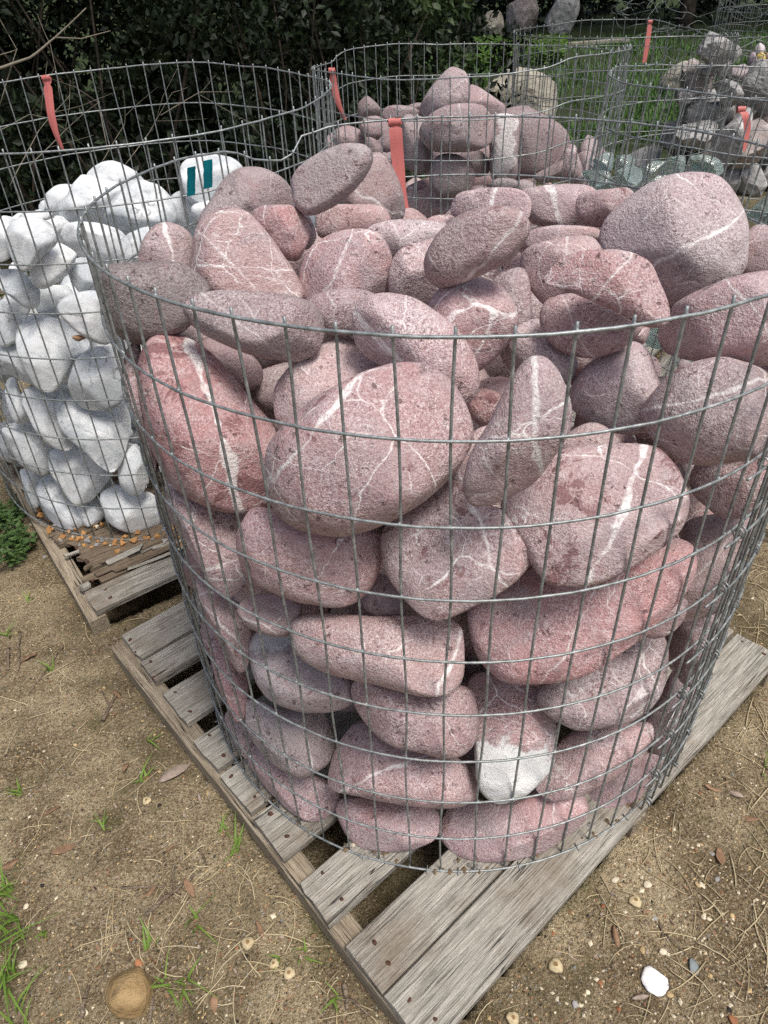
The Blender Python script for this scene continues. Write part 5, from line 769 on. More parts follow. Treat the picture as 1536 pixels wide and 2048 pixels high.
 ([0.118, 1.0189, 0.3542], [0.2911, 0.4381, -0.7177, 0.4563], [0.0416, 0.0337, 0.0227]),
 ([-0.0743, 0.8834, 0.5435], [0.7957, 0.4657, -0.2887, -0.2582], [0.055, 0.0513, 0.0422]),
 ([-0.0103, 0.7481, 0.2758], [0.2661, 0.7682, 0.4537, -0.365], [0.0386, 0.0288, 0.0184]),
 ([0.0872, 1.0166, 0.5736], [0.6165, 0.5274, -0.0262, -0.5841], [0.0374, 0.031, 0.0233]),
 ([0.0346, 1.027, 0.4163], [0.7143, 0.0738, -0.6904, 0.0877], [0.0486, 0.042, 0.03]),
 ([0.1278, 0.7852, 0.5142], [0.6356, 0.6462, 0.3145, -0.2819], [0.034, 0.028, 0.0237]),
 ([0.1201, 0.8327, 0.222], [0.5168, 0.5956, 0.4675, -0.3995], [0.0375, 0.0288, 0.0194]),
 ([0.1076, 0.7482, 0.6601], [0.4827, 0.3592, 0.4536, -0.6575], [0.0374, 0.0317, 0.0241]),
 ([0.159, 0.9494, 0.4437], [0.6356, 0.5242, 0.5085, -0.2504], [0.0392, 0.0358, 0.0301]),
 ([0.2018, 0.8807, 0.2526], [0.6479, 0.2931, 0.5398, -0.4505], [0.0525, 0.0392, 0.0255]),
 ([0.0923, 0.7255, 0.3665], [0.3228, 0.4694, 0.6357, -0.521], [0.0451, 0.0319, 0.0204]),
 ([0.2882, 0.8528, 0.3935], [0.8327, 0.4346, 0.1722, 0.2967], [0.039, 0.0328, 0.0254]),
 ([0.2643, 0.9363, 0.7761], [0.475, 0.764, 0.1728, 0.401], [0.0375, 0.033, 0.0277]),
 ([0.464, 1.0131, 0.3771], [0.2137, -0.6248, 0.2572, -0.7055], [0.04, 0.0359, 0.0227]),
 ([0.3829, 0.7333, 0.3241], [0.7383, 0.4546, 0.49, -0.0904], [0.0421, 0.0374, 0.028]),
 ([0.456, 0.9421, 0.7931], [0.8031, 0.2999, 0.3052, 0.4148], [0.0368, 0.0294, 0.0168]),
 ([0.0024, 0.9279, 0.4985], [0.4474, 0.0922, -0.8117, 0.364], [0.0302, 0.0267, 0.0205]),
 ([0.1202, 0.955, 0.5828], [0.4116, 0.5679, 0.5845, -0.408], [0.0352, 0.0266, 0.0185]),
 ([-0.1299, 0.81, 0.3559], [0.1035, 0.6953, 0.4505, -0.5504], [0.0357, 0.0254, 0.0205]),
 ([0.1867, 0.9775, 0.3749], [0.2486, 0.7178, -0.2926, 0.5808], [0.0321, 0.0295, 0.0201]),
 ([0.1714, 0.7667, 0.671], [0.6806, 0.7178, 0.1462, -0.0095], [0.03, 0.0267, 0.0213]),
 ([0.4602, 0.9037, 0.3593], [0.2702, 0.6756, -0.0139, 0.6858], [0.0431, 0.0338, 0.025]),
 ([-0.1925, 0.7903, 0.2065], [0.2918, 0.8828, 0.0162, -0.3677], [0.0375, 0.0295, 0.0171]),
 ([0.3309, 1.0455, 0.1912], [0.4844, -0.412, 0.2804, -0.719], [0.0444, 0.0352, 0.0274]),
 ([0.2101, 0.8811, 0.1703], [0.658, 0.3761, 0.5589, -0.3364], [0.0329, 0.0312, 0.0226]),
 ([0.4297, 0.8998, 0.5346], [0.4826, 0.5228, 0.0871, 0.6973], [0.0434, 0.0304, 0.0178]),
 ([0.2462, 1.0149, 0.7796], [0.487, -0.3752, 0.4712, -0.6325], [0.0329, 0.0235, 0.0147]),
]
FILL_WHITE = [
 ([-1.05, 1.7359, 0.4343], [0.2549, -0.3694, -0.8233, 0.3476], [0.0593, 0.045, 0.0356]),
 ([-0.9924, 1.754, 0.3481], [0.6534, 0.2225, -0.7057, 0.1599], [0.0746, 0.0618, 0.042]),
 ([-0.2482, 1.6791, 0.4661], [0.497, 0.7347, 0.1174, 0.4465], [0.1037, 0.0803, 0.0517]),
 ([-0.9482, 1.6301, 0.6263], [0.8301, 0.4029, -0.3855, 0.0082], [0.088, 0.0821, 0.0503]),
 ([-1.0731, 1.7946, 0.5458], [0.78, 0.1143, -0.5949, 0.157], [0.0696, 0.0639, 0.0404]),
 ([-0.5842, 2.1349, 0.3488], [0.4421, -0.7562, 0.4597, 0.1461], [0.0735, 0.053, 0.0322]),
 ([-0.3588, 2.0683, 0.5324], [0.3845, -0.739, 0.2643, -0.4859], [0.0657, 0.0549, 0.0418]),
 ([-1.1149, 2.0402, 0.6413], [0.5478, -0.492, -0.5665, 0.3701], [0.0649, 0.0535, 0.0314]),
 ([-0.2784, 1.8622, 0.6717], [0.2625, -0.5665, 0.5759, -0.5277], [0.1011, 0.085, 0.0657]),
 ([-0.1668, 1.7904, 0.4252], [0.7231, 0.251, 0.6433, -0.0176], [0.072, 0.0544, 0.0387]),
 ([-0.4325, 2.3419, 0.5057], [0.6801, -0.6822, 0.2555, -0.0818], [0.0991, 0.0707, 0.0513]),
 ([-0.6439, 2.2305, 0.3991], [0.4704, -0.4898, 0.4786, 0.5565], [0.0668, 0.058, 0.0389]),
 ([-0.6342, 1.9739, 0.3816], [0.6631, -0.0167, -0.6829, 0.306], [0.063, 0.0511, 0.0415]),
 ([-0.8415, 1.8883, 0.587], [0.1271, 0.8358, 0.1281, -0.5186], [0.0988, 0.0861, 0.0615]),
 ([-0.4889, 1.8871, 0.5547], [0.4052, -0.2302, 0.6915, -0.552], [0.0821, 0.0609, 0.0448]),
 ([-0.3297, 2.3707, 0.691], [0.6292, -0.6318, 0.4526, -0.0109], [0.0767, 0.0714, 0.0433]),
 ([-0.5458, 2.2668, 0.6667], [0.7641, -0.5589, 0.2785, 0.1622], [0.085, 0.0698, 0.0556]),
 ([-0.8599, 2.4167, 0.4286], [0.5832, -0.5458, -0.5725, -0.1848], [0.0666, 0.0474, 0.0318]),
 ([-0.1514, 1.9891, 0.5918], [0.387, -0.601, 0.3795, -0.5873], [0.1019, 0.0798, 0.0613]),
 ([-1.0363, 2.2219, 0.3159], [0.6366, -0.3771, -0.6726, -0.0098], [0.0857, 0.0606, 0.0485]),
 ([-0.418, 1.8408, 0.3733], [0.7871, 0.1372, 0.5286, -0.2869], [0.0679, 0.06, 0.0436]),
 ([-0.1499, 1.8545, 0.2209], [0.2303, 0.6767, 0.0391, 0.6982], [0.0698, 0.0549, 0.0434]),
 ([-0.209, 2.2197, 0.5409], [0.8062, -0.2509, 0.5313, 0.0701], [0.0813, 0.0768, 0.0542]),
 ([-1.1046, 2.0033, 0.3877], [0.2534, -0.5439, -0.1469, 0.7864], [0.0997, 0.0752, 0.0449]),
 ([-0.652, 2.3323, 0.4143], [0.0623, -0.1228, 0.6852, 0.7152], [0.0979, 0.0768, 0.0519]),
 ([-0.1789, 2.1276, 0.2228], [0.5503, -0.2521, 0.7959, 0.0089], [0.0839, 0.0776, 0.0648]),
 ([-0.6492, 2.1283, 0.4858], [0.5909, -0.5306, -0.4883, -0.3617], [0.0827, 0.0767, 0.0583]),
 ([-0.9433, 2.3267, 0.2863], [0.0291, -0.6136, 0.589, 0.5251], [0.0738, 0.0663, 0.056]),
 ([-0.4411, 2.0593, 0.2493], [0.5743, 0.2, 0.5944, 0.5262], [0.0641, 0.0549, 0.0345]),
 ([-0.2624, 1.8083, 0.1904], [0.5503, 0.6456, 0.3694, 0.3793], [0.057, 0.0536, 0.0378]),
 ([-0.8481, 2.0717, 0.3059], [0.67, -0.4507, -0.2572, 0.5309], [0.0765, 0.0659, 0.0401]),
 ([-1.0587, 2.2149, 0.4987], [0.5869, -0.526, -0.6002, 0.1362], [0.0789, 0.0588, 0.0324]),
 ([-0.1403, 2.0224, 0.3524], [0.4072, -0.5455, 0.2629, -0.6837], [0.0701, 0.0616, 0.0485]),
 ([-0.322, 1.6212, 0.2279], [0.5603, 0.0805, 0.6363, -0.5241], [0.1003, 0.0749, 0.0636]),
 ([-0.1829, 1.7484, 0.6202], [0.6714, 0.2096, 0.6983, -0.1331], [0.0686, 0.0631, 0.0354]),
 ([-0.4561, 2.0949, 0.4262], [0.2148, -0.6366, -0.2096, -0.7104], [0.0851, 0.0704, 0.0403]),
 ([-0.2897, 2.3404, 0.2656], [0.8052, -0.2342, 0.456, 0.2981], [0.062, 0.0537, 0.0411]),
 ([-0.6, 1.7073, 0.3536], [0.8725, 0.4637, 0.0979, -0.1185], [0.0874, 0.0653, 0.0482]),
 ([-0.9847, 2.3247, 0.5121], [0.6671, -0.5613, -0.1092, 0.4776], [0.058, 0.0501, 0.0281]),
 ([-0.2641, 1.931, 0.2525], [0.4072, 0.6557, 0.4183, 0.4788], [0.0974, 0.0889, 0.0547]),
 ([-0.2456, 1.6595, 0.7782], [0.5941, 0.6618, 0.1608, 0.4281], [0.07, 0.0571, 0.0372]),
 ([-0.8065, 2.4293, 0.7642], [0.6525, -0.7298, -0.1755, 0.1036], [0.0999, 0.074, 0.0435]),
 ([-0.3973, 1.5448, 0.5922], [0.5285, 0.6803, -0.1803, 0.4748], [0.0817, 0.068, 0.0411]),
 ([-1.0394, 2.2233, 0.6848], [0.771, -0.1026, -0.5638, -0.2776], [0.0697, 0.0617, 0.0451]),
 ([-0.5913, 2.4621, 0.2391], [0.007, -0.058, -0.8108, -0.5824], [0.0958, 0.0774, 0.0471]),
 ([-1.0621, 1.7946, 0.2366], [0.64, 0.5155, -0.5, -0.2732], [0.0742, 0.063, 0.0506]),
 ([-0.1985, 2.2306, 0.7171], [0.5696, -0.0156, 0.7557, 0.3229], [0.0713, 0.0548, 0.0396]),
 ([-0.4654, 1.9331, 0.2882], [0.6947, -0.1373, 0.5785, -0.4048], [0.0844, 0.0688, 0.0512]),
 ([-0.2716, 1.6416, 0.6694], [0.4833, -0.0448, 0.6921, -0.5343], [0.0689, 0.0524, 0.0443]),
 ([-0.8087, 2.0386, 0.4972], [0.1881, 0.5387, -0.327, -0.7533], [0.0731, 0.0671, 0.0478]),
 ([-0.8636, 1.8899, 0.7749], [0.6067, -0.1914, -0.6138, 0.4675], [0.06, 0.0506, 0.0419]),
 ([-0.6037, 1.7859, 0.4938], [0.6137, 0.4085, 0.4181, -0.5308], [0.0885, 0.0822, 0.0484]),
 ([-0.4321, 2.3295, 0.7504], [0.4528, -0.5593, -0.2766, -0.6368], [0.1012, 0.078, 0.0536]),
 ([-0.6651, 2.467, 0.4206], [0.5529, -0.5846, -0.4684, -0.3648], [0.0699, 0.0631, 0.0409]),
 ([-0.4558, 1.5187, 0.4077], [0.0341, 0.1435, -0.3602, 0.9212], [0.0698, 0.0565, 0.0403]),
 ([-1.0635, 2.0772, 0.5258], [0.7758, -0.1293, -0.6176, -0.0072], [0.0557, 0.0513, 0.0385]),
 ([-0.6984, 1.8237, 0.1899], [0.6986, 0.668, -0.2434, -0.0811], [0.0631, 0.0511, 0.0319]),
 ([-0.9027, 2.2469, 0.683], [0.3687, -0.8676, -0.0821, 0.3233], [0.0899, 0.0693, 0.042]),
 ([-0.4722, 1.6895, 0.3215], [0.6529, 0.7087, 0.2543, 0.0827], [0.0566, 0.0467, 0.0372]),
 ([-0.4078, 2.403, 0.3728], [0.7011, -0.3764, 0.4973, 0.3455], [0.0961, 0.0751, 0.0567]),
 ([-0.7602, 2.1783, 0.6184], [0.4687, -0.4415, 0.1828, 0.7429], [0.0732, 0.0674, 0.0417]),
 ([-0.4059, 1.7762, 0.5297], [0.6562, 0.6369, 0.3429, 0.2146], [0.0821, 0.0739, 0.0604]),
 ([-0.6899, 1.8618, 0.679], [0.2469, 0.6943, 0.4539, -0.501], [0.062, 0.0437, 0.0366]),
 ([-0.6681, 2.339, 0.2847], [0.1462, -0.0614, -0.7312, -0.6635], [0.0645, 0.0608, 0.0343]),
 ([-0.1257, 1.9374, 0.7674], [0.5372, 0.3616, 0.7325, 0.2099], [0.0572, 0.0435, 0.0339]),
 ([-0.6762, 2.258, 0.6721], [0.0852, -0.2997, 0.7936, 0.5226], [0.0609, 0.0485, 0.0272]),
 ([-0.2079, 2.2709, 0.2047], [0.3242, 0.3131, 0.7118, 0.5388], [0.0588, 0.0442, 0.0256]),
 ([-0.4212, 1.7927, 0.6519], [0.0326, -0.5239, 0.5452, -0.6536], [0.0658, 0.0534, 0.0332]),
 ([-0.277, 2.2955, 0.3935], [0.4734, -0.3983, 0.7748, 0.1304], [0.0929, 0.079, 0.064]),
 ([-0.62, 1.9398, 0.7263], [0.4522, 0.4905, -0.5477, 0.5049], [0.0588, 0.0443, 0.0293]),
 ([-0.8216, 2.2184, 0.3916], [0.3981, -0.764, 0.1421, 0.4875], [0.0875, 0.0805, 0.0455]),
 ([-0.9284, 1.9932, 0.3888], [0.4331, -0.4475, -0.2347, 0.7464], [0.0623, 0.0442, 0.0276]),
 ([-0.6688, 2.2694, 0.2168], [0.5872, -0.5341, 0.3277, 0.5123], [0.0554, 0.0476, 0.0356]),
 ([-0.3481, 1.795, 0.2216], [0.4958, 0.3933, 0.7717, -0.0628], [0.0956, 0.0699, 0.0447]),
 ([-0.6621, 1.5708, 0.3045], [0.2275, 0.2624, -0.7901, 0.505], [0.0611, 0.0463, 0.0337]),
 ([-0.7792, 2.4228, 0.3327], [0.0486, -0.3027, 0.6812, 0.6648], [0.0837, 0.0764, 0.0595]),
 ([-0.8713, 2.2209, 0.269], [0.0328, 0.5972, -0.6617, -0.4522], [0.0975, 0.072, 0.0484]),
 ([-0.3487, 2.0129, 0.7136], [0.6906, -0.0581, 0.7204, 0.0278], [0.1, 0.0869, 0.0491]),
 ([-0.5151, 2.0462, 0.5425], [0.3803, -0.7133, 0.0076, -0.5887], [0.0704, 0.0502, 0.0424]),
 ([-0.4139, 1.9024, 0.6398], [0.6502, 0.0669, 0.7353, -0.1794], [0.0597, 0.0561, 0.0425]),
 ([-0.8262, 1.9844, 0.1962], [0.5106, 0.4432, -0.6358, -0.3724], [0.0566, 0.0491, 0.0331]),
 ([-0.8706, 1.8232, 0.2109], [0.5902, 0.5661, -0.1482, -0.5562], [0.0947, 0.0726, 0.0425]),
 ([-0.533, 2.4578, 0.5777], [0.3203, -0.3311, -0.4945, -0.7371], [0.062, 0.058, 0.0443]),
 ([-0.8102, 2.3371, 0.7725], [0.2323, 0.0963, -0.7478, -0.6145], [0.06, 0.052, 0.0293]),
 ([-0.4038, 2.4254, 0.6109], [0.877, -0.4377, 0.1963, -0.0266], [0.0578, 0.0412, 0.0349]),
 ([-0.8822, 2.4105, 0.2761], [0.6743, -0.4473, -0.5397, -0.2323], [0.0563, 0.0427, 0.026]),
 ([-0.7231, 2.0514, 0.2973], [0.4784, -0.7565, -0.2207, 0.3876], [0.0579, 0.0536, 0.0355]),
 ([-0.6771, 1.6998, 0.6741], [0.4547, 0.094, -0.3048, 0.8316], [0.0864, 0.0757, 0.0606]),
 ([-0.563, 1.8694, 0.2188], [0.3295, 0.0999, 0.8054, -0.4825], [0.0686, 0.0572, 0.0328]),
 ([-0.9294, 2.2644, 0.4086], [0.8188, -0.3574, -0.4457, -0.0554], [0.0729, 0.0606, 0.0419]),
 ([-0.4723, 2.1631, 0.5269], [0.4269, 0.0612, 0.626, 0.6497], [0.0603, 0.0542, 0.0341]),
 ([-0.7217, 1.8485, 0.3419], [0.3779, 0.4361, 0.2187, -0.7869], [0.0917, 0.0781, 0.0523]),
 ([-0.684, 2.3579, 0.6736], [0.3971, -0.255, -0.6147, -0.6319], [0.0935, 0.0763, 0.0518]),
 ([-0.8451, 2.191, 0.7262], [0.5249, -0.7476, -0.1437, 0.3808], [0.0699, 0.0612, 0.0401]),
 ([-0.4932, 2.2666, 0.2941], [0.5824, -0.6737, 0.4443, 0.0978], [0.1037, 0.0971, 0.0538]),
 ([-0.2598, 1.9718, 0.76], [0.5351, -0.4004, 0.3389, -0.6622], [0.0545, 0.0455, 0.0351]),
 ([-0.5239, 1.6013, 0.4829], [0.635, 0.6359, -0.1989, 0.3909], [0.0345, 0.031, 0.0207]),
 ([-0.7522, 1.9305, 0.1863], [0.1934, -0.4867, -0.3328, 0.7842], [0.0532, 0.0443, 0.028]),
 ([-0.9309, 1.9762, 0.7378], [0.0729, -0.8092, -0.1131, 0.572], [0.0459, 0.0397, 0.0281]),
 ([-0.9232, 1.9792, 0.2635], [0.1941, -0.5474, -0.1338, 0.803], [0.0537, 0.0486, 0.029]),
 ([-0.3769, 1.7177, 0.6641], [0.2986, -0.2114, 0.543, -0.7559], [0.0504, 0.0393, 0.0279]),
 ([-0.6361, 1.6592, 0.2085], [0.038, 0.0424, -0.9176, 0.3934], [0.0361, 0.0277, 0.0184]),
 ([-0.8468, 1.7296, 0.5969], [0.1896, -0.2739, -0.4971, 0.8012], [0.043, 0.0321, 0.0198]),
 ([-0.7572, 1.5893, 0.2153], [0.4577, 0.1972, -0.6191, 0.6069], [0.0474, 0.0347, 0.0245]),
 ([-0.6034, 1.8006, 0.666], [0.5977, 0.7429, -0.2022, 0.2236], [0.0353, 0.0279, 0.0194]),
 ([-0.5873, 1.6753, 0.4566], [0.6042, 0.3534, -0.3049, 0.6458], [0.0474, 0.0335, 0.0254]),
 ([-0.9388, 1.653, 0.4451], [0.0462, 0.5662, 0.5039, -0.6507], [0.0326, 0.03, 0.0228]),
 ([-0.8923, 1.643, 0.2763], [0.648, 0.5666, -0.0078, -0.5089], [0.0541, 0.039, 0.0324]),
 ([-0.6982, 1.8946, 0.4466], [0.6765, 0.2391, -0.612, 0.3327], [0.0359, 0.0317, 0.0178]),
 ([-0.9999, 1.971, 0.2687], [0.6751, 0.3169, -0.5595, -0.3615], [0.0432, 0.0316, 0.0217]),
 ([-0.8095, 1.756, 0.3094], [0.0868, -0.4283, -0.6983, 0.5669], [0.0524, 0.04, 0.0235]),
 ([-0.6905, 1.8829, 0.5615], [0.6253, 0.286, -0.6326, 0.3563], [0.0458, 0.033, 0.0196]),
 ([-0.6063, 1.9734, 0.5692], [0.3936, -0.2599, 0.7958, -0.3799], [0.0434, 0.0339, 0.0278]),
 ([-0.491, 1.7113, 0.1967], [0.3226, 0.7558, -0.3836, 0.4213], [0.0445, 0.0312, 0.0231]),
 ([-0.3078, 1.8458, 0.3967], [0.7987, 0.351, 0.4339, 0.2248], [0.031, 0.0219, 0.0185]),
 ([-0.5452, 1.6294, 0.4277], [0.1082, -0.0155, 0.8223, -0.5584], [0.0345, 0.0298, 0.0228]),
 ([-0.5464, 1.9444, 0.3547], [0.7506, 0.2692, 0.6029, -0.023], [0.0385, 0.0279, 0.0206]),
 ([-0.7567, 1.5817, 0.5423], [0.3272, 0.6431, 0.4898, -0.4894], [0.0356, 0.0296, 0.0199]),
 ([-0.4219, 1.6244, 0.2034], [0.5554, 0.5506, -0.1784, 0.5971], [0.0456, 0.0332, 0.0245]),
 ([-0.7827, 1.6501, 0.1689], [0.7189, 0.6181, -0.0264, -0.317], [0.0355, 0.0275, 0.0155]),
 ([-0.8032, 1.8416, 0.3998], [0.436, -0.196, -0.4769, 0.7376], [0.0383, 0.0283, 0.0208]),
 ([-1.0201, 1.9362, 0.2022], [0.237, -0.6775, -0.359, 0.5966], [0.0463, 0.0412, 0.0282]),
 ([-0.704, 1.7264, 0.5835], [0.6409, 0.5905, 0.1816, -0.4557], [0.0429, 0.0391, 0.0236]),
 ([-0.4478, 1.6382, 0.5165], [0.526, 0.111, 0.5272, -0.6581], [0.0467, 0.0359, 0.023]),
 ([-1.0082, 1.7871, 0.6243], [0.5834, 0.3636, -0.7263, -0.0018], [0.0383, 0.0283, 0.0177]),
 ([-0.5466, 1.8419, 0.7257], [0.2063, -0.1189, 0.7696, -0.5924], [0.0414, 0.0343, 0.0221]),
 ([-0.4329, 1.5692, 0.7416], [0.6099, 0.723, -0.0421, 0.3218], [0.0401, 0.0362, 0.0295]),
 ([-1.0218, 1.8565, 0.7318], [0.3723, 0.7483, -0.3021, -0.4585], [0.0316, 0.0261, 0.0191]),
 ([-0.6965, 1.6564, 0.3186], [0.1255, 0.4427, 0.7778, -0.4281], [0.0398, 0.0323, 0.0255]),
 ([-0.9767, 1.8412, 0.5723], [0.7944, 0.3086, -0.503, -0.1438], [0.0474, 0.0344, 0.0241]),
 ([-1.0875, 1.9789, 0.1844], [0.4054, -0.5746, -0.397, 0.5898], [0.0482, 0.0444, 0.0362]),
 ([-0.695, 1.8388, 0.4979], [0.3531, 0.1242, -0.7983, 0.4717], [0.0504, 0.036, 0.0204]),
 ([-0.9632, 1.7192, 0.5086], [0.5311, 0.715, -0.1902, -0.413], [0.0301, 0.0233, 0.0165]),
 ([-0.9817, 1.6843, 0.7246], [0.1596, -0.4399, -0.577, 0.6694], [0.0404, 0.0372, 0.0267]),
 ([-0.8492, 1.8308, 0.6921], [0.3069, 0.742, 0.0733, -0.5915], [0.035, 0.0275, 0.0229]),
 ([-0.8852, 1.9701, 0.4765], [0.7234, 0.129, -0.669, -0.1116], [0.0389, 0.0343, 0.0272]),
 ([-0.3078, 1.7009, 0.5986], [0.426, 0.5296, -0.1067, 0.7257], [0.0526, 0.0473, 0.035]),
 ([-0.48, 1.6804, 0.451], [0.6766, 0.5701, 0.4406, -0.1518], [0.0416, 0.0328, 0.0193]),
 ([-0.2734, 1.9011, 0.4655], [0.1648, -0.5862, 0.2775, -0.7431], [0.0434, 0.0379, 0.0257]),
 ([-0.4002, 1.7471, 0.4338], [0.4666, 0.7451, -0.0288, 0.4756], [0.0346, 0.0285, 0.0167]),
 ([-0.7773, 1.9171, 0.2806], [0.4597, -0.2778, -0.7298, 0.423], [0.039, 0.0288, 0.0174]),
 ([-0.215, 1.8316, 0.4995], [0.3558, -0.4409, 0.6692, -0.4808], [0.034, 0.0267, 0.0184]),
 ([-0.87, 1.7121, 0.7207], [0.1843, 0.8332, 0.3379, -0.3969], [0.0524, 0.0371, 0.0222]),
 ([-0.6046, 1.875, 0.405], [0.2707, 0.1463, 0.6444, -0.7001], [0.0352, 0.0261, 0.0158]),
 ([-0.8274, 1.6278, 0.3751], [0.2321, 0.7597, 0.4437, -0.4149], [0.0329, 0.029, 0.0197]),
 ([-0.5853, 1.9439, 0.5073], [0.5979, 0.5246, 0.6037, -0.0545], [0.0518, 0.0363, 0.0224]),
 ([-0.555, 1.5994, 0.1824], [0.7963, 0.4564, 0.2644, -0.296], [0.0437, 0.041, 0.0335]),
 ([-0.3516, 1.9347, 0.4007], [0.1314, -0.7142, 0.28, -0.6279], [0.0357, 0.0309, 0.0197]),
 ([-0.6582, 1.9157, 0.3034], [0.2511, 0.5832, 0.4485, -0.629], [0.0497, 0.0424, 0.0266]),
 ([-0.5477, 1.8757, 0.6468], [0.6494, 0.6158, 0.446, -0.0132], [0.0511, 0.0439, 0.0329]),
 ([-1.0618, 1.954, 0.5719], [0.2853, -0.5147, -0.2242, 0.7768], [0.0386, 0.0346, 0.0263]),
 ([-0.5745, 1.945, 0.6477], [0.4318, -0.202, 0.5494, -0.6862], [0.0439, 0.0354, 0.0286]),
 ([-0.6686, 1.6228, 0.5546], [0.2009, 0.0865, -0.6467, 0.7307], [0.0472, 0.0439, 0.0287]),
 ([-0.9634, 1.9583, 0.6651], [0.7639, 0.0894, -0.6364, -0.0585], [0.0328, 0.0298, 0.0243]),
 ([-0.4949, 1.7406, 0.2753], [0.4715, 0.1843, 0.6921, -0.5145], [0.0395, 0.037, 0.0248]),
]
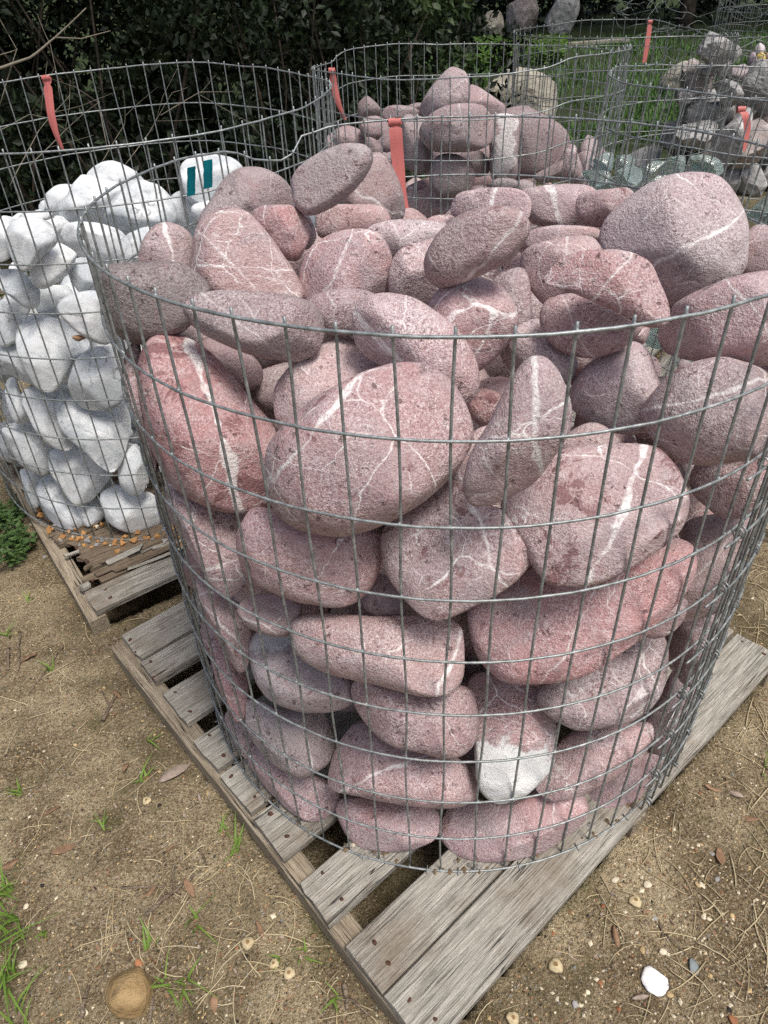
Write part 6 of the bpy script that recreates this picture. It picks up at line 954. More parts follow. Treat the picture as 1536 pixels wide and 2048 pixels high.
FILL_RED = [
 ([0.5299, 2.8013, 0.6509], [0.2873, -0.6822, -0.0699, -0.6687], [0.1072, 0.0887, 0.0748]),
 ([0.7646, 2.6466, 0.7422], [0.8204, 0.1628, 0.5214, 0.169], [0.0839, 0.0677, 0.0533]),
 ([-0.1052, 2.6958, 0.4748], [0.5702, 0.1065, -0.8104, -0.0827], [0.1071, 0.0928, 0.0548]),
 ([0.2996, 2.9603, 0.5775], [0.5899, -0.8024, -0.0907, -0.0003], [0.0921, 0.0861, 0.0624]),
 ([0.5716, 2.632, 0.6064], [0.4194, 0.6836, 0.3633, 0.4742], [0.0781, 0.058, 0.0357]),
 ([0.7749, 2.6122, 0.4663], [0.5051, -0.3681, 0.3905, -0.6759], [0.0738, 0.0586, 0.0383]),
 ([0.4609, 2.5615, 0.2287], [0.4515, 0.8019, 0.0714, 0.3847], [0.1004, 0.0729, 0.0487]),
 ([0.2033, 2.2576, 0.5519], [0.1896, 0.5695, 0.6749, -0.4292], [0.0636, 0.0556, 0.0394]),
 ([-0.0347, 2.4622, 0.2774], [0.7664, 0.0725, -0.5364, 0.3459], [0.085, 0.0722, 0.06]),
 ([0.2328, 3.1271, 0.4191], [0.549, -0.3406, -0.5328, -0.5466], [0.079, 0.0699, 0.0423]),
 ([0.6974, 2.4176, 0.4936], [0.3762, -0.1758, 0.8007, -0.4318], [0.0604, 0.0466, 0.0327]),
 ([0.6241, 2.9427, 0.6642], [0.7654, -0.4432, 0.1565, -0.4397], [0.0863, 0.074, 0.0514]),
 ([0.4375, 2.6695, 0.552], [0.1351, -0.7053, 0.298, -0.6289], [0.1037, 0.089, 0.0699]),
 ([0.43, 2.8677, 0.4188], [0.2477, 0.1054, 0.7148, 0.6455], [0.1067, 0.0752, 0.0631]),
 ([0.699, 2.4566, 0.7117], [0.6209, -0.0699, 0.5976, -0.5025], [0.0953, 0.0864, 0.0533]),
 ([0.3995, 3.1106, 0.2765], [0.1524, -0.1992, -0.543, -0.8014], [0.1035, 0.08, 0.0637]),
 ([0.705, 2.5504, 0.5949], [0.7732, 0.2882, 0.557, 0.0942], [0.0786, 0.0724, 0.0509]),
 ([0.009, 2.367, 0.5859], [0.5334, 0.7327, -0.3909, -0.1604], [0.0725, 0.0554, 0.0347]),
 ([0.5147, 2.2714, 0.3158], [0.4168, 0.4442, -0.3255, 0.7232], [0.0766, 0.0543, 0.0325]),
 ([0.5568, 2.3295, 0.6237], [0.0827, -0.3083, 0.6517, -0.688], [0.0967, 0.089, 0.0641]),
 ([0.2732, 2.5111, 0.2379], [0.2086, 0.2699, 0.437, -0.8322], [0.0979, 0.092, 0.0627]),
 ([0.1923, 2.9404, 0.2295], [0.583, -0.7738, -0.106, 0.2238], [0.0762, 0.0674, 0.0399]),
 ([0.7436, 2.5256, 0.3179], [0.5172, 0.6485, 0.3437, 0.4402], [0.0742, 0.0623, 0.0449]),
 ([0.3309, 3.0526, 0.4839], [0.1318, -0.1478, 0.7354, 0.648], [0.0739, 0.0625, 0.0482]),
 ([0.73, 2.8466, 0.3069], [0.0241, -0.7107, -0.2487, -0.6576], [0.078, 0.0726, 0.0604]),
 ([0.6233, 2.3412, 0.3153], [0.7312, 0.3281, 0.5436, -0.2493], [0.0622, 0.0472, 0.0343]),
 ([0.1256, 2.2864, 0.2797], [0.2878, 0.0459, -0.8173, 0.497], [0.0781, 0.0547, 0.0376]),
 ([-0.1071, 2.6951, 0.758], [0.605, 0.1795, -0.7611, -0.1501], [0.0894, 0.0777, 0.0529]),
 ([0.6022, 2.8353, 0.3731], [0.3897, -0.6094, 0.0143, -0.6903], [0.0865, 0.0725, 0.0473]),
 ([0.2642, 2.8362, 0.6983], [0.5229, -0.1762, -0.5801, -0.5992], [0.0707, 0.0623, 0.0379]),
 ([0.6685, 2.9702, 0.4824], [0.4734, 0.0692, 0.7401, 0.4726], [0.0989, 0.0785, 0.0506]),
 ([0.7149, 2.9366, 0.7213], [0.0858, -0.5513, -0.2736, -0.7835], [0.0624, 0.0438, 0.0329]),
 ([0.4935, 2.6026, 0.7535], [0.0049, 0.4928, -0.2596, 0.8305], [0.0858, 0.0619, 0.0481]),
 ([0.6111, 2.7398, 0.5243], [0.5038, 0.3833, 0.425, 0.647], [0.0903, 0.0729, 0.057]),
 ([0.554, 2.651, 0.4085], [0.5989, -0.3146, 0.4944, -0.5458], [0.0683, 0.048, 0.0387]),
 ([0.1481, 2.9691, 0.3488], [0.7627, -0.5665, -0.1262, 0.2856], [0.0991, 0.0721, 0.0508]),
 ([0.135, 2.3666, 0.4968], [0.605, 0.7273, -0.0393, -0.3215], [0.0772, 0.0552, 0.0428]),
 ([0.5257, 3.088, 0.3804], [0.5512, -0.6741, 0.483, 0.0916], [0.078, 0.0579, 0.0464]),
 ([0.0798, 2.688, 0.2304], [0.9226, 0.0244, -0.3815, -0.0519], [0.1004, 0.08, 0.057]),
 ([0.0479, 3.0136, 0.7013], [0.5288, -0.7726, -0.2909, 0.1971], [0.0895, 0.0723, 0.0607]),
 ([0.0077, 2.6617, 0.4167], [0.7071, -0.1391, -0.659, 0.2154], [0.0806, 0.0765, 0.0456]),
 ([0.1355, 2.2895, 0.4442], [0.5138, 0.825, -0.2104, -0.1054], [0.0739, 0.0676, 0.0448]),
 ([0.2207, 2.7003, 0.3772], [0.4001, -0.4281, -0.7924, 0.1697], [0.0853, 0.0654, 0.0553]),
 ([0.1885, 2.4018, 0.2984], [0.5837, 0.7783, -0.0763, -0.2187], [0.0735, 0.0535, 0.0392]),
 ([0.1432, 2.4368, 0.5858], [0.3591, 0.6748, 0.2727, -0.5843], [0.0619, 0.0505, 0.0309]),
 ([0.3786, 2.2464, 0.4224], [0.158, 0.0978, 0.7414, -0.6448], [0.0611, 0.0543, 0.0438]),
 ([0.1044, 2.5502, 0.516], [0.0563, 0.4096, 0.2192, -0.8837], [0.0729, 0.0543, 0.0439]),
 ([0.0639, 3.0461, 0.5322], [0.6444, -0.1091, -0.5071, -0.5619], [0.0886, 0.0696, 0.0455]),
 ([0.7775, 2.6874, 0.2582], [0.4423, -0.5432, 0.5751, -0.4227], [0.066, 0.0506, 0.0425]),
 ([0.0819, 2.5555, 0.3973], [0.6382, 0.0433, -0.7089, 0.2971], [0.0605, 0.0568, 0.0391]),
 ([-0.1226, 2.6628, 0.3127], [0.5116, -0.2553, -0.796, 0.1987], [0.0701, 0.0594, 0.0366]),
 ([0.5188, 3.0052, 0.2846], [0.2096, -0.5624, -0.4858, -0.6355], [0.0602, 0.0473, 0.0393]),
 ([-0.0625, 2.5081, 0.4637], [0.3137, 0.7287, -0.031, -0.6079], [0.0861, 0.073, 0.0574]),
 ([0.2754, 2.3791, 0.5251], [0.3026, 0.2575, 0.4367, -0.8071], [0.0931, 0.0848, 0.0474]),
 ([0.6077, 2.5042, 0.3557], [0.8618, 0.3066, 0.2095, 0.3456], [0.1007, 0.0932, 0.0526]),
 ([0.4565, 3.1313, 0.5809], [0.0277, 0.1849, 0.7799, 0.5973], [0.0654, 0.0479, 0.0309]),
 ([0.3919, 3.1428, 0.6948], [0.0764, 0.0133, 0.762, 0.6429], [0.0762, 0.0592, 0.033]),
 ([0.6233, 2.4462, 0.5441], [0.6081, 0.5101, 0.0478, 0.6063], [0.0842, 0.0703, 0.0455]),
 ([0.3221, 3.1271, 0.5935], [0.5045, -0.2859, -0.4135, -0.702], [0.0688, 0.0651, 0.0529]),
 ([0.6287, 2.9928, 0.2389], [0.6304, -0.0138, 0.4878, 0.6037], [0.0876, 0.0808, 0.0647]),
 ([0.6143, 2.5563, 0.6498], [0.4644, -0.2968, 0.5582, -0.6202], [0.0558, 0.0441, 0.0335]),
 ([0.2637, 2.4886, 0.5757], [0.333, 0.857, 0.2993, -0.2553], [0.0366, 0.0315, 0.0243]),
 ([0.0922, 2.6399, 0.4783], [0.6538, 0.0877, -0.7492, 0.0597], [0.0463, 0.0391, 0.0269]),
 ([0.2162, 2.4604, 0.3396], [0.5979, 0.7691, -0.109, -0.1978], [0.0465, 0.0371, 0.0207]),
 ([0.3389, 2.4728, 0.6508], [0.0038, 0.0443, -0.893, 0.4479], [0.0373, 0.031, 0.0205]),
 ([0.1337, 2.4221, 0.3726], [0.4781, 0.5544, 0.1775, -0.6577], [0.0388, 0.0314, 0.0207]),
 ([0.4716, 2.3454, 0.3243], [0.6065, 0.4156, 0.5674, -0.3708], [0.0596, 0.0534, 0.036]),
 ([0.6697, 2.4555, 0.4015], [0.3461, -0.3055, 0.5559, -0.6913], [0.0511, 0.0462, 0.0347]),
 ([0.2985, 2.492, 0.4041], [0.1855, 0.1505, -0.8172, 0.5245], [0.0538, 0.0401, 0.0329]),
 ([0.3171, 2.3851, 0.2478], [0.4018, 0.3427, -0.5808, 0.6195], [0.055, 0.0471, 0.0368]),
 ([0.0266, 2.6318, 0.5997], [0.2482, -0.5862, -0.3479, 0.6883], [0.0586, 0.0509, 0.0374]),
 ([0.3945, 2.4354, 0.3695], [0.2251, 0.395, -0.6038, 0.6547], [0.0387, 0.0284, 0.0191]),
 ([0.5416, 2.5609, 0.3607], [0.5442, -0.1535, 0.3802, -0.7319], [0.0426, 0.0351, 0.0202]),
 ([0.526, 2.424, 0.2058], [0.0998, -0.3274, 0.6028, -0.7208], [0.0469, 0.0375, 0.0229]),
 ([0.6821, 2.543, 0.217], [0.2339, 0.8584, 0.0714, 0.4509], [0.0413, 0.0306, 0.0252]),
 ([0.2129, 2.3472, 0.3886], [0.2887, 0.0822, -0.7321, 0.6115], [0.0541, 0.0468, 0.0258]),
 ([0.2496, 2.4983, 0.7237], [0.5199, 0.8352, -0.0864, -0.1574], [0.0365, 0.0289, 0.0223]),
 ([0.2207, 2.283, 0.3514], [0.1278, 0.5133, 0.7623, -0.3729], [0.0501, 0.0356, 0.02]),
 ([0.1105, 2.4671, 0.2223], [0.6878, 0.4444, -0.5671, 0.0888], [0.0398, 0.0348, 0.0281]),
 ([0.5023, 2.4497, 0.5865], [0.4412, 0.7148, -0.1744, 0.5138], [0.0432, 0.0392, 0.0217]),
 ([0.303, 2.638, 0.499], [0.4964, 0.2484, -0.6933, 0.4597], [0.0526, 0.0406, 0.0239]),
 ([0.585, 2.6528, 0.7959], [0.3322, -0.575, 0.4307, -0.6112], [0.0432, 0.0331, 0.0218]),
 ([-0.0132, 2.6436, 0.534], [0.5808, 0.047, -0.8114, 0.0447], [0.0501, 0.0369, 0.0225]),
 ([0.2999, 2.5478, 0.557], [0.2968, 0.4004, -0.7854, 0.367], [0.0439, 0.0326, 0.0193]),
 ([0.6556, 2.4593, 0.2445], [0.2731, 0.7715, -0.127, 0.5604], [0.0544, 0.0419, 0.0234]),
 ([0.4808, 2.4914, 0.642], [0.1299, 0.8392, -0.4468, 0.2816], [0.0564, 0.0405, 0.0267]),
 ([0.214, 2.6, 0.2224], [0.5356, 0.0388, -0.7565, 0.3733], [0.0378, 0.0315, 0.0201]),
 ([0.2999, 2.4743, 0.4853], [0.0478, -0.0419, -0.502, 0.8626], [0.0575, 0.0476, 0.0377]),
 ([0.131, 2.3463, 0.1999], [0.7164, 0.5785, -0.3873, 0.0468], [0.0532, 0.0398, 0.0307]),
 ([0.1733, 2.6148, 0.4231], [0.243, -0.3796, -0.3425, 0.8244], [0.0401, 0.0358, 0.0232]),
 ([-0.0442, 2.6388, 0.267], [0.1389, 0.5568, -0.0179, -0.8188], [0.0493, 0.0462, 0.0261]),
 ([0.3563, 2.5023, 0.5782], [0.0867, 0.2053, -0.7329, 0.6428], [0.0533, 0.0462, 0.0298]),
 ([0.4487, 2.5801, 0.675], [0.4514, -0.1029, 0.6835, -0.5644], [0.0358, 0.0312, 0.0239]),
 ([0.1659, 2.4336, 0.4561], [0.2842, -0.0923, -0.7473, 0.5935], [0.053, 0.0391, 0.0321]),
 ([0.1532, 2.6153, 0.6609], [0.7178, -0.1074, -0.4006, 0.5592], [0.0552, 0.049, 0.0386]),
 ([0.3406, 2.6194, 0.2507], [0.1373, 0.2886, -0.7338, 0.5995], [0.052, 0.0384, 0.0323]),
 ([0.0713, 2.4579, 0.5687], [0.0742, 0.7493, 0.4786, -0.4517], [0.0426, 0.0345, 0.0238]),
 ([0.2746, 2.3057, 0.2425], [0.68, 0.7295, -0.0336, -0.0662], [0.0354, 0.0316, 0.0221]),
 ([0.6113, 2.5945, 0.176], [0.4246, 0.7024, 0.4694, 0.3258], [0.0393, 0.0307, 0.0249]),
 ([0.2256, 2.3931, 0.2025], [0.7846, 0.4017, -0.3522, 0.3147], [0.0395, 0.0303, 0.0173]),
 ([0.1586, 2.4299, 0.1697], [0.7887, 0.2044, -0.3862, 0.4324], [0.0373, 0.0342, 0.0229]),
 ([0.3768, 2.6233, 0.7911], [0.7209, 0.6208, 0.1725, 0.2551], [0.0525, 0.0425, 0.0235]),
 ([0.2587, 2.4252, 0.4157], [0.0086, -0.1819, -0.7111, 0.6791], [0.0488, 0.037, 0.0215]),
 ([0.0015, 2.518, 0.6019], [0.8419, 0.2545, -0.4758, -0.0075], [0.0358, 0.0305, 0.0173]),
 ([0.2567, 2.6028, 0.7612], [0.8027, 0.4484, -0.3928, 0.0167], [0.0455, 0.0376, 0.031]),
]
MUSH = [[-0.2466, 0.4823], [-0.4657, 0.7352], [-0.1765, 0.4371], [-0.2008, 0.4505], [0.2314, 0.4329], [0.3791, 0.5196], [0.1534, 0.3668]]
CHALK = [[0.3738, 0.4049]]
GOLD = [[-0.4165, 0.4199]]
SLATE = [[0.4382, 0.4224]]
PEB = [[0.357, 0.5565], [0.3629, 0.5481], [0.4079, 0.5461], [0.403, 0.4933], [0.4901, 0.491], [0.3692, 0.4495], [0.3986, 0.4448], [0.2922, 0.4081], [0.2702, 0.3959], [0.4895, 0.5424], [0.4968, 0.5421], [0.5258, 0.5506], [0.4818, 0.4944], [0.5272, 0.494], [0.4723, 0.3706], [0.4683, 0.3521], [0.331, 0.4654], [0.3905, 0.3879], [0.2232, 0.3887], [0.248, 0.3807], [-0.5977, 0.4681], [-0.456, 0.797], [-0.4791, 0.3964], [-0.4128, 0.4606], [-0.6235, 0.5553], [-0.6432, 0.868], [-1.0006, 1.6041], [-0.91, 1.4584], [-0.8, 0.9616], [-0.3561, 0.75], [-0.2416, 1.0656]]
LEAF = [[-0.4255, 0.7901], [-0.5218, 0.8079], [-0.644, 0.724], [-0.3676, 0.7354], [-0.4218, 0.5665], [-0.3555, 0.5717], [-0.8187, 1.0995], [-0.59, 0.9889], [-0.6008, 0.9507], [0.5797, 0.7088], [0.5441, 0.5857], [0.6226, 0.6489], [0.3321, 0.4689], [0.3456, 0.3864], [-0.2861, 0.4016], [-0.5923, 0.6511], [-0.23, 0.5037], [-0.6812, 0.6286], [0.6162, 0.6971]]
TWIG = [([-0.417, 0.5284], [-0.3513, 0.5948]), ([-0.4707, 0.5768], [-0.3947, 0.5776]), ([-0.3507, 0.6399], [-0.3329, 0.6127]), ([-0.6042, 0.9258], [-0.5918, 0.9956]), ([-0.8744, 1.1869], [-0.8307, 1.0713]), ([-0.4809, 0.3901], [-0.4825, 0.4325]), ([-0.0917, 0.4202], [-0.0875, 0.3875]), ([-0.3786, 0.3811], [-0.3805, 0.4217]), ([-0.7846, 1.0065], [-0.7525, 1.1405]), ([0.4079, 0.4841], [0.4045, 0.4623]), ([-0.8771, 1.1327], [-0.8509, 1.0653]), ([-0.5772, 0.6594], [-0.5277, 0.6895]), ([-0.1971, 0.8333], [-0.325, 0.8287])]
WEED = [(-1.0638, 1.5423, 1.4), (-0.9757, 1.4731, 1.6), (-1.0711, 1.6322, 1.2), (-1.0198, 1.5178, 1.3), (-0.3328, 0.5156, 0.9), (-0.3988, 0.485, 0.8), (-0.2886, 0.637, 0.8), (-0.3635, 0.4311, 0.7), (-0.3359, 0.4266, 0.8), (-0.6698, 0.5774, 1.1), (-0.6424, 0.5288, 1.4), (-0.644, 0.4915, 1.5), (-0.6149, 0.448, 1.3), (-0.5751, 0.3937, 1.1), (-0.4816, 0.7823, 0.6), (-0.5263, 0.6848, 0.5), (-0.159, 0.4643, 0.6), (-0.583, 0.5111, 0.5), (-0.8955, 1.1803, 0.8), (-0.7621, 1.0673, 0.7), (-0.4928, 0.8718, 0.8), (-0.8909, 1.2968, 0.7), (0.6922, 0.7441, 0.8), (-0.1064, 0.401, 0.5), (-0.1974, 0.4553, 0.5), (-0.7143, 0.7626, 0.6), (-0.3111, 0.6699, 0.7)]
RIBBONS = [[[0.0549, 1.532, 1.0539], [0.056, 1.525, 1.0319], [0.0586, 1.52, 0.9888], [0.0638, 1.51, 0.9361], [0.0757, 1.505, 0.8836]], [[-0.9082, 2.4, 1.0693], [-0.9127, 2.39, 1.0271], [-0.916, 2.375, 0.9784], [-0.9133, 2.365, 0.9304], [-0.9063, 2.36, 0.891]], [[1.3223, 3.93, 1.0365], [1.3219, 3.92, 0.9855], [1.3203, 3.91, 0.9279], [1.3169, 3.9, 0.8795]], [[-0.0934, 2.45, 1.0509], [-0.0905, 2.45, 1.0127], [-0.0818, 2.44, 0.9683], [-0.0638, 2.43, 0.9226]], [[0.8915, 1.9, 0.989], [0.9037, 1.89, 0.9722], [0.915, 1.89, 0.9398], [0.914, 1.88, 0.9013]]]
TEAL = [[[-0.3011, 1.33, 1.0308], [-0.3111, 1.33, 0.9855]], [[-0.2793, 1.37, 1.0329], [-0.2878, 1.37, 0.9874]]]
STEMS = [([[-1.3087, 3.0, 1.0425], [-1.1929, 3.05, 1.0712], [-1.1033, 3.1, 1.1242], [-0.9836, 3.15, 1.2044]], 0.007, 1), ([[-1.1463, 3.1, 0.9297], [-1.1464, 3.15, 1.0994], [-1.1795, 3.2, 1.1918]], 0.0028, 0), ([[-1.2468, 2.9, 0.7505], [-1.1212, 3.0, 0.8444], [-0.9666, 3.0, 0.931]], 0.004, 2), ([[-0.8996, 2.9, 0.736], [-0.8076, 3.0, 0.8316], [-0.698, 3.0, 0.9489], [-0.6407, 3.0, 0.9624]], 0.003, 2), ([[-0.7594, 3.0, 0.8791], [-0.6188, 3.1, 0.9333], [-0.4912, 3.1, 0.9315]], 0.003, 1), ([[-1.3305, 3.0, 0.9343], [-1.2293, 3.05, 1.0952], [-1.2797, 3.1, 1.1827]], 0.004, 1), ([[-1.2975, 2.8, 0.7068], [-1.1727, 2.9, 0.863], [-1.0686, 3.0, 0.9557]], 0.004, 2), ([[-1.36, 3.2, 1.0723], [-1.2886, 3.2, 1.0885]], 0.005, 0), ([[-0.9829, 3.0, 0.7711], [-1.0024, 3.1, 0.9727], [-1.0028, 3.1, 1.0362]], 0.004, 1), ([[-0.6203, 3.1, 0.9252], [-0.4825, 3.1, 0.8447], [-0.4098, 3.1, 0.8161]], 0.002, 1), ([[-1.3145, 2.9, 0.8688], [-1.2333, 3.0, 0.8982], [-1.1111, 3.0, 0.877]], 0.003, 2), ([[-0.9912, 2.9, 0.7398], [-0.8958, 3.0, 0.8518], [-0.8741, 3.0, 0.9637]], 0.003, 1)]
TAGP = [0.438, 0.6863, 0.3212]
LEAFP = [-0.6335, 1.4502, 0.6848]

# ------------------------------------------------------------ setting: ground
GZ = 0.07
PZ = 0.1306          # pallet deck
PALS = (((.024, .314), math.atan2(.640, .767), 1.015, 1.0), ((-.676, 1.183), math.atan2(.573, .82), 1.05, 1.10))
def in_pallet(x, y, m=.002):
    for (c0, a, L, D) in PALS:
        dx, dy = x - c0[0], y - c0[1]
        u = dx * math.cos(a) + dy * math.sin(a)
        v = -dx * math.sin(a) + dy * math.cos(a)
        if -m < u < L + m and -m < v < D + m: return True
    return False
def hgt(x, y):
    d = math.hypot(x, y - .8)
    h = GZ + noise.noise((x * 3, y * 3, 1.7)) * .008 + noise.noise((x * 11, y * 11, 4.1)) * .0075
    if d < 3: h += noise.noise((x * 34, y * 34, 9.)) * .0042
    if in_pallet(x, y, -.012): h -= .105          # hollow under the pallet
    if y > 5: h += (noise.noise((x * .35, y * .35, 3.)) * .10) * min(1, (y - 5) / 4)
    return h

def axis(segs):
    out = []
    for a, b, s in segs:
        n = max(1, int(round((b - a) / s)))
        out += [a + (b - a) * i / n for i in range(n)]
    return out + [segs[-1][1]]
gx = axis([(-150, -20, 26), (-20, -4, 2), (-4, -1.3, .2), (-1.3, 1.3, .0105), (1.3, 5, .2), (5, 20, 2), (20, 150, 26)])
gy = axis([(-30, -2, 4), (-2, .15, .2), (.15, 1.9, .0105), (1.9, 6, .15), (6, 20, .6), (20, 60, 5), (60, 400, 40)])
gv = [(x, y, hgt(x, y)) for y in gy for x in gx]
nx = len(gx)
gf = [(j * nx + i, j * nx + i + 1, (j + 1) * nx + i + 1, (j + 1) * nx + i) for j in range(len(gy) - 1) for i in range(nx - 1)]
tag(mesh_obj('ground', gv, gf, M['ground']), kind='structure')

# ------------------------------------------------------------ pallets
def board_mesh(L, W, T, seed, ragged=.004, seg=16, broken=0.0):
    rnd = random.Random(seed)
    c = .0022
    prof = [(-W / 2 + c, -T / 2), (W / 2 - c, -T / 2), (W / 2, -T / 2 + c), (W / 2, T / 2 - c), (W / 2 - c, T / 2),
            (W / 4, T / 2), (0, T / 2), (-W / 4, T / 2), (-W / 2 + c, T / 2), (-W / 2, T / 2 - c), (-W / 2, -T / 2 + c)]
    n = len(prof)
    v, f = [], []
    bow = rnd.uniform(-.003, .003)
    for i in range(seg + 1):
        t = i / seg
        for j, (y, z) in enumerate(prof):
            x = t * L
            if i in (0, seg):
                rg = ragged + (broken if i == 0 else 0)
                x += noise.noise((seed * 3.1 + i, y * 55, z * 20)) * rg * 1.6
            wob = noise.noise((seed + x * 5, y * 10, 2.)) * .0014
            v.append((x, y + wob + noise.noise((seed, x * 3, 7.)) * .002, z + wob + bow * math.sin(PI * t)))
    for i in range(seg):
        for j in range(n):
            j2 = (j + 1) % n
            f.append((i * n + j, (i + 1) * n + j, (i + 1) * n + j2, i * n + j2))
    f.append(tuple(range(n)))
    f.append(tuple(seg * n + j for j in reversed(range(n))))
    return v, f

def add_board(name, L, W, T, seed, mat, root, loc, rz, **kw):
    v, f = board_mesh(L, W, T, seed, **kw)
    o = mesh_obj(name, v, f, mat, root, smooth=False)
    o.location = loc
    o.rotation_euler = (random.Random(seed).uniform(-.006, .006), 0, rz)
    return o

nail_me = None
def nail(parent, x, y, z):
    global nail_me
    if nail_me is None:
        mb = MB()
        n = 9
        vs = [(math.cos(2 * PI * k / n) * .0048 * (1 + .12 * math.sin(k * 2.3)), math.sin(2 * PI * k / n) * .0044, -.004) for k in range(n)]
        vs += [(a * .95, b * .95, .0012) for a, b, c in vs] + [(0, 0, .002)]
        fs = [(k, (k + 1) % n, n + (k + 1) % n, n + k) for k in range(n)] + [(n + k, n + (k + 1) % n, 2 * n) for k in range(n)]
        mb.add(vs, fs)
        o = mb.build('nail', M['rust'], parent)
        nail_me = o.data
    else:
        o = link('nail', nail_me, parent)
    o.location = (x, y, z)
    o.rotation_euler = (random.uniform(-.35, .35), random.uniform(-.35, .35), random.uniform(0, 6))
    o.scale = (random.uniform(.6, 1.25), random.uniform(.5, .95), random.uniform(.6, 1.6))
    return o

def pallet(corner, e1_ang, boards, L, D, label, mats, s0=.022, seed=1, nails=True, group=None, front_in=0.0):
    """corner: near corner on deck level; boards run along local +x, stacked along local +y"""
    root = empty('wooden_pallet', (corner[0], corner[1], PZ), label, 'pallet', group)
    root.rotation_euler = (0, 0, e1_ang)
    T = .018
    for q, sx in enumerate((s0, L * .5, L - .022)):
        v, f = board_mesh(D + .012, .042, .085, seed * 10 + q, ragged=.003)
        o = mesh_obj('stringer', v, f, M['stringer'], root, smooth=False)
        o.location = (sx, -.004, -T - .043)
        o.rotation_euler = (0, 0, PI / 2)
    rnd = random.Random(seed)
    for q, bd in enumerate(boards):
        a, b, inset = bd[:3]
        mat = mats[bd[3]] if len(bd) > 3 else mats[0]
        br = bd[4] if len(bd) > 4 else 0.0
        w = b - a
        o = add_board('deck_board', L - inset - rnd.uniform(0, .01), w - .003, T, seed * 31 + q, mat, root,
                      (inset, (a + b) / 2, -T / 2 + rnd.uniform(-.0012, .0012)), rnd.uniform(-.004, .004), broken=br)
        if nails:
            for sx in (.022, L * .5, L - .03):
                for fy in (-.27, .26):
                    nail(o, sx - inset + rnd.uniform(-.008, .012) + .01, w * fy + rnd.uniform(-.008, .008), T / 2)
    return root

E1 = math.atan2(.640, .767)
LMAIN = 1.015
mainboards = [(-.004, .0915, .003), (.0922, .178, .004), (.214, .300, .005), (.346, .445, .010), (.4535, .556, .013),
              (.566, .654, .012), (.697, .799, .022), (.832, .908, .026), (.911, 1.010, .030)]
pallet((.024, .314), E1, mainboards, LMAIN, 1.0, 'weathered grey wooden pallet with rusty nails under the pink boulder cage', [M['wood']], seed=3)
E1W = math.atan2(.573, .82)
wb = [(0, .086, 0, 0), (.093, .15, .035, 1, .03), (.155, .30, .05, 1, .05), (.305, .36, .012, 1, .02), (.365, .43, .02, 1, .02), (.435, .50, .008, 1, .02),
      (.51, .60, .01, 1, .02), (.61, .69, .012, 1), (.70, .80, .01, 0), (.82, .92, .01, 0), (.94, 1.05, .01, 0)]
wp = pallet((-.676, 1.183), E1W, wb, 1.05, 1.10, 'rotting brown wooden pallet under the white stone cage', [M['wood'], M['rotwood']], seed=5, s0=-.002)
# broken splinters on the rotten pallet
for q in range(16):
    rnd = random.Random(90 + q)
    v, f = board_mesh(rnd.uniform(.05, .16), rnd.uniform(.006, .02), rnd.uniform(.002, .006), 300 + q, ragged=.01, seg=5)
    o = mesh_obj('splinter', v, f, M['rotwood'] if q % 3 else M['wood'], wp, smooth=False)
    o.location = (rnd.uniform(.03, .26), rnd.uniform(.085, .16), rnd.uniform(.002, .006))
    o.rotation_euler = (rnd.uniform(-.3, .3), rnd.uniform(-.12, .05), rnd.uniform(-.25, .2))
for q in range(22):
    rnd = random.Random(190 + q)
    v, f = board_mesh(rnd.uniform(.02, .045), rnd.uniform(.010, .022), rnd.uniform(.006, .014), 400 + q, ragged=.006, seg=3)
    o = mesh_obj('splinter', v, f, M['rotwood'] if q % 4 else M['wood'], wp, smooth=False)
    o.location = (rnd.uniform(-.012, .03), .10 + q * .038 + rnd.uniform(-.008, .008), rnd.uniform(-.012, .003))
    o.rotation_euler = (rnd.uniform(-.2, .2), rnd.uniform(-.1, .1), rnd.uniform(-.2, .2))
gen = [(k * .115, k * .115 + .09, .005) for k in range(9)]
for (cx, cy, a, lab, sd) in ((.33, 2.69, .5, 'grey pallet under the rear red stone cage', 7), (1.1, 2.0, .9, 'grey pallet under the glass chunk cage', 8),
                             (1.08, 3.5, .4, 'grey pallet under the empty far cage', 9)):
    px = cx - .55 * math.cos(a) + .5 * math.sin(a)
    py = cy - .55 * math.sin(a) - .5 * math.cos(a)
    pallet((px, py), a, gen, 1.1, 1.0, lab, [M['wood']], seed=sd, nails=False)

# ------------------------------------------------------------ stones
_ico = {}
def ico(n):
    if n not in _ico:
        bm = bmesh.new()
        bmesh.ops.create_icosphere(bm, subdivisions=n, radius=1)
        v = np.array([x.co[:] for x in bm.verts])
        f = [tuple(x.index for x in q.verts) for q in bm.faces]
        bm.free()
        _ico[n] = (v, f)
    return _ico[n]

def periodic(r, th):
    n = len(r)
    x = (th % (2 * PI)) / (2 * PI) * n
    i = np.floor(x).astype(int)
    t = x - i
    p0, p1, p2, p3 = r[(i - 1) % n], r[i % n], r[(i + 1) % n], r[(i + 2) % n]
    return .5 * (2 * p1 + (p2 - p0) * t + (2 * p0 - 5 * p1 + 4 * p2 - p3) * t * t + (3 * p1 - p0 - 3 * p2 + p3) * t ** 3)

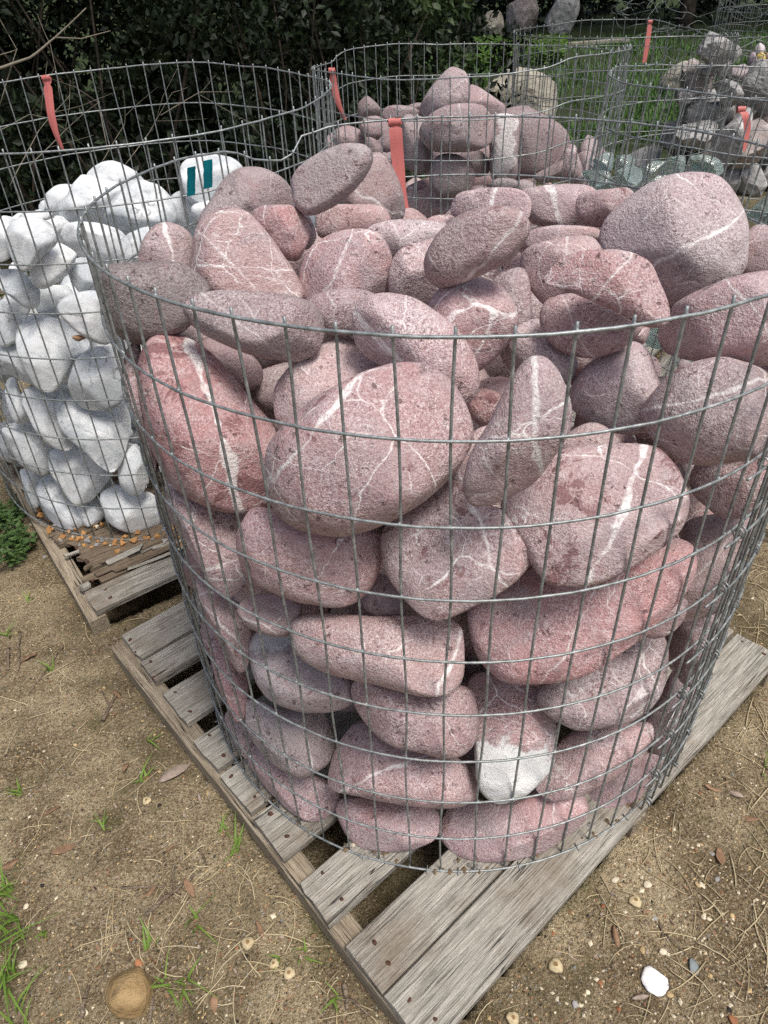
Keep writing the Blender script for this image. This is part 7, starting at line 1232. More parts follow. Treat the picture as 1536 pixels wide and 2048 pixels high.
def stone_mesh(name, C, q, rad, t, seed, sub, mat, cage=None, jag=0.0, lump=.035, pw=2.35, facets=12):
    D, F = ico(sub)
    rnd = np.random.default_rng(seed)
    r = np.array(rad) / 10000.0
    th = np.arctan2(D[:, 1], D[:, 0])
    Rr = periodic(r, th)
    cz = np.hypot(D[:, 0], D[:, 1])
    sz = D[:, 2].copy()
    n = (cz ** pw + np.abs(sz) ** pw) ** (1 / pw)
    cz, sz = cz / n, sz / n
    P = np.stack([Rr * np.cos(th) * cz, Rr * np.sin(th) * cz, t * sz], 1)
    tl = rnd.uniform(-.28, .28, 2)
    fade = 1 - (np.hypot(P[:, 0], P[:, 1]) / r.max()) ** 2 * .3
    P[:, 2] += (P[:, 0] * tl[0] + P[:, 1] * tl[1]) * fade
    m = r.mean()
    off = rnd.uniform(0, 50, 3)
    s1, s2 = 1.5 / m, 4.2 / m
    nn = np.array([noise.noise((p[0] * s1 + off[0], p[1] * s1 + off[1], p[2] * s1 + off[2])) * lump
                   + noise.noise((p[0] * s2 + off[2], p[1] * s2 + off[0], p[2] * s2 + off[1])) * lump * .26 for p in P])
    P *= (1 + nn)[:, None]
    if jag == 0 and sub >= 3:
        for _ in range(facets):
            nd = rnd.normal(size=3)
            nd[2] *= 1.6
            nd /= np.linalg.norm(nd)
            pr = P @ nd
            ext = pr.max()
            side = abs(nd[2]) < .5
            cut = ext * (rnd.uniform(.84, .96) if side else rnd.uniform(.60, .92))
            w_ = ext * (.035 if facets < 16 else .016)
            d = pr - cut
            sp = w_ * np.log1p(np.exp(np.clip(d / w_, -30, 30)))
            P -= sp[:, None] * nd * (.30 if side else .80 if facets < 16 else .95)
        if sub >= 4:
            for _ in range(3):                          # worn dents and chipped scars
                nd = rnd.normal(size=3)
                nd[2] = abs(nd[2]) + .2
                nd /= np.linalg.norm(nd)
                ip = int(np.argmax(P @ nd))
                c0, rr_ = P[ip], m * rnd.uniform(.22, .5)
                dd = np.linalg.norm(P - c0, axis=1) / rr_
                kk = np.array([noise.noise((p[0] * 7 / m, p[1] * 7 / m, p[2] * 7 / m + off[0])) for p in P])
                wgt = np.clip(1 - dd * (1 + .5 * kk), 0, 1)
                P -= (wgt * wgt * (3 - 2 * wgt) * (1 + .6 * kk))[:, None] * nd * m * rnd.uniform(.03, .085)
    if jag > 0:
        for _ in range(int(26 * jag) if jag < 1.2 else 15):
            nd = rnd.normal(size=3)
            nd /= np.linalg.norm(nd)
            ext = (P @ nd).max()
            d = P @ nd - ext * (rnd.uniform(.50, .84) if jag > 1.2 else rnd.uniform(.72, .93))
            P -= np.where(d > 0, d, 0)[:, None] * nd * .93
        k3 = 11 / m
        nn = np.array([noise.noise((p[0] * k3 + off[0], p[1] * k3 + off[1], p[2] * k3)) * .05 for p in P])
        P *= (1 + nn)[:, None]
    if cage is not None:
        cx, cy, cr, z0 = cage
        Q = np.array(Quaternion(q).to_matrix())
        Wd = P @ Q.T + np.array(C)
        dx, dy = Wd[:, 0] - cx, Wd[:, 1] - cy
        d = np.hypot(dx, dy)
        lim = cr - .005
        ex = d > lim
        # rounded press against the mesh
        sc = np.where(ex, (lim - .0 + (d - lim) * .04) / np.maximum(d, 1e-6), 1)
        Wd[:, 0], Wd[:, 1] = cx + dx * sc, cy + dy * sc
        lo = Wd[:, 2] < z0
        Wd[lo, 2] = z0 + (Wd[lo, 2] - z0) * .03 + .0012
        P = (Wd - np.array(C)) @ Q
    o = mesh_obj(name, P.tolist(), F, mat, smooth=(jag < .5))
    o.location = C
    o.rotation_mode = 'QUATERNION'
    o.rotation_quaternion = q
    return o

def props(o, **kw):
    if 'tint' in kw:
        sd = sum((i + 1) * ord(c) for i, c in enumerate(o.name))
        kw.setdefault('bang', random.Random(sd).uniform(-1.2, 1.2))
        kw.setdefault('boff', random.Random(sd + 1).uniform(-.02, .025))
        kw.setdefault('wsgn', 1.0)
        kw.setdefault('warm', max(0, random.Random(sd * 5 + 9).uniform(-.35, .45)))
        kw.setdefault('grain', random.Random(sd * 7 + 3).uniform(.55, 1.25))
    for k_, v_ in kw.items(): o[k_] = float(v_)
# bold veins read off the individual stones: angle, offset, width
BANDS = {'tall dark red': (-.12, .012, 2.6), 'broad mauve slab': (.22, .022, 1.9), 'loaf shaped': (.42, .078, 1.5), 'huge grey': (.88, .018, .75), 'small mauve cobble with a white Y': (.05, 0, 1.2),
         'grey pink boulder with a white crest': (-.7, -.03, 1.5), 'plump grey mauve': (1.15, -.02, .8), 'pink oval cobble with a curling': (.3, .0, 1.1), 'grey banded': (-.35, -.012, 2.2),
         'boulder with a broad white stripe': (.02, -.004, 11.0), 'largest rounded': (.75, -.055, 1.6), 'long grey pink': (-.15, .02, 1.3), 'wedge shaped': (1.25, .0, .7), 'mauve boulder with blunt': (-.4, .035, .8), 'dark red egg': (.7, .02, .7)}

def look(o, lab, tint, val, vein, band, patch, white):
    kw = {}
    for k_, (a, f, w) in BANDS.items():
        if lab.startswith(k_): kw, band = dict(bang=a, boff=f), w
    if 'stripe down' in lab: white = 0
    if 'quartz cap' in lab: kw['wsgn'] = -1
    props(o, tint=tint, val=val, vein=vein, band=band * (.62 if band < 5 else .8), patch=patch, white=white, **kw)
CM = (.1185, 1.0465, .4935, PZ)
CW = (-.62, 1.98, .54, PZ)
CR = (.33, 2.69, .50, PZ)
for i, (C, q, rad, t, tint, val, vein, band, patch, white, lab) in enumerate(PINK):
    o = stone_mesh('pink_stone', C, q, rad, t, 100 + i, 5 if max(rad) > 700 else 4, M['pink'], CM)
    tag(o, lab, 'stone', 'pink stones in the near cage')
    look(o, lab, tint, val, vein, band, patch, white)
for i, (C, q, rad, t, vein, lab) in enumerate(WHITE):
    o = stone_mesh('white_stone', C, q, rad, t, 300 + i, 4, M['white'], CW, lump=.04, facets=22)
    tag(o, lab, 'stone', 'white stones in the left cage')
    props(o, vein=min(1, vein + .2))
for i, (C, q, rad, t, tint, val, vein, band, patch, white, lab) in enumerate(RED):
    o = stone_mesh('red_stone', C, q, rad, t, 500 + i, 4, M['pink'], CR)
    tag(o, lab, 'stone', 'red stones in the rear cage')
    look(o, lab, tint, val, vein, band, patch, white)
def fill(lst, name, mat, cage, lab, grp, seed, **kw):
    for i, (C, q, ax) in enumerate(lst):
        rnd = random.Random(seed + i)
        rad = []
        ph = rnd.uniform(0, 6)
        for k in range(24):
            a = 2 * PI * k / 24
            e = 1 / math.sqrt((math.cos(a) / ax[0]) ** 2 + (math.sin(a) / ax[1]) ** 2)
            rad.append(e * 10000 * (1 + .06 * math.sin(3 * a + ph)))
        o = stone_mesh(name, C, q, rad, ax[2], seed + i, 3, mat, cage)
        tag(o, lab, 'stone', grp)
        if 'tint' in kw:
            props(o, tint=rnd.uniform(.2, .8), val=rnd.uniform(.8, 1.0), vein=rnd.uniform(0, .7), band=rnd.choice((0, 0, .6)), patch=rnd.uniform(0, .5), white=0)
        else:
            props(o, vein=rnd.uniform(.1, .6))
fill(FILL_PINK, 'pink_stone', M['pink'], CM, 'rounded pink cobble packed between the bigger ones inside the near cage', 'packing stones in the near cage', 1000, tint=1)
fill(FILL_WHITE, 'white_stone', M['white'], CW, 'rounded white cobble packed between the bigger ones inside the left cage', 'packing stones in the left cage', 2000)
fill(FILL_RED, 'red_stone', M['pink'], CR, 'rounded dull red cobble packed between the bigger ones inside the rear cage', 'packing stones in the rear cage', 3000, tint=1)
for i, (C, q, rad, t, lab) in enumerate(ROCK):
    o = stone_mesh('jagged_rock', C, q, rad, t, 700 + i, 4, M['rockpink'] if i in (4, 7, 9) else M['rock'], None, jag=1.5, lump=.2)
    tag(o, lab, 'rock', 'rocks in the heap behind the glass cage')
for i, (C, q, rad, t) in enumerate(GLASS):
    o = stone_mesh('glass_chunk', C, q, rad, t, 800 + i, 4, M['glass'], None, jag=1.5, lump=.25)
    tag(o, 'broken sea green slag glass chunk in the right hand cage', 'glass chunk', 'sea green glass chunks')
EGM = {}
for i, (C, q, rad, t, col, lab) in enumerate(EGG):
    o = stone_mesh('round_stone', C, q, rad, t, 850 + i, 3, mat_plain('mixed_stone', col, .6, .2), None)
    tag(o, lab, 'stone', 'mixed stones in the far cage')
# the rest of the rock heap under the visible rocks, down to the ground
rnd = random.Random(44)
for i in range(26):
    lay = i // 9
    x = 1.78 + rnd.random() * .85
    y = 4.85 + rnd.random() * .35
    z = GZ + .08 + lay * .17
    if i >= 18: x, y = 1.95 + rnd.random() * .5, 4.95 + rnd.random() * .2
    if i < 5: x, y = 1.85 + i * .17, 4.72
    rad = [rnd.uniform(.10, .17) * 10000 for _ in range(24)]
    rad = [(rad[k - 1] + rad[k] * 2 + rad[(k + 1) % 24]) / 4 for k in range(24)]
    o = stone_mesh('jagged_rock', (x, y, z), (1, 0, 0, 0), rad, .10, 900 + i, 3, M['rock'], None, jag=1.5, lump=.2)
    tag(o, 'shaded grey rock buried in the lower part of the rock heap', 'rock', 'rocks buried in the heap')
# lower glass chunks
for i in range(26):
    a = rnd.uniform(0, 2 * PI)
    rr = .36 * math.sqrt(rnd.random())
    x, y = 1.1 + rr * math.cos(a), 2.0 + rr * math.sin(a)
    if x > 1.0 and i % 2: x -= .3
    z = rnd.uniform(.18, .74)
    rad = [rnd.uniform(.05, .085) * 10000 for _ in range(24)]
    rad = [(rad[k - 1] + rad[k] * 2 + rad[(k + 1) % 24]) / 4 for k in range(24)]
    o = stone_mesh('glass_chunk', (x, y, z), (1, 0, 0, 0), rad, .05, 950 + i, 4, M['glass'], None, jag=1.5, lump=.25)
    tag(o, 'buried sea green glass chunk below the top ones in the right hand cage', 'glass chunk', 'buried glass chunks')
# far boulders on the lawn
def lone(name, C, rx, rz, ry, seed, mat, lab, jag=.5, cat='boulder', sub=4):
    rnd = random.Random(seed)
    rad = []
    for k in range(24):
        a = 2 * PI * k / 24
        rad.append(10000 / math.sqrt((math.cos(a) / rx) ** 2 + (math.sin(a) / ry) ** 2))
    o = stone_mesh(name, C, (1, 0, 0, 0), rad, rz, seed, sub, mat, None, jag=jag, lump=.16)
    tag(o, lab, cat)
    return o
lone('tan_boulder', (1.42, 7.3, .22), .37, .30, .30, 71, M['tan'], 'big tan boulder on the lawn behind the rear red cage', .6)
lone('tan_boulder', (3.30, 8.6, .20), .20, .16, .2, 72, M['tan'], 'small tan boulder on the lawn beside the far coral ribbon', .2)
lone('pale_boulder', (2.38, 15.5, .30), .19, .26, .24, 73, M['tan'], 'pale pointed boulder in the shade at the wood edge', 1.2)
lone('grey_boulder', (3.68, 15.7, .52), .40, .45, .50, 74, M['rock'], 'huge grey boulder at the wood edge', 1.4)
lone('brown_boulder', (3.02, 16.2, .34), .34, .4, .34, 75, M['rockpink'], 'brown shaded boulder left of the huge grey one', 1.0)
for q, (x, y, a, L) in enumerate(((2.6, 14.9, .04, 1.3), (3.85, 13.8, .25, 1.2), (3.1, 15.2, -.04, .9))):
    o = add_board('old_plank', L, .16, .05, 600 + q, M['wood'], None, (x - L / 2, y, hgt(x, y) + .06), a)
    tag(o, ['dark plank lying before the pale pointed boulder', 'pale plank lying in the lawn before the huge grey boulder', 'short plank lying between the far boulders'][q], 'plank', 'old planks at the wood edge')

# ------------------------------------------------------------ wire cages
def lerp_tab(tab, a):
    a = (a + 180) % 360 - 180
    for k in range(len(tab) - 1):
        if tab[k][0] <= a <= tab[k + 1][0]:
            t = (a - tab[k][0]) / (tab[k + 1][0] - tab[k][0])
            t = t * t * (3 - 2 * t)
            return tab[k][1] * (1 - t) + tab[k + 1][1] * t
    return tab[0][1]
OCT = [(1, 0, 0), (-1, 0, 0), (0, 1, 0), (0, -1, 0), (0, 0, 1), (0, 0, -1)]
OF = [(0, 2, 4), (2, 1, 4), (1, 3, 4), (3, 0, 4), (2, 0, 5), (1, 2, 5), (3, 1, 5), (0, 3, 5)]
ROWH, WSP = .1016, .0508
def cage(name, cx, cy, Rc, label, ph0=0.0, dz=None, lean=(0, 0), seam=None, rows=9, seed=1, mat='wire', wig=.0012, group='welded wire cages', rw=.0017, bot=1.0, weld=False):
    root = empty(name, (cx, cy, PZ), label, 'wire cage', group)
    rnd = random.Random(seed)
    n = int(round(2 * PI * Rc / WSP))
    H = rows * ROWH
    ofs = [rnd.uniform(0, 100) for _ in range(2)]
    def pos(phi, h, dr=0.0):
        f = h / H
        th = 180 - math.degrees(phi)              # from the back, clockwise
        z = h
        d = lerp_tab(dz, th) if dz else 0.0
        top = max(0, (f - .72) / .28)
        z += d * (top ** 1.5 if d < 0 else f)
        rr = Rc * (bot + (1 - bot) * f) + dr + noise.noise((math.sin(phi) * 2.2 + ofs[0], math.cos(phi) * 2.2, f * 2.6)) * wig * 2.2
        if d < -.01: rr -= abs(d) * top * .45
        return Vector((rr * math.sin(phi) + lean[0] * f, -rr * math.cos(phi) + lean[1] * f, z + .002))
    NH = 112
    for rI in range(rows + 1):
        mb = MB()
        h = H - rI * ROWH
        mb.tube([pos(2 * PI * k / NH, h + .0011 * noise.noise((k * .7, rI, ofs[1])), .0016) for k in range(NH)], rw * (1.1 if rI in (0, rows) else 1.0), 7, True)
        if weld:
            for i in range(n):
                p = pos(ph0 + 2 * PI * i / n, h, .0002)
                mb.add([p + Vector(q_) * rw * (1.55 + .5 * math.sin(i * 7.1 + rI)) for q_ in OCT], OF)
        mb.build('hoop_wire', M[mat], root)
    for i in range(n):
        phi = ph0 + 2 * PI * i / n
        mb = MB()
        w1, w2 = rnd.uniform(-.0022, .0022), rnd.uniform(-.0016, .0016)
        pts = []
        for k in range(-1, rows * 2 + 1):
            h = min(max(0.0, k * ROWH / 2), H)
            p = pos(phi + (w1 * math.sin(k * .9 + i) + w2 * math.sin(k * .37 + 2 * i)) / Rc, h, -.0016)
            pts.append(p)
        pts = pts[1:]
        pts.append(pts[-1] + Vector((0, 0, .0075)))
        mb.tube(pts, rw, 6)
        mb.build('upright_wire', M[mat], root)
    if seam:
        # the overlapping end of the mesh: extra uprights, doubled hoops, wire clips
        p0, p1, nx_ = seam
        for q in range(nx_):
            phi = p0 + (p1 - p0) * q / (nx_ - 1)
            mb = MB()
            pts = [pos(phi + rnd.uniform(-.0035, .0035), k * ROWH / 2 * .992, .0085) for k in range(rows * 2 + 1)]
            mb.tube(pts, rw, 6)
            mb.build('upright_wire', M[mat], root)
        for rI in range(rows + 1):
            mb = MB()
            h = (H - rI * ROWH) * .992 - .004 + .0035 * math.sin(rI * 2.1)
            mb.tube([pos(p0 - .05 + (p1 - p0 + .1) * k / 24, h, .0105) for k in range(25)], rw, 6)
            mb.build('hoop_wire', M[mat], root)
            for phc in (p0 + .02, p1 - .06):
                mb = MB()
                c = pos(phc + rnd.uniform(-.02, .02), h + .003, .007)
                d = Vector((math.cos(phc), math.sin(phc), 0))
                o_ = Vector((math.sin(phc), -math.cos(phc), 0))
                for s_ in (-.0032, .0032):
                    mb.tube([c + d * s_ + o_ * (.0062 * math.cos(a)) + Vector((0, 0, .0075 * math.sin(a))) for a in [2 * PI * j / 9 for j in range(9)]], .0013, 5, True)
                mb.build('wire_clip', M[mat], root)
    # cut stubs on the bottom hoop
    for i in range(0, n, 2):
        phi = ph0 + 2 * PI * (i + .52 + rnd.uniform(-.05, .05)) / n
        mb = MB()
        p = pos(phi, 0, .002)
        d = Vector((math.sin(phi), -math.cos(phi), 0))
        mb.tube([p - d * .006 + Vector((0, 0, .003)), p + d * .007 + Vector((0, 0, .0028))], .0010, 5)
        mb.build('wire_stub', M[mat], root)
    return root, pos

dz_main = [(-180, 0), (-100, .004), (-60, .003), (-48, -.003), (-39, -.030), (-34, -.034), (-28, .0), (-20, .009), (60, .009), (90, .008), (120, .003), (180, 0)]
cage('wire_cage', .1185, 1.0465, .4935, 'galvanised welded wire cage full of pink stones with a dented back rim', -.1078, dz_main, seam=(.64, .93, 6), seed=2, wig=.0008, weld=True)
dz_w = [(-180, -.002), (-100, .01), (-50, .020), (-30, .025), (11, .034), (33, .023), (60, .012), (98, .018), (120, .008), (150, 0), (180, -.002)]
cage('wire_cage', -.62, 1.98, .54, 'galvanised welded wire cage full of white stones on the rotting pallet', .02, dz_w, seed=3, weld=True)
dz_c = [(-180, .0), (-150, -.006), (-127, 0), (-65, -.02), (-49, .007), (-27, .008), (0, -.005), (40, -.012), (75, -.01), (110, .02), (151, .029), (164, .008), (180, .002)]
cage('wire_cage', .33, 2.69, .50, 'welded wire cage of dull red stones behind the pink one', .0, dz_c, seed=4, wig=.003)
dz_5 = [(-180, 0), (-143, 0), (-120, .007), (-95, .002), (-60, -.0), (-35, -.014), (-12, -.030), (13, -.040), (60, -.03), (120, 0), (180, 0)]
cage('wire_cage', 1.0, 1.965, .485, 'leaning welded wire cage holding sea green glass chunks', .03, dz_5, lean=(.1, .035), seed=5, wig=.004)
dz_4 = [(-180, 0), (-30, -.006), (-7, .004), (30, 0), (52, -.027), (70, -.05), (110, -.03), (180, 0)]
cage('wire_cage', 1.08, 3.5, .45, 'empty dark wire cage on the lawn with a coral ribbon', .05, dz_4, seed=6, mat='oldwire', wig=.004)
cage('wire_cage', 3.0, 5.9, .52, 'far wire cage of mixed round stones with a teal tag', .05, None, seed=8, mat='oldwire', rw=.002)
# mixed stones filling the far cage
rnd = random.Random(12)
for i in range(34):
    a = rnd.uniform(0, 2 * PI)
    rr = .40 * math.sqrt(rnd.random())
    rad = [800 + 130 * math.sin(2 * 2 * PI * k / 24 + i) for k in range(24)]
    o = stone_mesh('round_stone', (3.0 + rr * math.cos(a), 5.9 + rr * math.sin(a), .2 + (i // 9) * .115), (1, 0, 0, 0), rad, .06, 1200 + i, 3, M['pink'])
    props(o, tint=.1, val=.8, vein=.1, band=0, patch=.1, white=0)
    tag(o, 'dull round stone low in the far mixed cage', 'stone', 'stones low in the far mixed cage')

# loose wire tangle on top of the rock heap
def tangle(c, n, s, seed, label):
    rnd = random.Random(seed)
    mb = MB()
    for q in range(n):
        o0 = Vector((rnd.uniform(-1, 1) * s[0], rnd.uniform(-1, 1) * s[1], rnd.uniform(-1, 1) * s[2]))
        ra = rnd.uniform(.05, .16)
        ax = rnd.uniform(0, 6)
        pts = []
        L = rnd.uniform(2.5, 6)
        for k in range(26):
            a = ax + L * k / 25
            pts.append(Vector(c) + o0 + Vector((math.cos(a) * ra * 1.5, math.sin(a + q) * ra * .6, math.sin(a) * ra * .7))
                       + noise.noise_vector((k * .22 + q, q * 1.7, 0)) * .05)
        mb.tube(pts, .0016, 5)
    tag(mb.build('wire_tangle', M['oldwire'], None), label, 'wire tangle')
tangle((2.12, 4.66, .74), 12, (.20, .06, .06), 3, 'tangle of loose dark wire draped over the rock heap')
tangle((2.75, 7.2, .78), 40, (.55, .2, .22), 4, 'heap of loose grey fencing wire beyond the rock heap')

# ------------------------------------------------------------ ribbons, tape, tag
def ribbon(pts, w, label, nrm, seed=0):
    mb = MB()
    P = [Vector(p) for p in pts]
    # densify
    Q = []
    for k in range(len(P) - 1):
        p0, p1, p2, p3 = P[max(k - 1, 0)], P[k], P[k + 1], P[min(k + 2, len(P) - 1)]
        for j in range(6):
            t = j / 6
            Q.append(.5 * (2 * p1 + (p2 - p0) * t + (2 * p0 - 5 * p1 + 4 * p2 - p3) * t * t + (3 * p1 - p0 - 3 * p2 + p3) * t ** 3))
    Q.append(P[-1])
    N = len(Q)
    vs, fs = [], []
    for k, p in enumerate(Q):
        f = k / (N - 1)
        tw = .5 * f * (1 if seed % 2 else -1)
        side = Vector((math.cos(tw), math.sin(tw), 0))
        nn = Vector((-math.sin(tw), math.cos(tw), 0))
        ww = w * (1.0 if f < .6 or seed == 3 else 1 - (f - .6) * 1.3)
        if .10 < f < .16: ww *= .62
        cup = .0012
        for s_, c_ in ((-.5, cup), (0, 0), (.5, cup)):
            for th in (-.0003, .0003):
                vs.append(p + side * ww * s_ + nn * (c_ + th))
    for k in range(N - 1):
        a, b = k * 6, k * 6 + 6
        for (i, j) in ((0, 2), (2, 4), (5, 3), (3, 1), (1, 0), (4, 5)):
            fs.append((a + i, a + j, b + j, b + i))
    mb.add(vs, fs)
    root = empty('marker_ribbon', P[0], label, 'ribbon', 'coral marker ribbons')
    o = mb.build('tail', M['coral'], root, smooth=False)
    o.matrix_parent_inverse = Matrix.Translation(-P[0])
    kb = MB()
    # knot loop over the rim
    for q, (dx, rr) in enumerate(((-.25, .0058), (.18, .0052))):
        vs, fs = [], []
        n = 12
        for k in range(n):
            a = 2 * PI * k / n
            for s_ in (-.32, .32):
                vs.append(P[0] + Vector((w * (dx + s_ * .8), math.cos(a) * rr, math.sin(a) * rr * 1.25 - .001 + .0015 * s_)))
        for k in range(n):
            a, b = 2 * k, 2 * ((k + 1) % n)
            fs.append((a, b, b + 1, a + 1))
        kb.add(vs, fs)
    o = kb.build('knot', M['coral'], root)
    o.matrix_parent_inverse = Matrix.Translation(-P[0])
labs = ['coral ribbon tied to the back rim of the pink stone cage', 'coral ribbon tied to the back rim of the white stone cage',
        'coral ribbon tied to the rim of the empty far cage', 'coral ribbon tied to the left of the rear red cage', 'coral ribbon hanging inside the glass chunk cage']
for q, pts in enumerate(RIBBONS):
    ribbon(pts, .0255 if q < 3 else .020, labs[q], None, q + 1)
for q, (a, b) in enumerate(TEAL):
    a, b = Vector(a), Vector(b)
    mb = MB()
    side = Vector((.75, .66, 0)) * (.0085 if q else .0075)
    nn = Vector((.66, -.75, 0)) * .0012
    vs, fs = [], []
    N = 7
    for k in range(N):
        p = a.lerp(b, k / (N - 1))
        j = .0012 * math.sin(k * 2.2 + q)
        vs += [p - side * (1 + j * 60) - nn, p + side * (1 - j * 50) - nn, p + side * (1 - j * 50) + nn, p - side * (1 + j * 60) + nn]
    for k in range(N - 1):
        for i in range(4):
            i2 = (i + 1) % 4
            fs.append((k * 4 + i, k * 4 + i2, k * 4 + 4 + i2, k * 4 + 4 + i))
    fs += [(3, 2, 1, 0), tuple(4 * (N - 1) + i for i in range(4))]
    mb.add(vs, fs)
    tag(mb.build('teal_tape', M['teal'], None, smooth=False), ['teal tape wrapped on an upright wire, the lower of the pair', 'teal tape wrapped on an upright wire, the higher of the pair'][q], 'tape', 'teal tapes on the pink cage')

# ------------------------------------------------------------ ground things
def rock_small(name, x, y, r, flat, seed, mat, lab, cat, grp=None, sub=2, jag=0.0, zoff=.35, elong=1.0, wob=1.0):
    rnd = random.Random(seed)
    a0 = rnd.uniform(0, 6)
    rad = [r * 10000 * (1 + .12 * wob * math.sin(2 * 2 * PI * k / 24 + a0) + .07 * wob * math.sin(3 * 2 * PI * k / 24 + 2 * a0)) * (1 if k % 24 else 1) for k in range(24)]
    o = stone_mesh(name, (x, y, hgt(x, y) + r * flat * zoff), (math.cos(a0 / 2), 0, 0, math.sin(a0 / 2)), rad, r * flat, seed, sub, mat, None, jag=jag, lump=.10, facets=5)
    o.scale = (elong, 1, 1)
    tag(o, lab, cat, grp)
    return o
rock_small('chalk_stone', *CHALK[0], .021, .35, 61, M['chalk'], 'flat bright white stone on the dirt by the near pallet', 'stone', sub=4, jag=.3)
rock_small('brown_rock', *GOLD[0], .034, 1.0, 63, M['gold'], 'golden brown fist sized rock half sunk in the dirt', 'rock', sub=4, zoff=.45, wob=.45, elong=1.12)
rock_small('slate_chip', *SLATE[0], .0135, .3, 64, M['slate'], 'blue grey slate chip beside the bright white stone', 'stone', sub=3, jag=.6, elong=.7)
for i, (x, y) in enumerate(PEB):
    m = PEBM[(1, 0, 1, 2, 1, 0, 1, 4)[i % 8]]
    nm = {'tan_pebble': 'tan', 'cream_pebble': 'cream', 'grey_pebble': 'grey', 'rust_pebble': 'rust brown'}[m.name]
    rock_small('pebble', x, y, random.Random(i).uniform(.0025, .0058), .6, 640 + i, m, 'small %s pebble loose on the sandy ground' % nm, 'pebble', 'loose %s pebbles' % nm, sub=3, jag=.35, elong=1.35)

def mushroom(x, y, r, lab, seed):
    z = hgt(x, y)
    root = empty('mushroom', (x, y, z), lab, 'mushroom', 'small tan mushrooms')
    n = 22
    prof = [(0, .34), (.20, .35), (.30, .33), (.60, .22), (.85, .04), (1.0, -.18), (.92, -.20), (.4, .02), (.1, .0)]
    vs, fs, ix = [], [], []
    for k, (rr, zz) in enumerate(prof):
        for j in range(n):
            a = 2 * PI * j / n
            w = 1 + .09 * math.sin(3 * a + seed) + .05 * math.sin(7 * a + seed * 2)
            vs.append((r * rr * w * math.cos(a), r * rr * w * math.sin(a), r * zz + r * .55))
    for k in range(len(prof) - 1):
        for j in range(n):
            j2 = (j + 1) % n
            fs.append((k * n + j, k * n + j2, (k + 1) * n + j2, (k + 1) * n + j))
            ix.append(1 if k < 2 else 0)
    c = mesh_obj('cap', vs, fs, None, root, True, [M['mush'], M['mushdark']], ix)
    c.rotation_euler = (.12 * math.sin(seed), .12 * math.cos(seed), 0)
    mb = MB()
    mb.tube([(0, 0, -.01), (.001, 0, r * .3), (0, 0, r * .56)], r * .16, 8)
    mb.build('stem', M['mush'], root)
ml = ['tan mushroom with a dark centre beside the left pallet edge', 'small tan mushroom in the dirt near the grey dead leaf', 'little mushroom next to its leaning twin', 'little mushroom leaning toward its twin',
      'striped tan mushroom in the dirt right of the pallet', 'brownish mushroom in the dirt by the right pallet edge', 'mushroom close to the near pallet corner']
for i, (x, y) in enumerate(MUSH):
    mushroom(x, y, (.0105, .0085, .0095, .008, .0115, .0105, .010)[i], ml[i], i)

def leaf_thing(x, y, L, W, a, mat, lab, grp, seed, nm='fallen_leaf'):
    rnd = random.Random(seed)
    N = 9
    vs, fs = [], []
    for k in range(N):
        t = k / (N - 1)
        w = W * math.sin(PI * min(1, t * .93 + .05)) ** .8 * (1 + rnd.uniform(-.12, .12))
        zc = .004 + .006 * math.sin(t * 3 + seed) * .6
        for s_ in (-1, 0, 1):
            vs.append(((t - .5) * L, s_ * w / 2, zc + abs(s_) * .0035 * math.sin(seed * 1.3 + t * 2)))
    for k in range(N - 1):
        for j in range(2):
            fs.append((k * 3 + j, k * 3 + 3 + j, k * 3 + 4 + j, k * 3 + 1 + j))
    me = mesh_obj(nm, vs, fs, mat)
    md = me.modifiers.new('t', 'SOLIDIFY')
    md.thickness = .0006
    me.location = (x, y, hgt(x, y) + .001)
    me.rotation_euler = (rnd.uniform(-.15, .15), rnd.uniform(-.12, .12), a)
    tag(me, lab, 'leaf', grp)
for i, (x, y) in enumerate(LEAF):
    big = i in (0,)
    leaf_thing(x, y, .062 if big else random.Random(i).uniform(.022, .042), .022 if big else random.Random(i + 5).uniform(.007, .014), (.6 if big else i * 1.7), M['greyleaf'] if big or i % 5 == 3 else M['deadleaf'],
               'broad grey dead leaf beside the left pallet edge' if big else ('greyish dead leaf lying on the dirt' if i % 5 == 3 else 'brown dead leaf lying on the dirt'),
               None if big else ('greyish dead leaves' if i % 5 == 3 else 'brown dead leaves'), i)

def twig(a, b, r, lab, seed, grp='fallen twigs', mat='twig'):
    rnd = random.Random(seed)
    mb = MB()
    a, b = Vector((*a, 0)), Vector((*b, 0))
    pts = []
    for k in range(9):
        p = a.lerp(b, k / 8)
        p += Vector((noise.noise((k * .5, seed, 0)), noise.noise((k * .5, seed, 5)), 0)) * .006
        p.z = hgt(p.x, p.y) + r * 1.1
        pts.append(p)
    mb.tube(pts, r, 7, taper=.55)
    if seed % 3 == 0:
        m = pts[4]
        d = (b - a).normalized()
        e = Vector((-d.y, d.x, .15))
        mb.tube([m, m + (d * .5 + e * .6) * .02, m + (d * .9 + e * .9) * .036], r * .55, 6, taper=.5)
    o = mb.build('twig', M[mat])
    tag(o, lab, 'twig', grp)
for i, (a, b) in enumerate(TWIG):
    twig(a, b, (.0042, .0028, .0022, .0045, .003, .0045, .0045, .004, .002, .0025, .0035, .0018, .0012)[i],
         'forked grey twig on the dirt left of the pallet' if i == 0 else ('thin dark twig lying on the sandy ground' if i % 2 else 'short weathered stick lying on the sandy ground'), i,
         None if i == 0 else ('thin dark twigs' if i % 2 else 'short weathered sticks'))

def rv(rnd):
    while True:
        v = Vector((rnd.uniform(-1, 1), rnd.uniform(-1, 1), rnd.uniform(-1, 1)))
        if .05 < v.length < 1: return v.normalized()
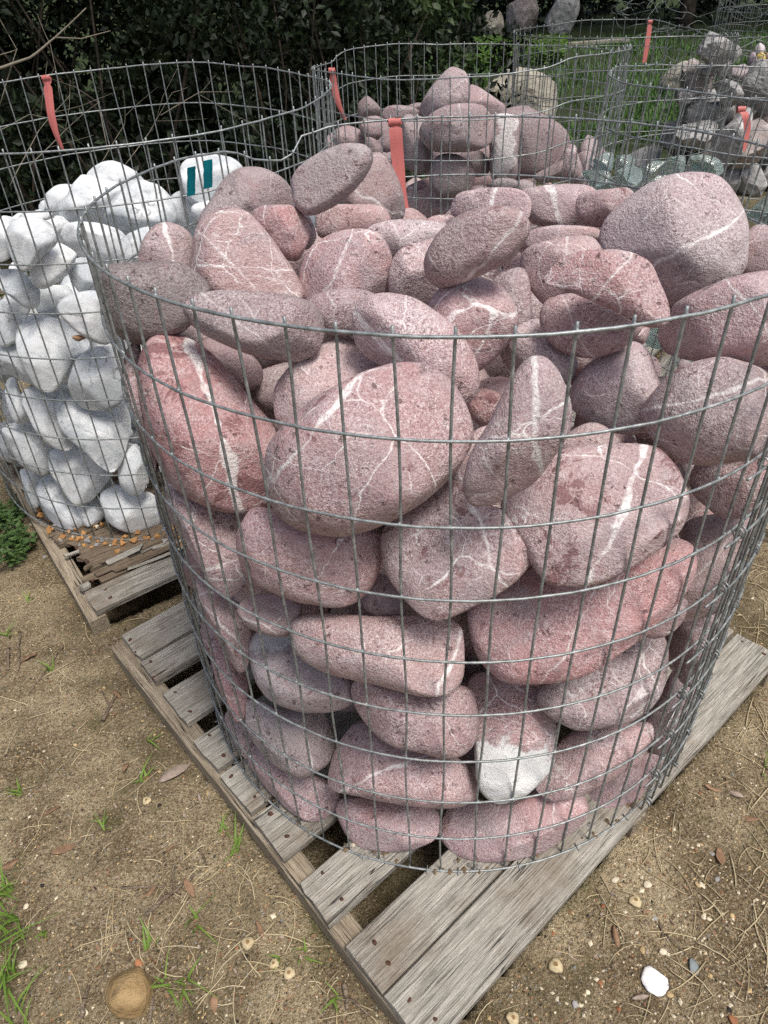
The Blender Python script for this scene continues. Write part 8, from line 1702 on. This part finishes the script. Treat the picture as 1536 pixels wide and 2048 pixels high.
# weeds and grass tufts
def blade_mesh(mb, base, h, w, a, bend, mi=0, seg=4):
    d = Vector((math.cos(a), math.sin(a), 0))
    s_ = Vector((-d.y, d.x, 0))
    vs, fs = [], []
    for k in range(seg + 1):
        t = k / seg
        p = base + Vector((0, 0, h * (t - .35 * bend * t * t))) + d * (h * bend * t * t)
        ww = w * (1 - t) ** .7 * .5 if k < seg else 0.0003
        vs += [p - s_ * ww, p + s_ * ww]
    for k in range(seg):
        fs.append((2 * k, 2 * k + 1, 2 * k + 3, 2 * k + 2))
    mb.add(vs, fs, mi)
def leaflet(mb, p, d, n, L, W, mi=0):
    """folded pointed leaf"""
    s_ = d.cross(n).normalized()
    mb.add([p, p + d * L * .45 + s_ * W * .5 + n * W * .12, p + d * L, p + d * L * .45 - s_ * W * .5 + n * W * .12], [(0, 1, 2), (0, 2, 3)], mi)
for i, (x, y, s_) in enumerate(WEED):
    rnd = random.Random(500 + i)
    mb = MB()
    z = hgt(x, y)
    leafy = i < 4
    if leafy:
        for q in range(16):
            a = rnd.uniform(0, 6.28)
            L = rnd.uniform(.03, .06) * s_
            tip = Vector((math.cos(a) * L * .75, math.sin(a) * L * .75, L * rnd.uniform(.3, .8)))
            b0 = Vector((x + rnd.uniform(-.03, .03), y + rnd.uniform(-.03, .03), z))
            mb.tube([b0, b0 + tip * .55 + Vector((0, 0, .008)), b0 + tip], .0008, 4)
            for k in range(13):
                t = rnd.uniform(.25, 1)
                d = Vector((rnd.uniform(-1, 1), rnd.uniform(-1, 1), rnd.uniform(-.1, .5))).normalized()
                leaflet(mb, b0 + tip * t, d, Vector((0, 0, 1)), rnd.uniform(.012, .024), rnd.uniform(.008, .014))
        tag(mb.build('leafy_weed', M['weed'], None, smooth=False), 'leafy green weed growing beside the rotting pallet', 'weed', 'leafy weeds by the rotting pallet')
    else:
        for q in range(rnd.randint(4, 8) if i not in (9, 10, 11, 12) else 16):
            a = rnd.uniform(0, 6.28)
            blade_mesh(mb, Vector((x + rnd.uniform(-.012, .012) * s_, y + rnd.uniform(-.012, .012) * s_, z - .002)), rnd.uniform(.02, .06) * s_, rnd.uniform(.003, .0065), a, rnd.uniform(.3, 1.5))
        tag(mb.build('grass_tuft', M['grass'], None), 'small green grass tuft sprouting from the dirt', 'grass tuft', 'grass tufts in the dirt')

# grit, crumbs, straw: nobody could count them
rnd = random.Random(77)
mb = MB()
cnt = 0
while cnt < 26000:
    x, y = rnd.uniform(-1.25, 1.2), rnd.uniform(.22, 2.0)
    if abs(x) > .45 + y * .62 or in_pallet(x, y): continue
    if rnd.random() > min(1, .5 / (.2 + (y - .2))): continue
    cnt += 1
    big = rnd.random() < (.05 if x > .2 else .02)
    r = rnd.uniform(.0022, .0045) if big else rnd.uniform(.0006, .0022)
    mi = rnd.choices((0, 1, 2, 3, 4, 5), (3, (14 if big else 2.4) if x > .1 else 1.2, 1, 1.5, .8, 9))[0]
    z = hgt(x, y) + r * .3
    a = rnd.uniform(0, 6)
    ca, sa = math.cos(a), math.sin(a)
    sx, sy, sz = rnd.uniform(.7, 1.5), rnd.uniform(.6, 1.1), rnd.uniform(.5, .9)
    mb.add([(x + r * (ca * p[0] * sx - sa * p[1] * sy), y + r * (sa * p[0] * sx + ca * p[1] * sy), z + r * p[2] * sz) for p in OCT], OF, mi)
tag(mb.build('ground_grit', None, None, smooth=False, mats=PEBM), 'fine grit and soil crumbs strewn over the sandy ground', 'grit', kind='stuff')
mb = MB()
cnt = 0
while cnt < 1000:
    x, y = rnd.uniform(-1.1, 1.2), rnd.uniform(.25, 1.8)
    if abs(x) > .45 + y * .62 or in_pallet(x, y): continue
    dens = 1 if (x > .3 or (-.45 < x < 0 and y < .7)) else .35
    if rnd.random() > dens: continue
    cnt += 1
    L = rnd.uniform(.02, .09)
    a = rnd.uniform(0, PI)
    bnd = rnd.uniform(-.5, .5)
    pts = []
    for k in range(5):
        t = k / 4 - .5
        px, py = x + math.cos(a + bnd * t) * L * t, y + math.sin(a + bnd * t) * L * t
        pts.append((px, py, hgt(px, py) + .0015 + .004 * rnd.random() * (1 if k in (1, 2, 3) else 0)))
    if any(in_pallet(p[0], p[1]) for p in pts): continue
    mb.tube(pts, rnd.uniform(.0004, .0011), 4)
tag(mb.build('dry_straw', M['straw']), 'dry straw stems scattered over the sandy ground', 'straw', kind='stuff')
mb = MB()
cnt = 0
while cnt < 900:
    x, y = rnd.uniform(-1.2, 1.2), rnd.uniform(.25, 1.9)
    if abs(x) > .45 + y * .62 or in_pallet(x, y): continue
    if noise.noise((x * 3, y * 3, 22.)) < rnd.uniform(-.4, .4): continue
    cnt += 1
    leaflet(mb, Vector((x, y, hgt(x, y) + rnd.uniform(.0005, .003))), Vector((rnd.uniform(-1, 1), rnd.uniform(-1, 1), rnd.uniform(-.1, .25))).normalized(), (Vector((0, 0, 1)) + rv(rnd) * .5).normalized(), rnd.uniform(.005, .016), rnd.uniform(.002, .006), rnd.choice((0, 0, 1, 2)))
tag(mb.build('leaf_litter', None, None, smooth=False, mats=[M['deadleaf'], M['greyleaf'], M['twig']]), 'crumbled dead leaf litter over the sandy ground', 'leaf litter', kind='stuff')
# orange gravel at the foot of the white stones
mb = MB()
cnt = 0
while cnt < 230:
    a = rnd.uniform(-.75, .95)
    rr = .54 + abs(rnd.gauss(0, .03)) * (1 if rnd.random() < .45 else -2.2)
    x, y = -.62 + rr * math.sin(a), 1.98 - rr * math.cos(a)
    if not in_pallet(x, y): continue
    cnt += 1
    r = rnd.uniform(.004, .0125)
    q = [Vector(p) * r * rnd.uniform(.6, 1.15) for p in OCT]
    rot = Matrix.Rotation(rnd.uniform(0, 6), 3, 'Z') @ Matrix.Rotation(rnd.uniform(0, 1), 3, 'X')
    mb.add([rot @ p + Vector((x, y, PZ + r * .55)) for p in q], OF, rnd.choices((0, 1, 2), (5, 2, 2))[0])
tag(mb.build('orange_gravel', None, None, smooth=False, mats=[mat_plain('orange_gravel_stone', (.42, .22, .08), .7, .35), PEBM[1], PEBM[2]]),
    'orange gravel spilt under the white stones', 'gravel', kind='stuff')
# sand and chips under the pink stones
mb = MB()
for q in range(160):
    a = rnd.uniform(-.9, .9)
    rr = .4935 - abs(rnd.gauss(0, .035)) + .004
    x, y = .1185 + rr * math.sin(a), 1.0465 - rr * math.cos(a)
    dx, dy = x - .024, y - .314
    v = -dx * math.sin(E1) + dy * math.cos(E1)
    if not any(b[0] < v < b[1] for b in mainboards): continue
    r = rnd.uniform(.002, .0065)
    mb.add([Vector(p) * r * rnd.uniform(.6, 1.2) + Vector((x, y, PZ + r * .5)) for p in OCT], OF, rnd.choices((0, 1, 2), (5, 1, 2))[0])
tag(mb.build('sand_chips', None, None, smooth=False, mats=[PEBM[5], PEBM[1], PEBM[2]]), 'sandy chips gathered at the foot of the pink stones', 'gravel', kind='stuff')

# ------------------------------------------------------------ vegetation
def shrub(x, y, rx, ry, h, n, leaf, mat, label, group, seed, name='shrub', low=0.0, nclump=46, stems=4):
    rnd = random.Random(seed)
    z0 = hgt(x, y)
    root = empty(name, (x, y, z0), label, 'shrub' if name != 'tree' else 'tree', group)
    mb = MB()
    tips = []
    for q in range(stems):
        a = rnd.uniform(0, 6.28)
        b0 = Vector((rnd.uniform(-.15, .15), rnd.uniform(-.1, .1), -.05))
        e = Vector((math.cos(a) * rx * .7, math.sin(a) * ry * .7, h * rnd.uniform(.6, .95)))
        e.x += rnd.uniform(-.4, .4)
        m = b0.lerp(e, .5) + rv(rnd) * .12
        mb.tube([b0, b0.lerp(m, .5) + rv(rnd) * .03, m, m.lerp(e, .5) + rv(rnd) * .05, e], rnd.uniform(.006, .014), 6, taper=.3)
        tips += [m, e]
    mb.build('trunk', M['bark'], root)
    cl = []
    for q in range(nclump):
        a, t = rnd.uniform(0, 6.28), rnd.random()
        zz = low + (h - low) * t
        prof = math.sqrt(max(.05, 1 - (2 * t - .75) ** 2 * .6))
        rr = rnd.uniform(.35, 1.0) ** .6
        cl.append((Vector((math.cos(a) * rx * prof * rr, math.sin(a) * ry * prof * rr, zz)), rnd.uniform(.12, .30) * min(rx, 1.0)))
    mb = MB()
    for q in range(n):
        c, cr = cl[rnd.randrange(nclump)]
        o_ = rv(rnd)
        p = c + o_ * cr * rnd.uniform(.3, 1.0)
        if p.z < .01: continue
        d = (o_ * .7 + rv(rnd) * .9 + Vector((0, 0, -.15))).normalized()
        nn = (Vector((0, 0, 1)) * .8 + rv(rnd) * .8).normalized()
        L = leaf * rnd.uniform(.6, 1.25)
        leaflet(mb, p, d, nn, L, L * rnd.uniform(.42, .62))
    o = mb.build('crown', M[mat], root, smooth=False)
    return root
hs = [(-3.3, 4.3, .9, .6), (-2.5, 4.0, .85, .55), (-1.75, 3.75, .8, .5), (-1.05, 3.7, .75, .5), (-.40, 3.85, .7, .5), (-.12, 4.6, .5, .5)]
hl = ['dark leafy shrub at the far left of the hedge', 'dark leafy shrub behind the left part of the white cage', 'dark leafy shrub behind the ribbon of the white cage', 'dark leafy shrub behind the middle of the white cage',
      'dark leafy shrub behind the right end of the white cage', 'dark leafy shrub left of the lawn behind the rear red cage']
for i, (x, y, rx, ry) in enumerate(hs):
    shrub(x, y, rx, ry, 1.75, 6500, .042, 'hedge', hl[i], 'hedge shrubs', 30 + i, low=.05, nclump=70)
hb = [(-4.2, 5.6), (-3.2, 5.3), (-2.3, 5.0), (-1.4, 5.0), (-.6, 5.2), (.15, 6.2), (-3.7, 7.0), (-2.2, 6.6), (-.9, 6.6)]
for i, (x, y) in enumerate(hb):
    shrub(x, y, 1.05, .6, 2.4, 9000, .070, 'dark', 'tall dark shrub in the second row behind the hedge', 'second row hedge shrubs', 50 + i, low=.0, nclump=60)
# lighter foliage hanging at the hedge end
shrub(.30, 5.2, .42, .35, 1.5, 1700, .060, 'hedge2', 'lighter green bush with lobed leaves at the end of the hedge', None, 61, low=.55, nclump=26)
shrub(.05, 3.95, .30, .25, 1.4, 600, .045, 'hedge2', 'thin pale green sprays hanging above the white cage', None, 62, low=.9, nclump=14)
# unseen tree crowns, added above the hedge to shade it
def tree(x, y, h, r, n, leaf, label, seed, group='unseen trees added over the hedge', trunk=.12, crown0=.45, fwd=0.0):
    rnd = random.Random(seed)
    root = empty('tree', (x, y, hgt(x, y)), label, 'tree', group)
    mb = MB()
    top = Vector((rnd.uniform(-.3, .3), rnd.uniform(-.3, .3), h * .8))
    mb.tube([Vector((0, 0, -.1)), Vector((.03, .0, .25)), top * .45 + rv(rnd) * .1, top], trunk, 10, taper=.3)
    for q in range(7):
        t = rnd.uniform(.4, .9)
        b0 = top * t
        e = b0 + Vector((rnd.uniform(-1, 1), rnd.uniform(-1, 1), rnd.uniform(.1, .6))).normalized() * r * .8
        mb.tube([b0, b0.lerp(e, .5) + rv(rnd) * .15, e], trunk * .35, 6, taper=.25)
    mb.build('trunk', M['bark'], root)
    mb = MB()
    cl = [(rv(rnd) * r * rnd.uniform(.4, 1), rnd.uniform(.25, .55) * r * .6) for _ in range(34)]
    for q in range(n):
        c, cr = cl[rnd.randrange(34)]
        o_ = rv(rnd)
        p = Vector((0, fwd, h * (crown0 + (1 - crown0) * .5))) + Vector((c.x, c.y, c.z * .6)) + o_ * cr * rnd.uniform(.4, 1)
        L = leaf * rnd.uniform(.6, 1.2)
        leaflet(mb, p, (rv(rnd) + o_ * .5).normalized(), (Vector((0, 0, 1)) + rv(rnd) * .7).normalized(), L, L * .55)
    mb.build('crown', M['dark'], root, smooth=False)
for i, (x, y, h, r) in enumerate(((-4.2, 5.2, 5.5, 2.0), (-2.2, 5.0, 5.2, 1.9), (-.5, 5.4, 5.5, 1.8), (-1.4, 7.0, 6.5, 2.2))):
    tree(x, y, h, r, 2600, .22, 'broad dark tree added out of view to shade the hedge', 80 + i)
for i, (x, y, h, r) in enumerate(((.8, 17.3, 8, 3.8), (3.2, 17.8, 8.5, 4.0), (6.4, 17.0, 8, 3.8), (10.5, 18, 9, 4), (5.2, 21, 10, 4), (15, 18, 8, 3.6))):
    tree(x, y, h, r, 2600, .34, 'dark tree at the far wood edge', 90 + i, 'trees at the far wood edge', trunk=.2, crown0=.22, fwd=-1.6)  # unseen crowns pulled forward to shade the far boulders
for i in range(11):
    x = -1.5 + i * 1.6
    shrub(x, 17.3 + (i % 3) * .6, 1.1, .7, 1.9, 1500, .13, 'dark', 'dark undergrowth bush at the far wood edge', 'undergrowth at the far wood edge', 110 + i, low=0, nclump=30, stems=3)
for i in range(9):
    shrub(-2.0 + i * 2.3, 21.5, 1.7, .9, 3.2, 1300, .26, 'dark', 'tall dark thicket deep in the far wood', 'thickets in the far wood', 140 + i, low=0, nclump=30, stems=3)
# lawn and ground cover beyond the cages
mb = MB()
rnd = random.Random(5)
for q in range(42000):
    y = 3.6 + 12.0 * rnd.random() ** 1.15
    x = rnd.uniform(.0, .62 * y + 1.0)
    d = noise.noise((x * .8, y * .8, 2.)) + (.25 if y > 5.2 else -.35)
    if 1.4 < x and 3.9 < y < 6.4: d -= .55
    if d < rnd.uniform(-.3, .3): continue
    blade_mesh(mb, Vector((x, y, hgt(x, y) - .005)), rnd.uniform(.05, .14), rnd.uniform(.010, .022), rnd.uniform(0, 6.28), rnd.uniform(.3, 1.3), seg=2)
tag(mb.build('lawn_grass', M['lawn']), 'rough green grass beyond the cages', 'grass', kind='stuff')
mb = MB()
for q in range(5000):
    y = rnd.uniform(11.6, 14.6)
    x = rnd.uniform(.13 * y, .24 * y)
    if noise.noise((x * 1.1, y * .7, 8.)) < -.15: continue
    leaflet(mb, Vector((x, y, hgt(x, y) + rnd.uniform(.02, .16))), Vector((rnd.uniform(-1, 1), rnd.uniform(-1, 1), rnd.uniform(-.2, .3))).normalized(), Vector((0, -.3, 1)).normalized(), rnd.uniform(.05, .1), rnd.uniform(.04, .08))
tag(mb.build('ground_cover', M['clover'], None, smooth=False), 'bright green ground cover patch below the far boulders', 'ground cover', kind='stuff')
# bare dry stems poking out of the hedge
rnd = random.Random(15)
def stem(pts, r, lab, grp, fork=0, seed=0):
    mb = MB()
    P = [Vector(p) for p in pts]
    Q = []
    for k in range(len(P) - 1):
        for j in range(4):
            Q.append(P[k].lerp(P[k + 1], j / 4) + noise.noise_vector((k + j * .3, seed, 1)) * .006)
    Q.append(P[-1])
    mb.tube(Q, r, 6, taper=.35)
    rr = random.Random(seed)
    for q in range(fork):
        b = Q[rr.randrange(2, len(Q) - 2)]
        d = ((P[-1] - P[0]).normalized() + rv(rr) * .8).normalized()
        mb.tube([b, b + d * .09, b + d * .2 + rv(rr) * .03], r * .5, 5, taper=.4)
    tag(mb.build('bare_branch', M['palewood']), lab, 'branch', grp)
for i, (pts, r, f) in enumerate(STEMS):
    stem(pts, r * (.8 if i == 0 else .5), ['long pale bare branch slanting up out of the hedge', 'upright thin bare stem beside the long pale branch'][i] if i < 2 else 'thin bare stem poking out of the dark hedge', None if i < 2 else 'thin bare stems in the hedge', f, i)
# paper tag behind the seam wires
mb = MB()
c = Vector(TAGP)
sd, up_ = Vector((.62, .785, 0)), Vector((.25, -.2, .95)).normalized()
nn = sd.cross(up_).normalized() * .0004
vs = []
for s_ in (-1, 1):
    for (a, b) in ((-.023, -.012), (.023, -.014), (.024, .013), (-.022, .012)):
        vs.append(c + sd * a + up_ * b + nn * s_)
mb.add(vs, [(3, 2, 1, 0), (4, 5, 6, 7), (0, 1, 5, 4), (1, 2, 6, 5), (2, 3, 7, 6), (3, 0, 4, 7)])
tag(mb.build('paper_tag', M['paper'], None, smooth=False), 'small white paper tag behind the doubled seam wires', 'tag')
# leaf caught in the white stones
leaf_thing(0, 0, .034, .014, 1.2, M['deadleaf'], 'curled orange brown leaf caught between white stones', None, 3)
lf = [o for o in COL.objects if o.name.startswith('fallen_leaf')][-1]
lf.location = LEAFP
lf.rotation_euler = (1.0, .3, .9)
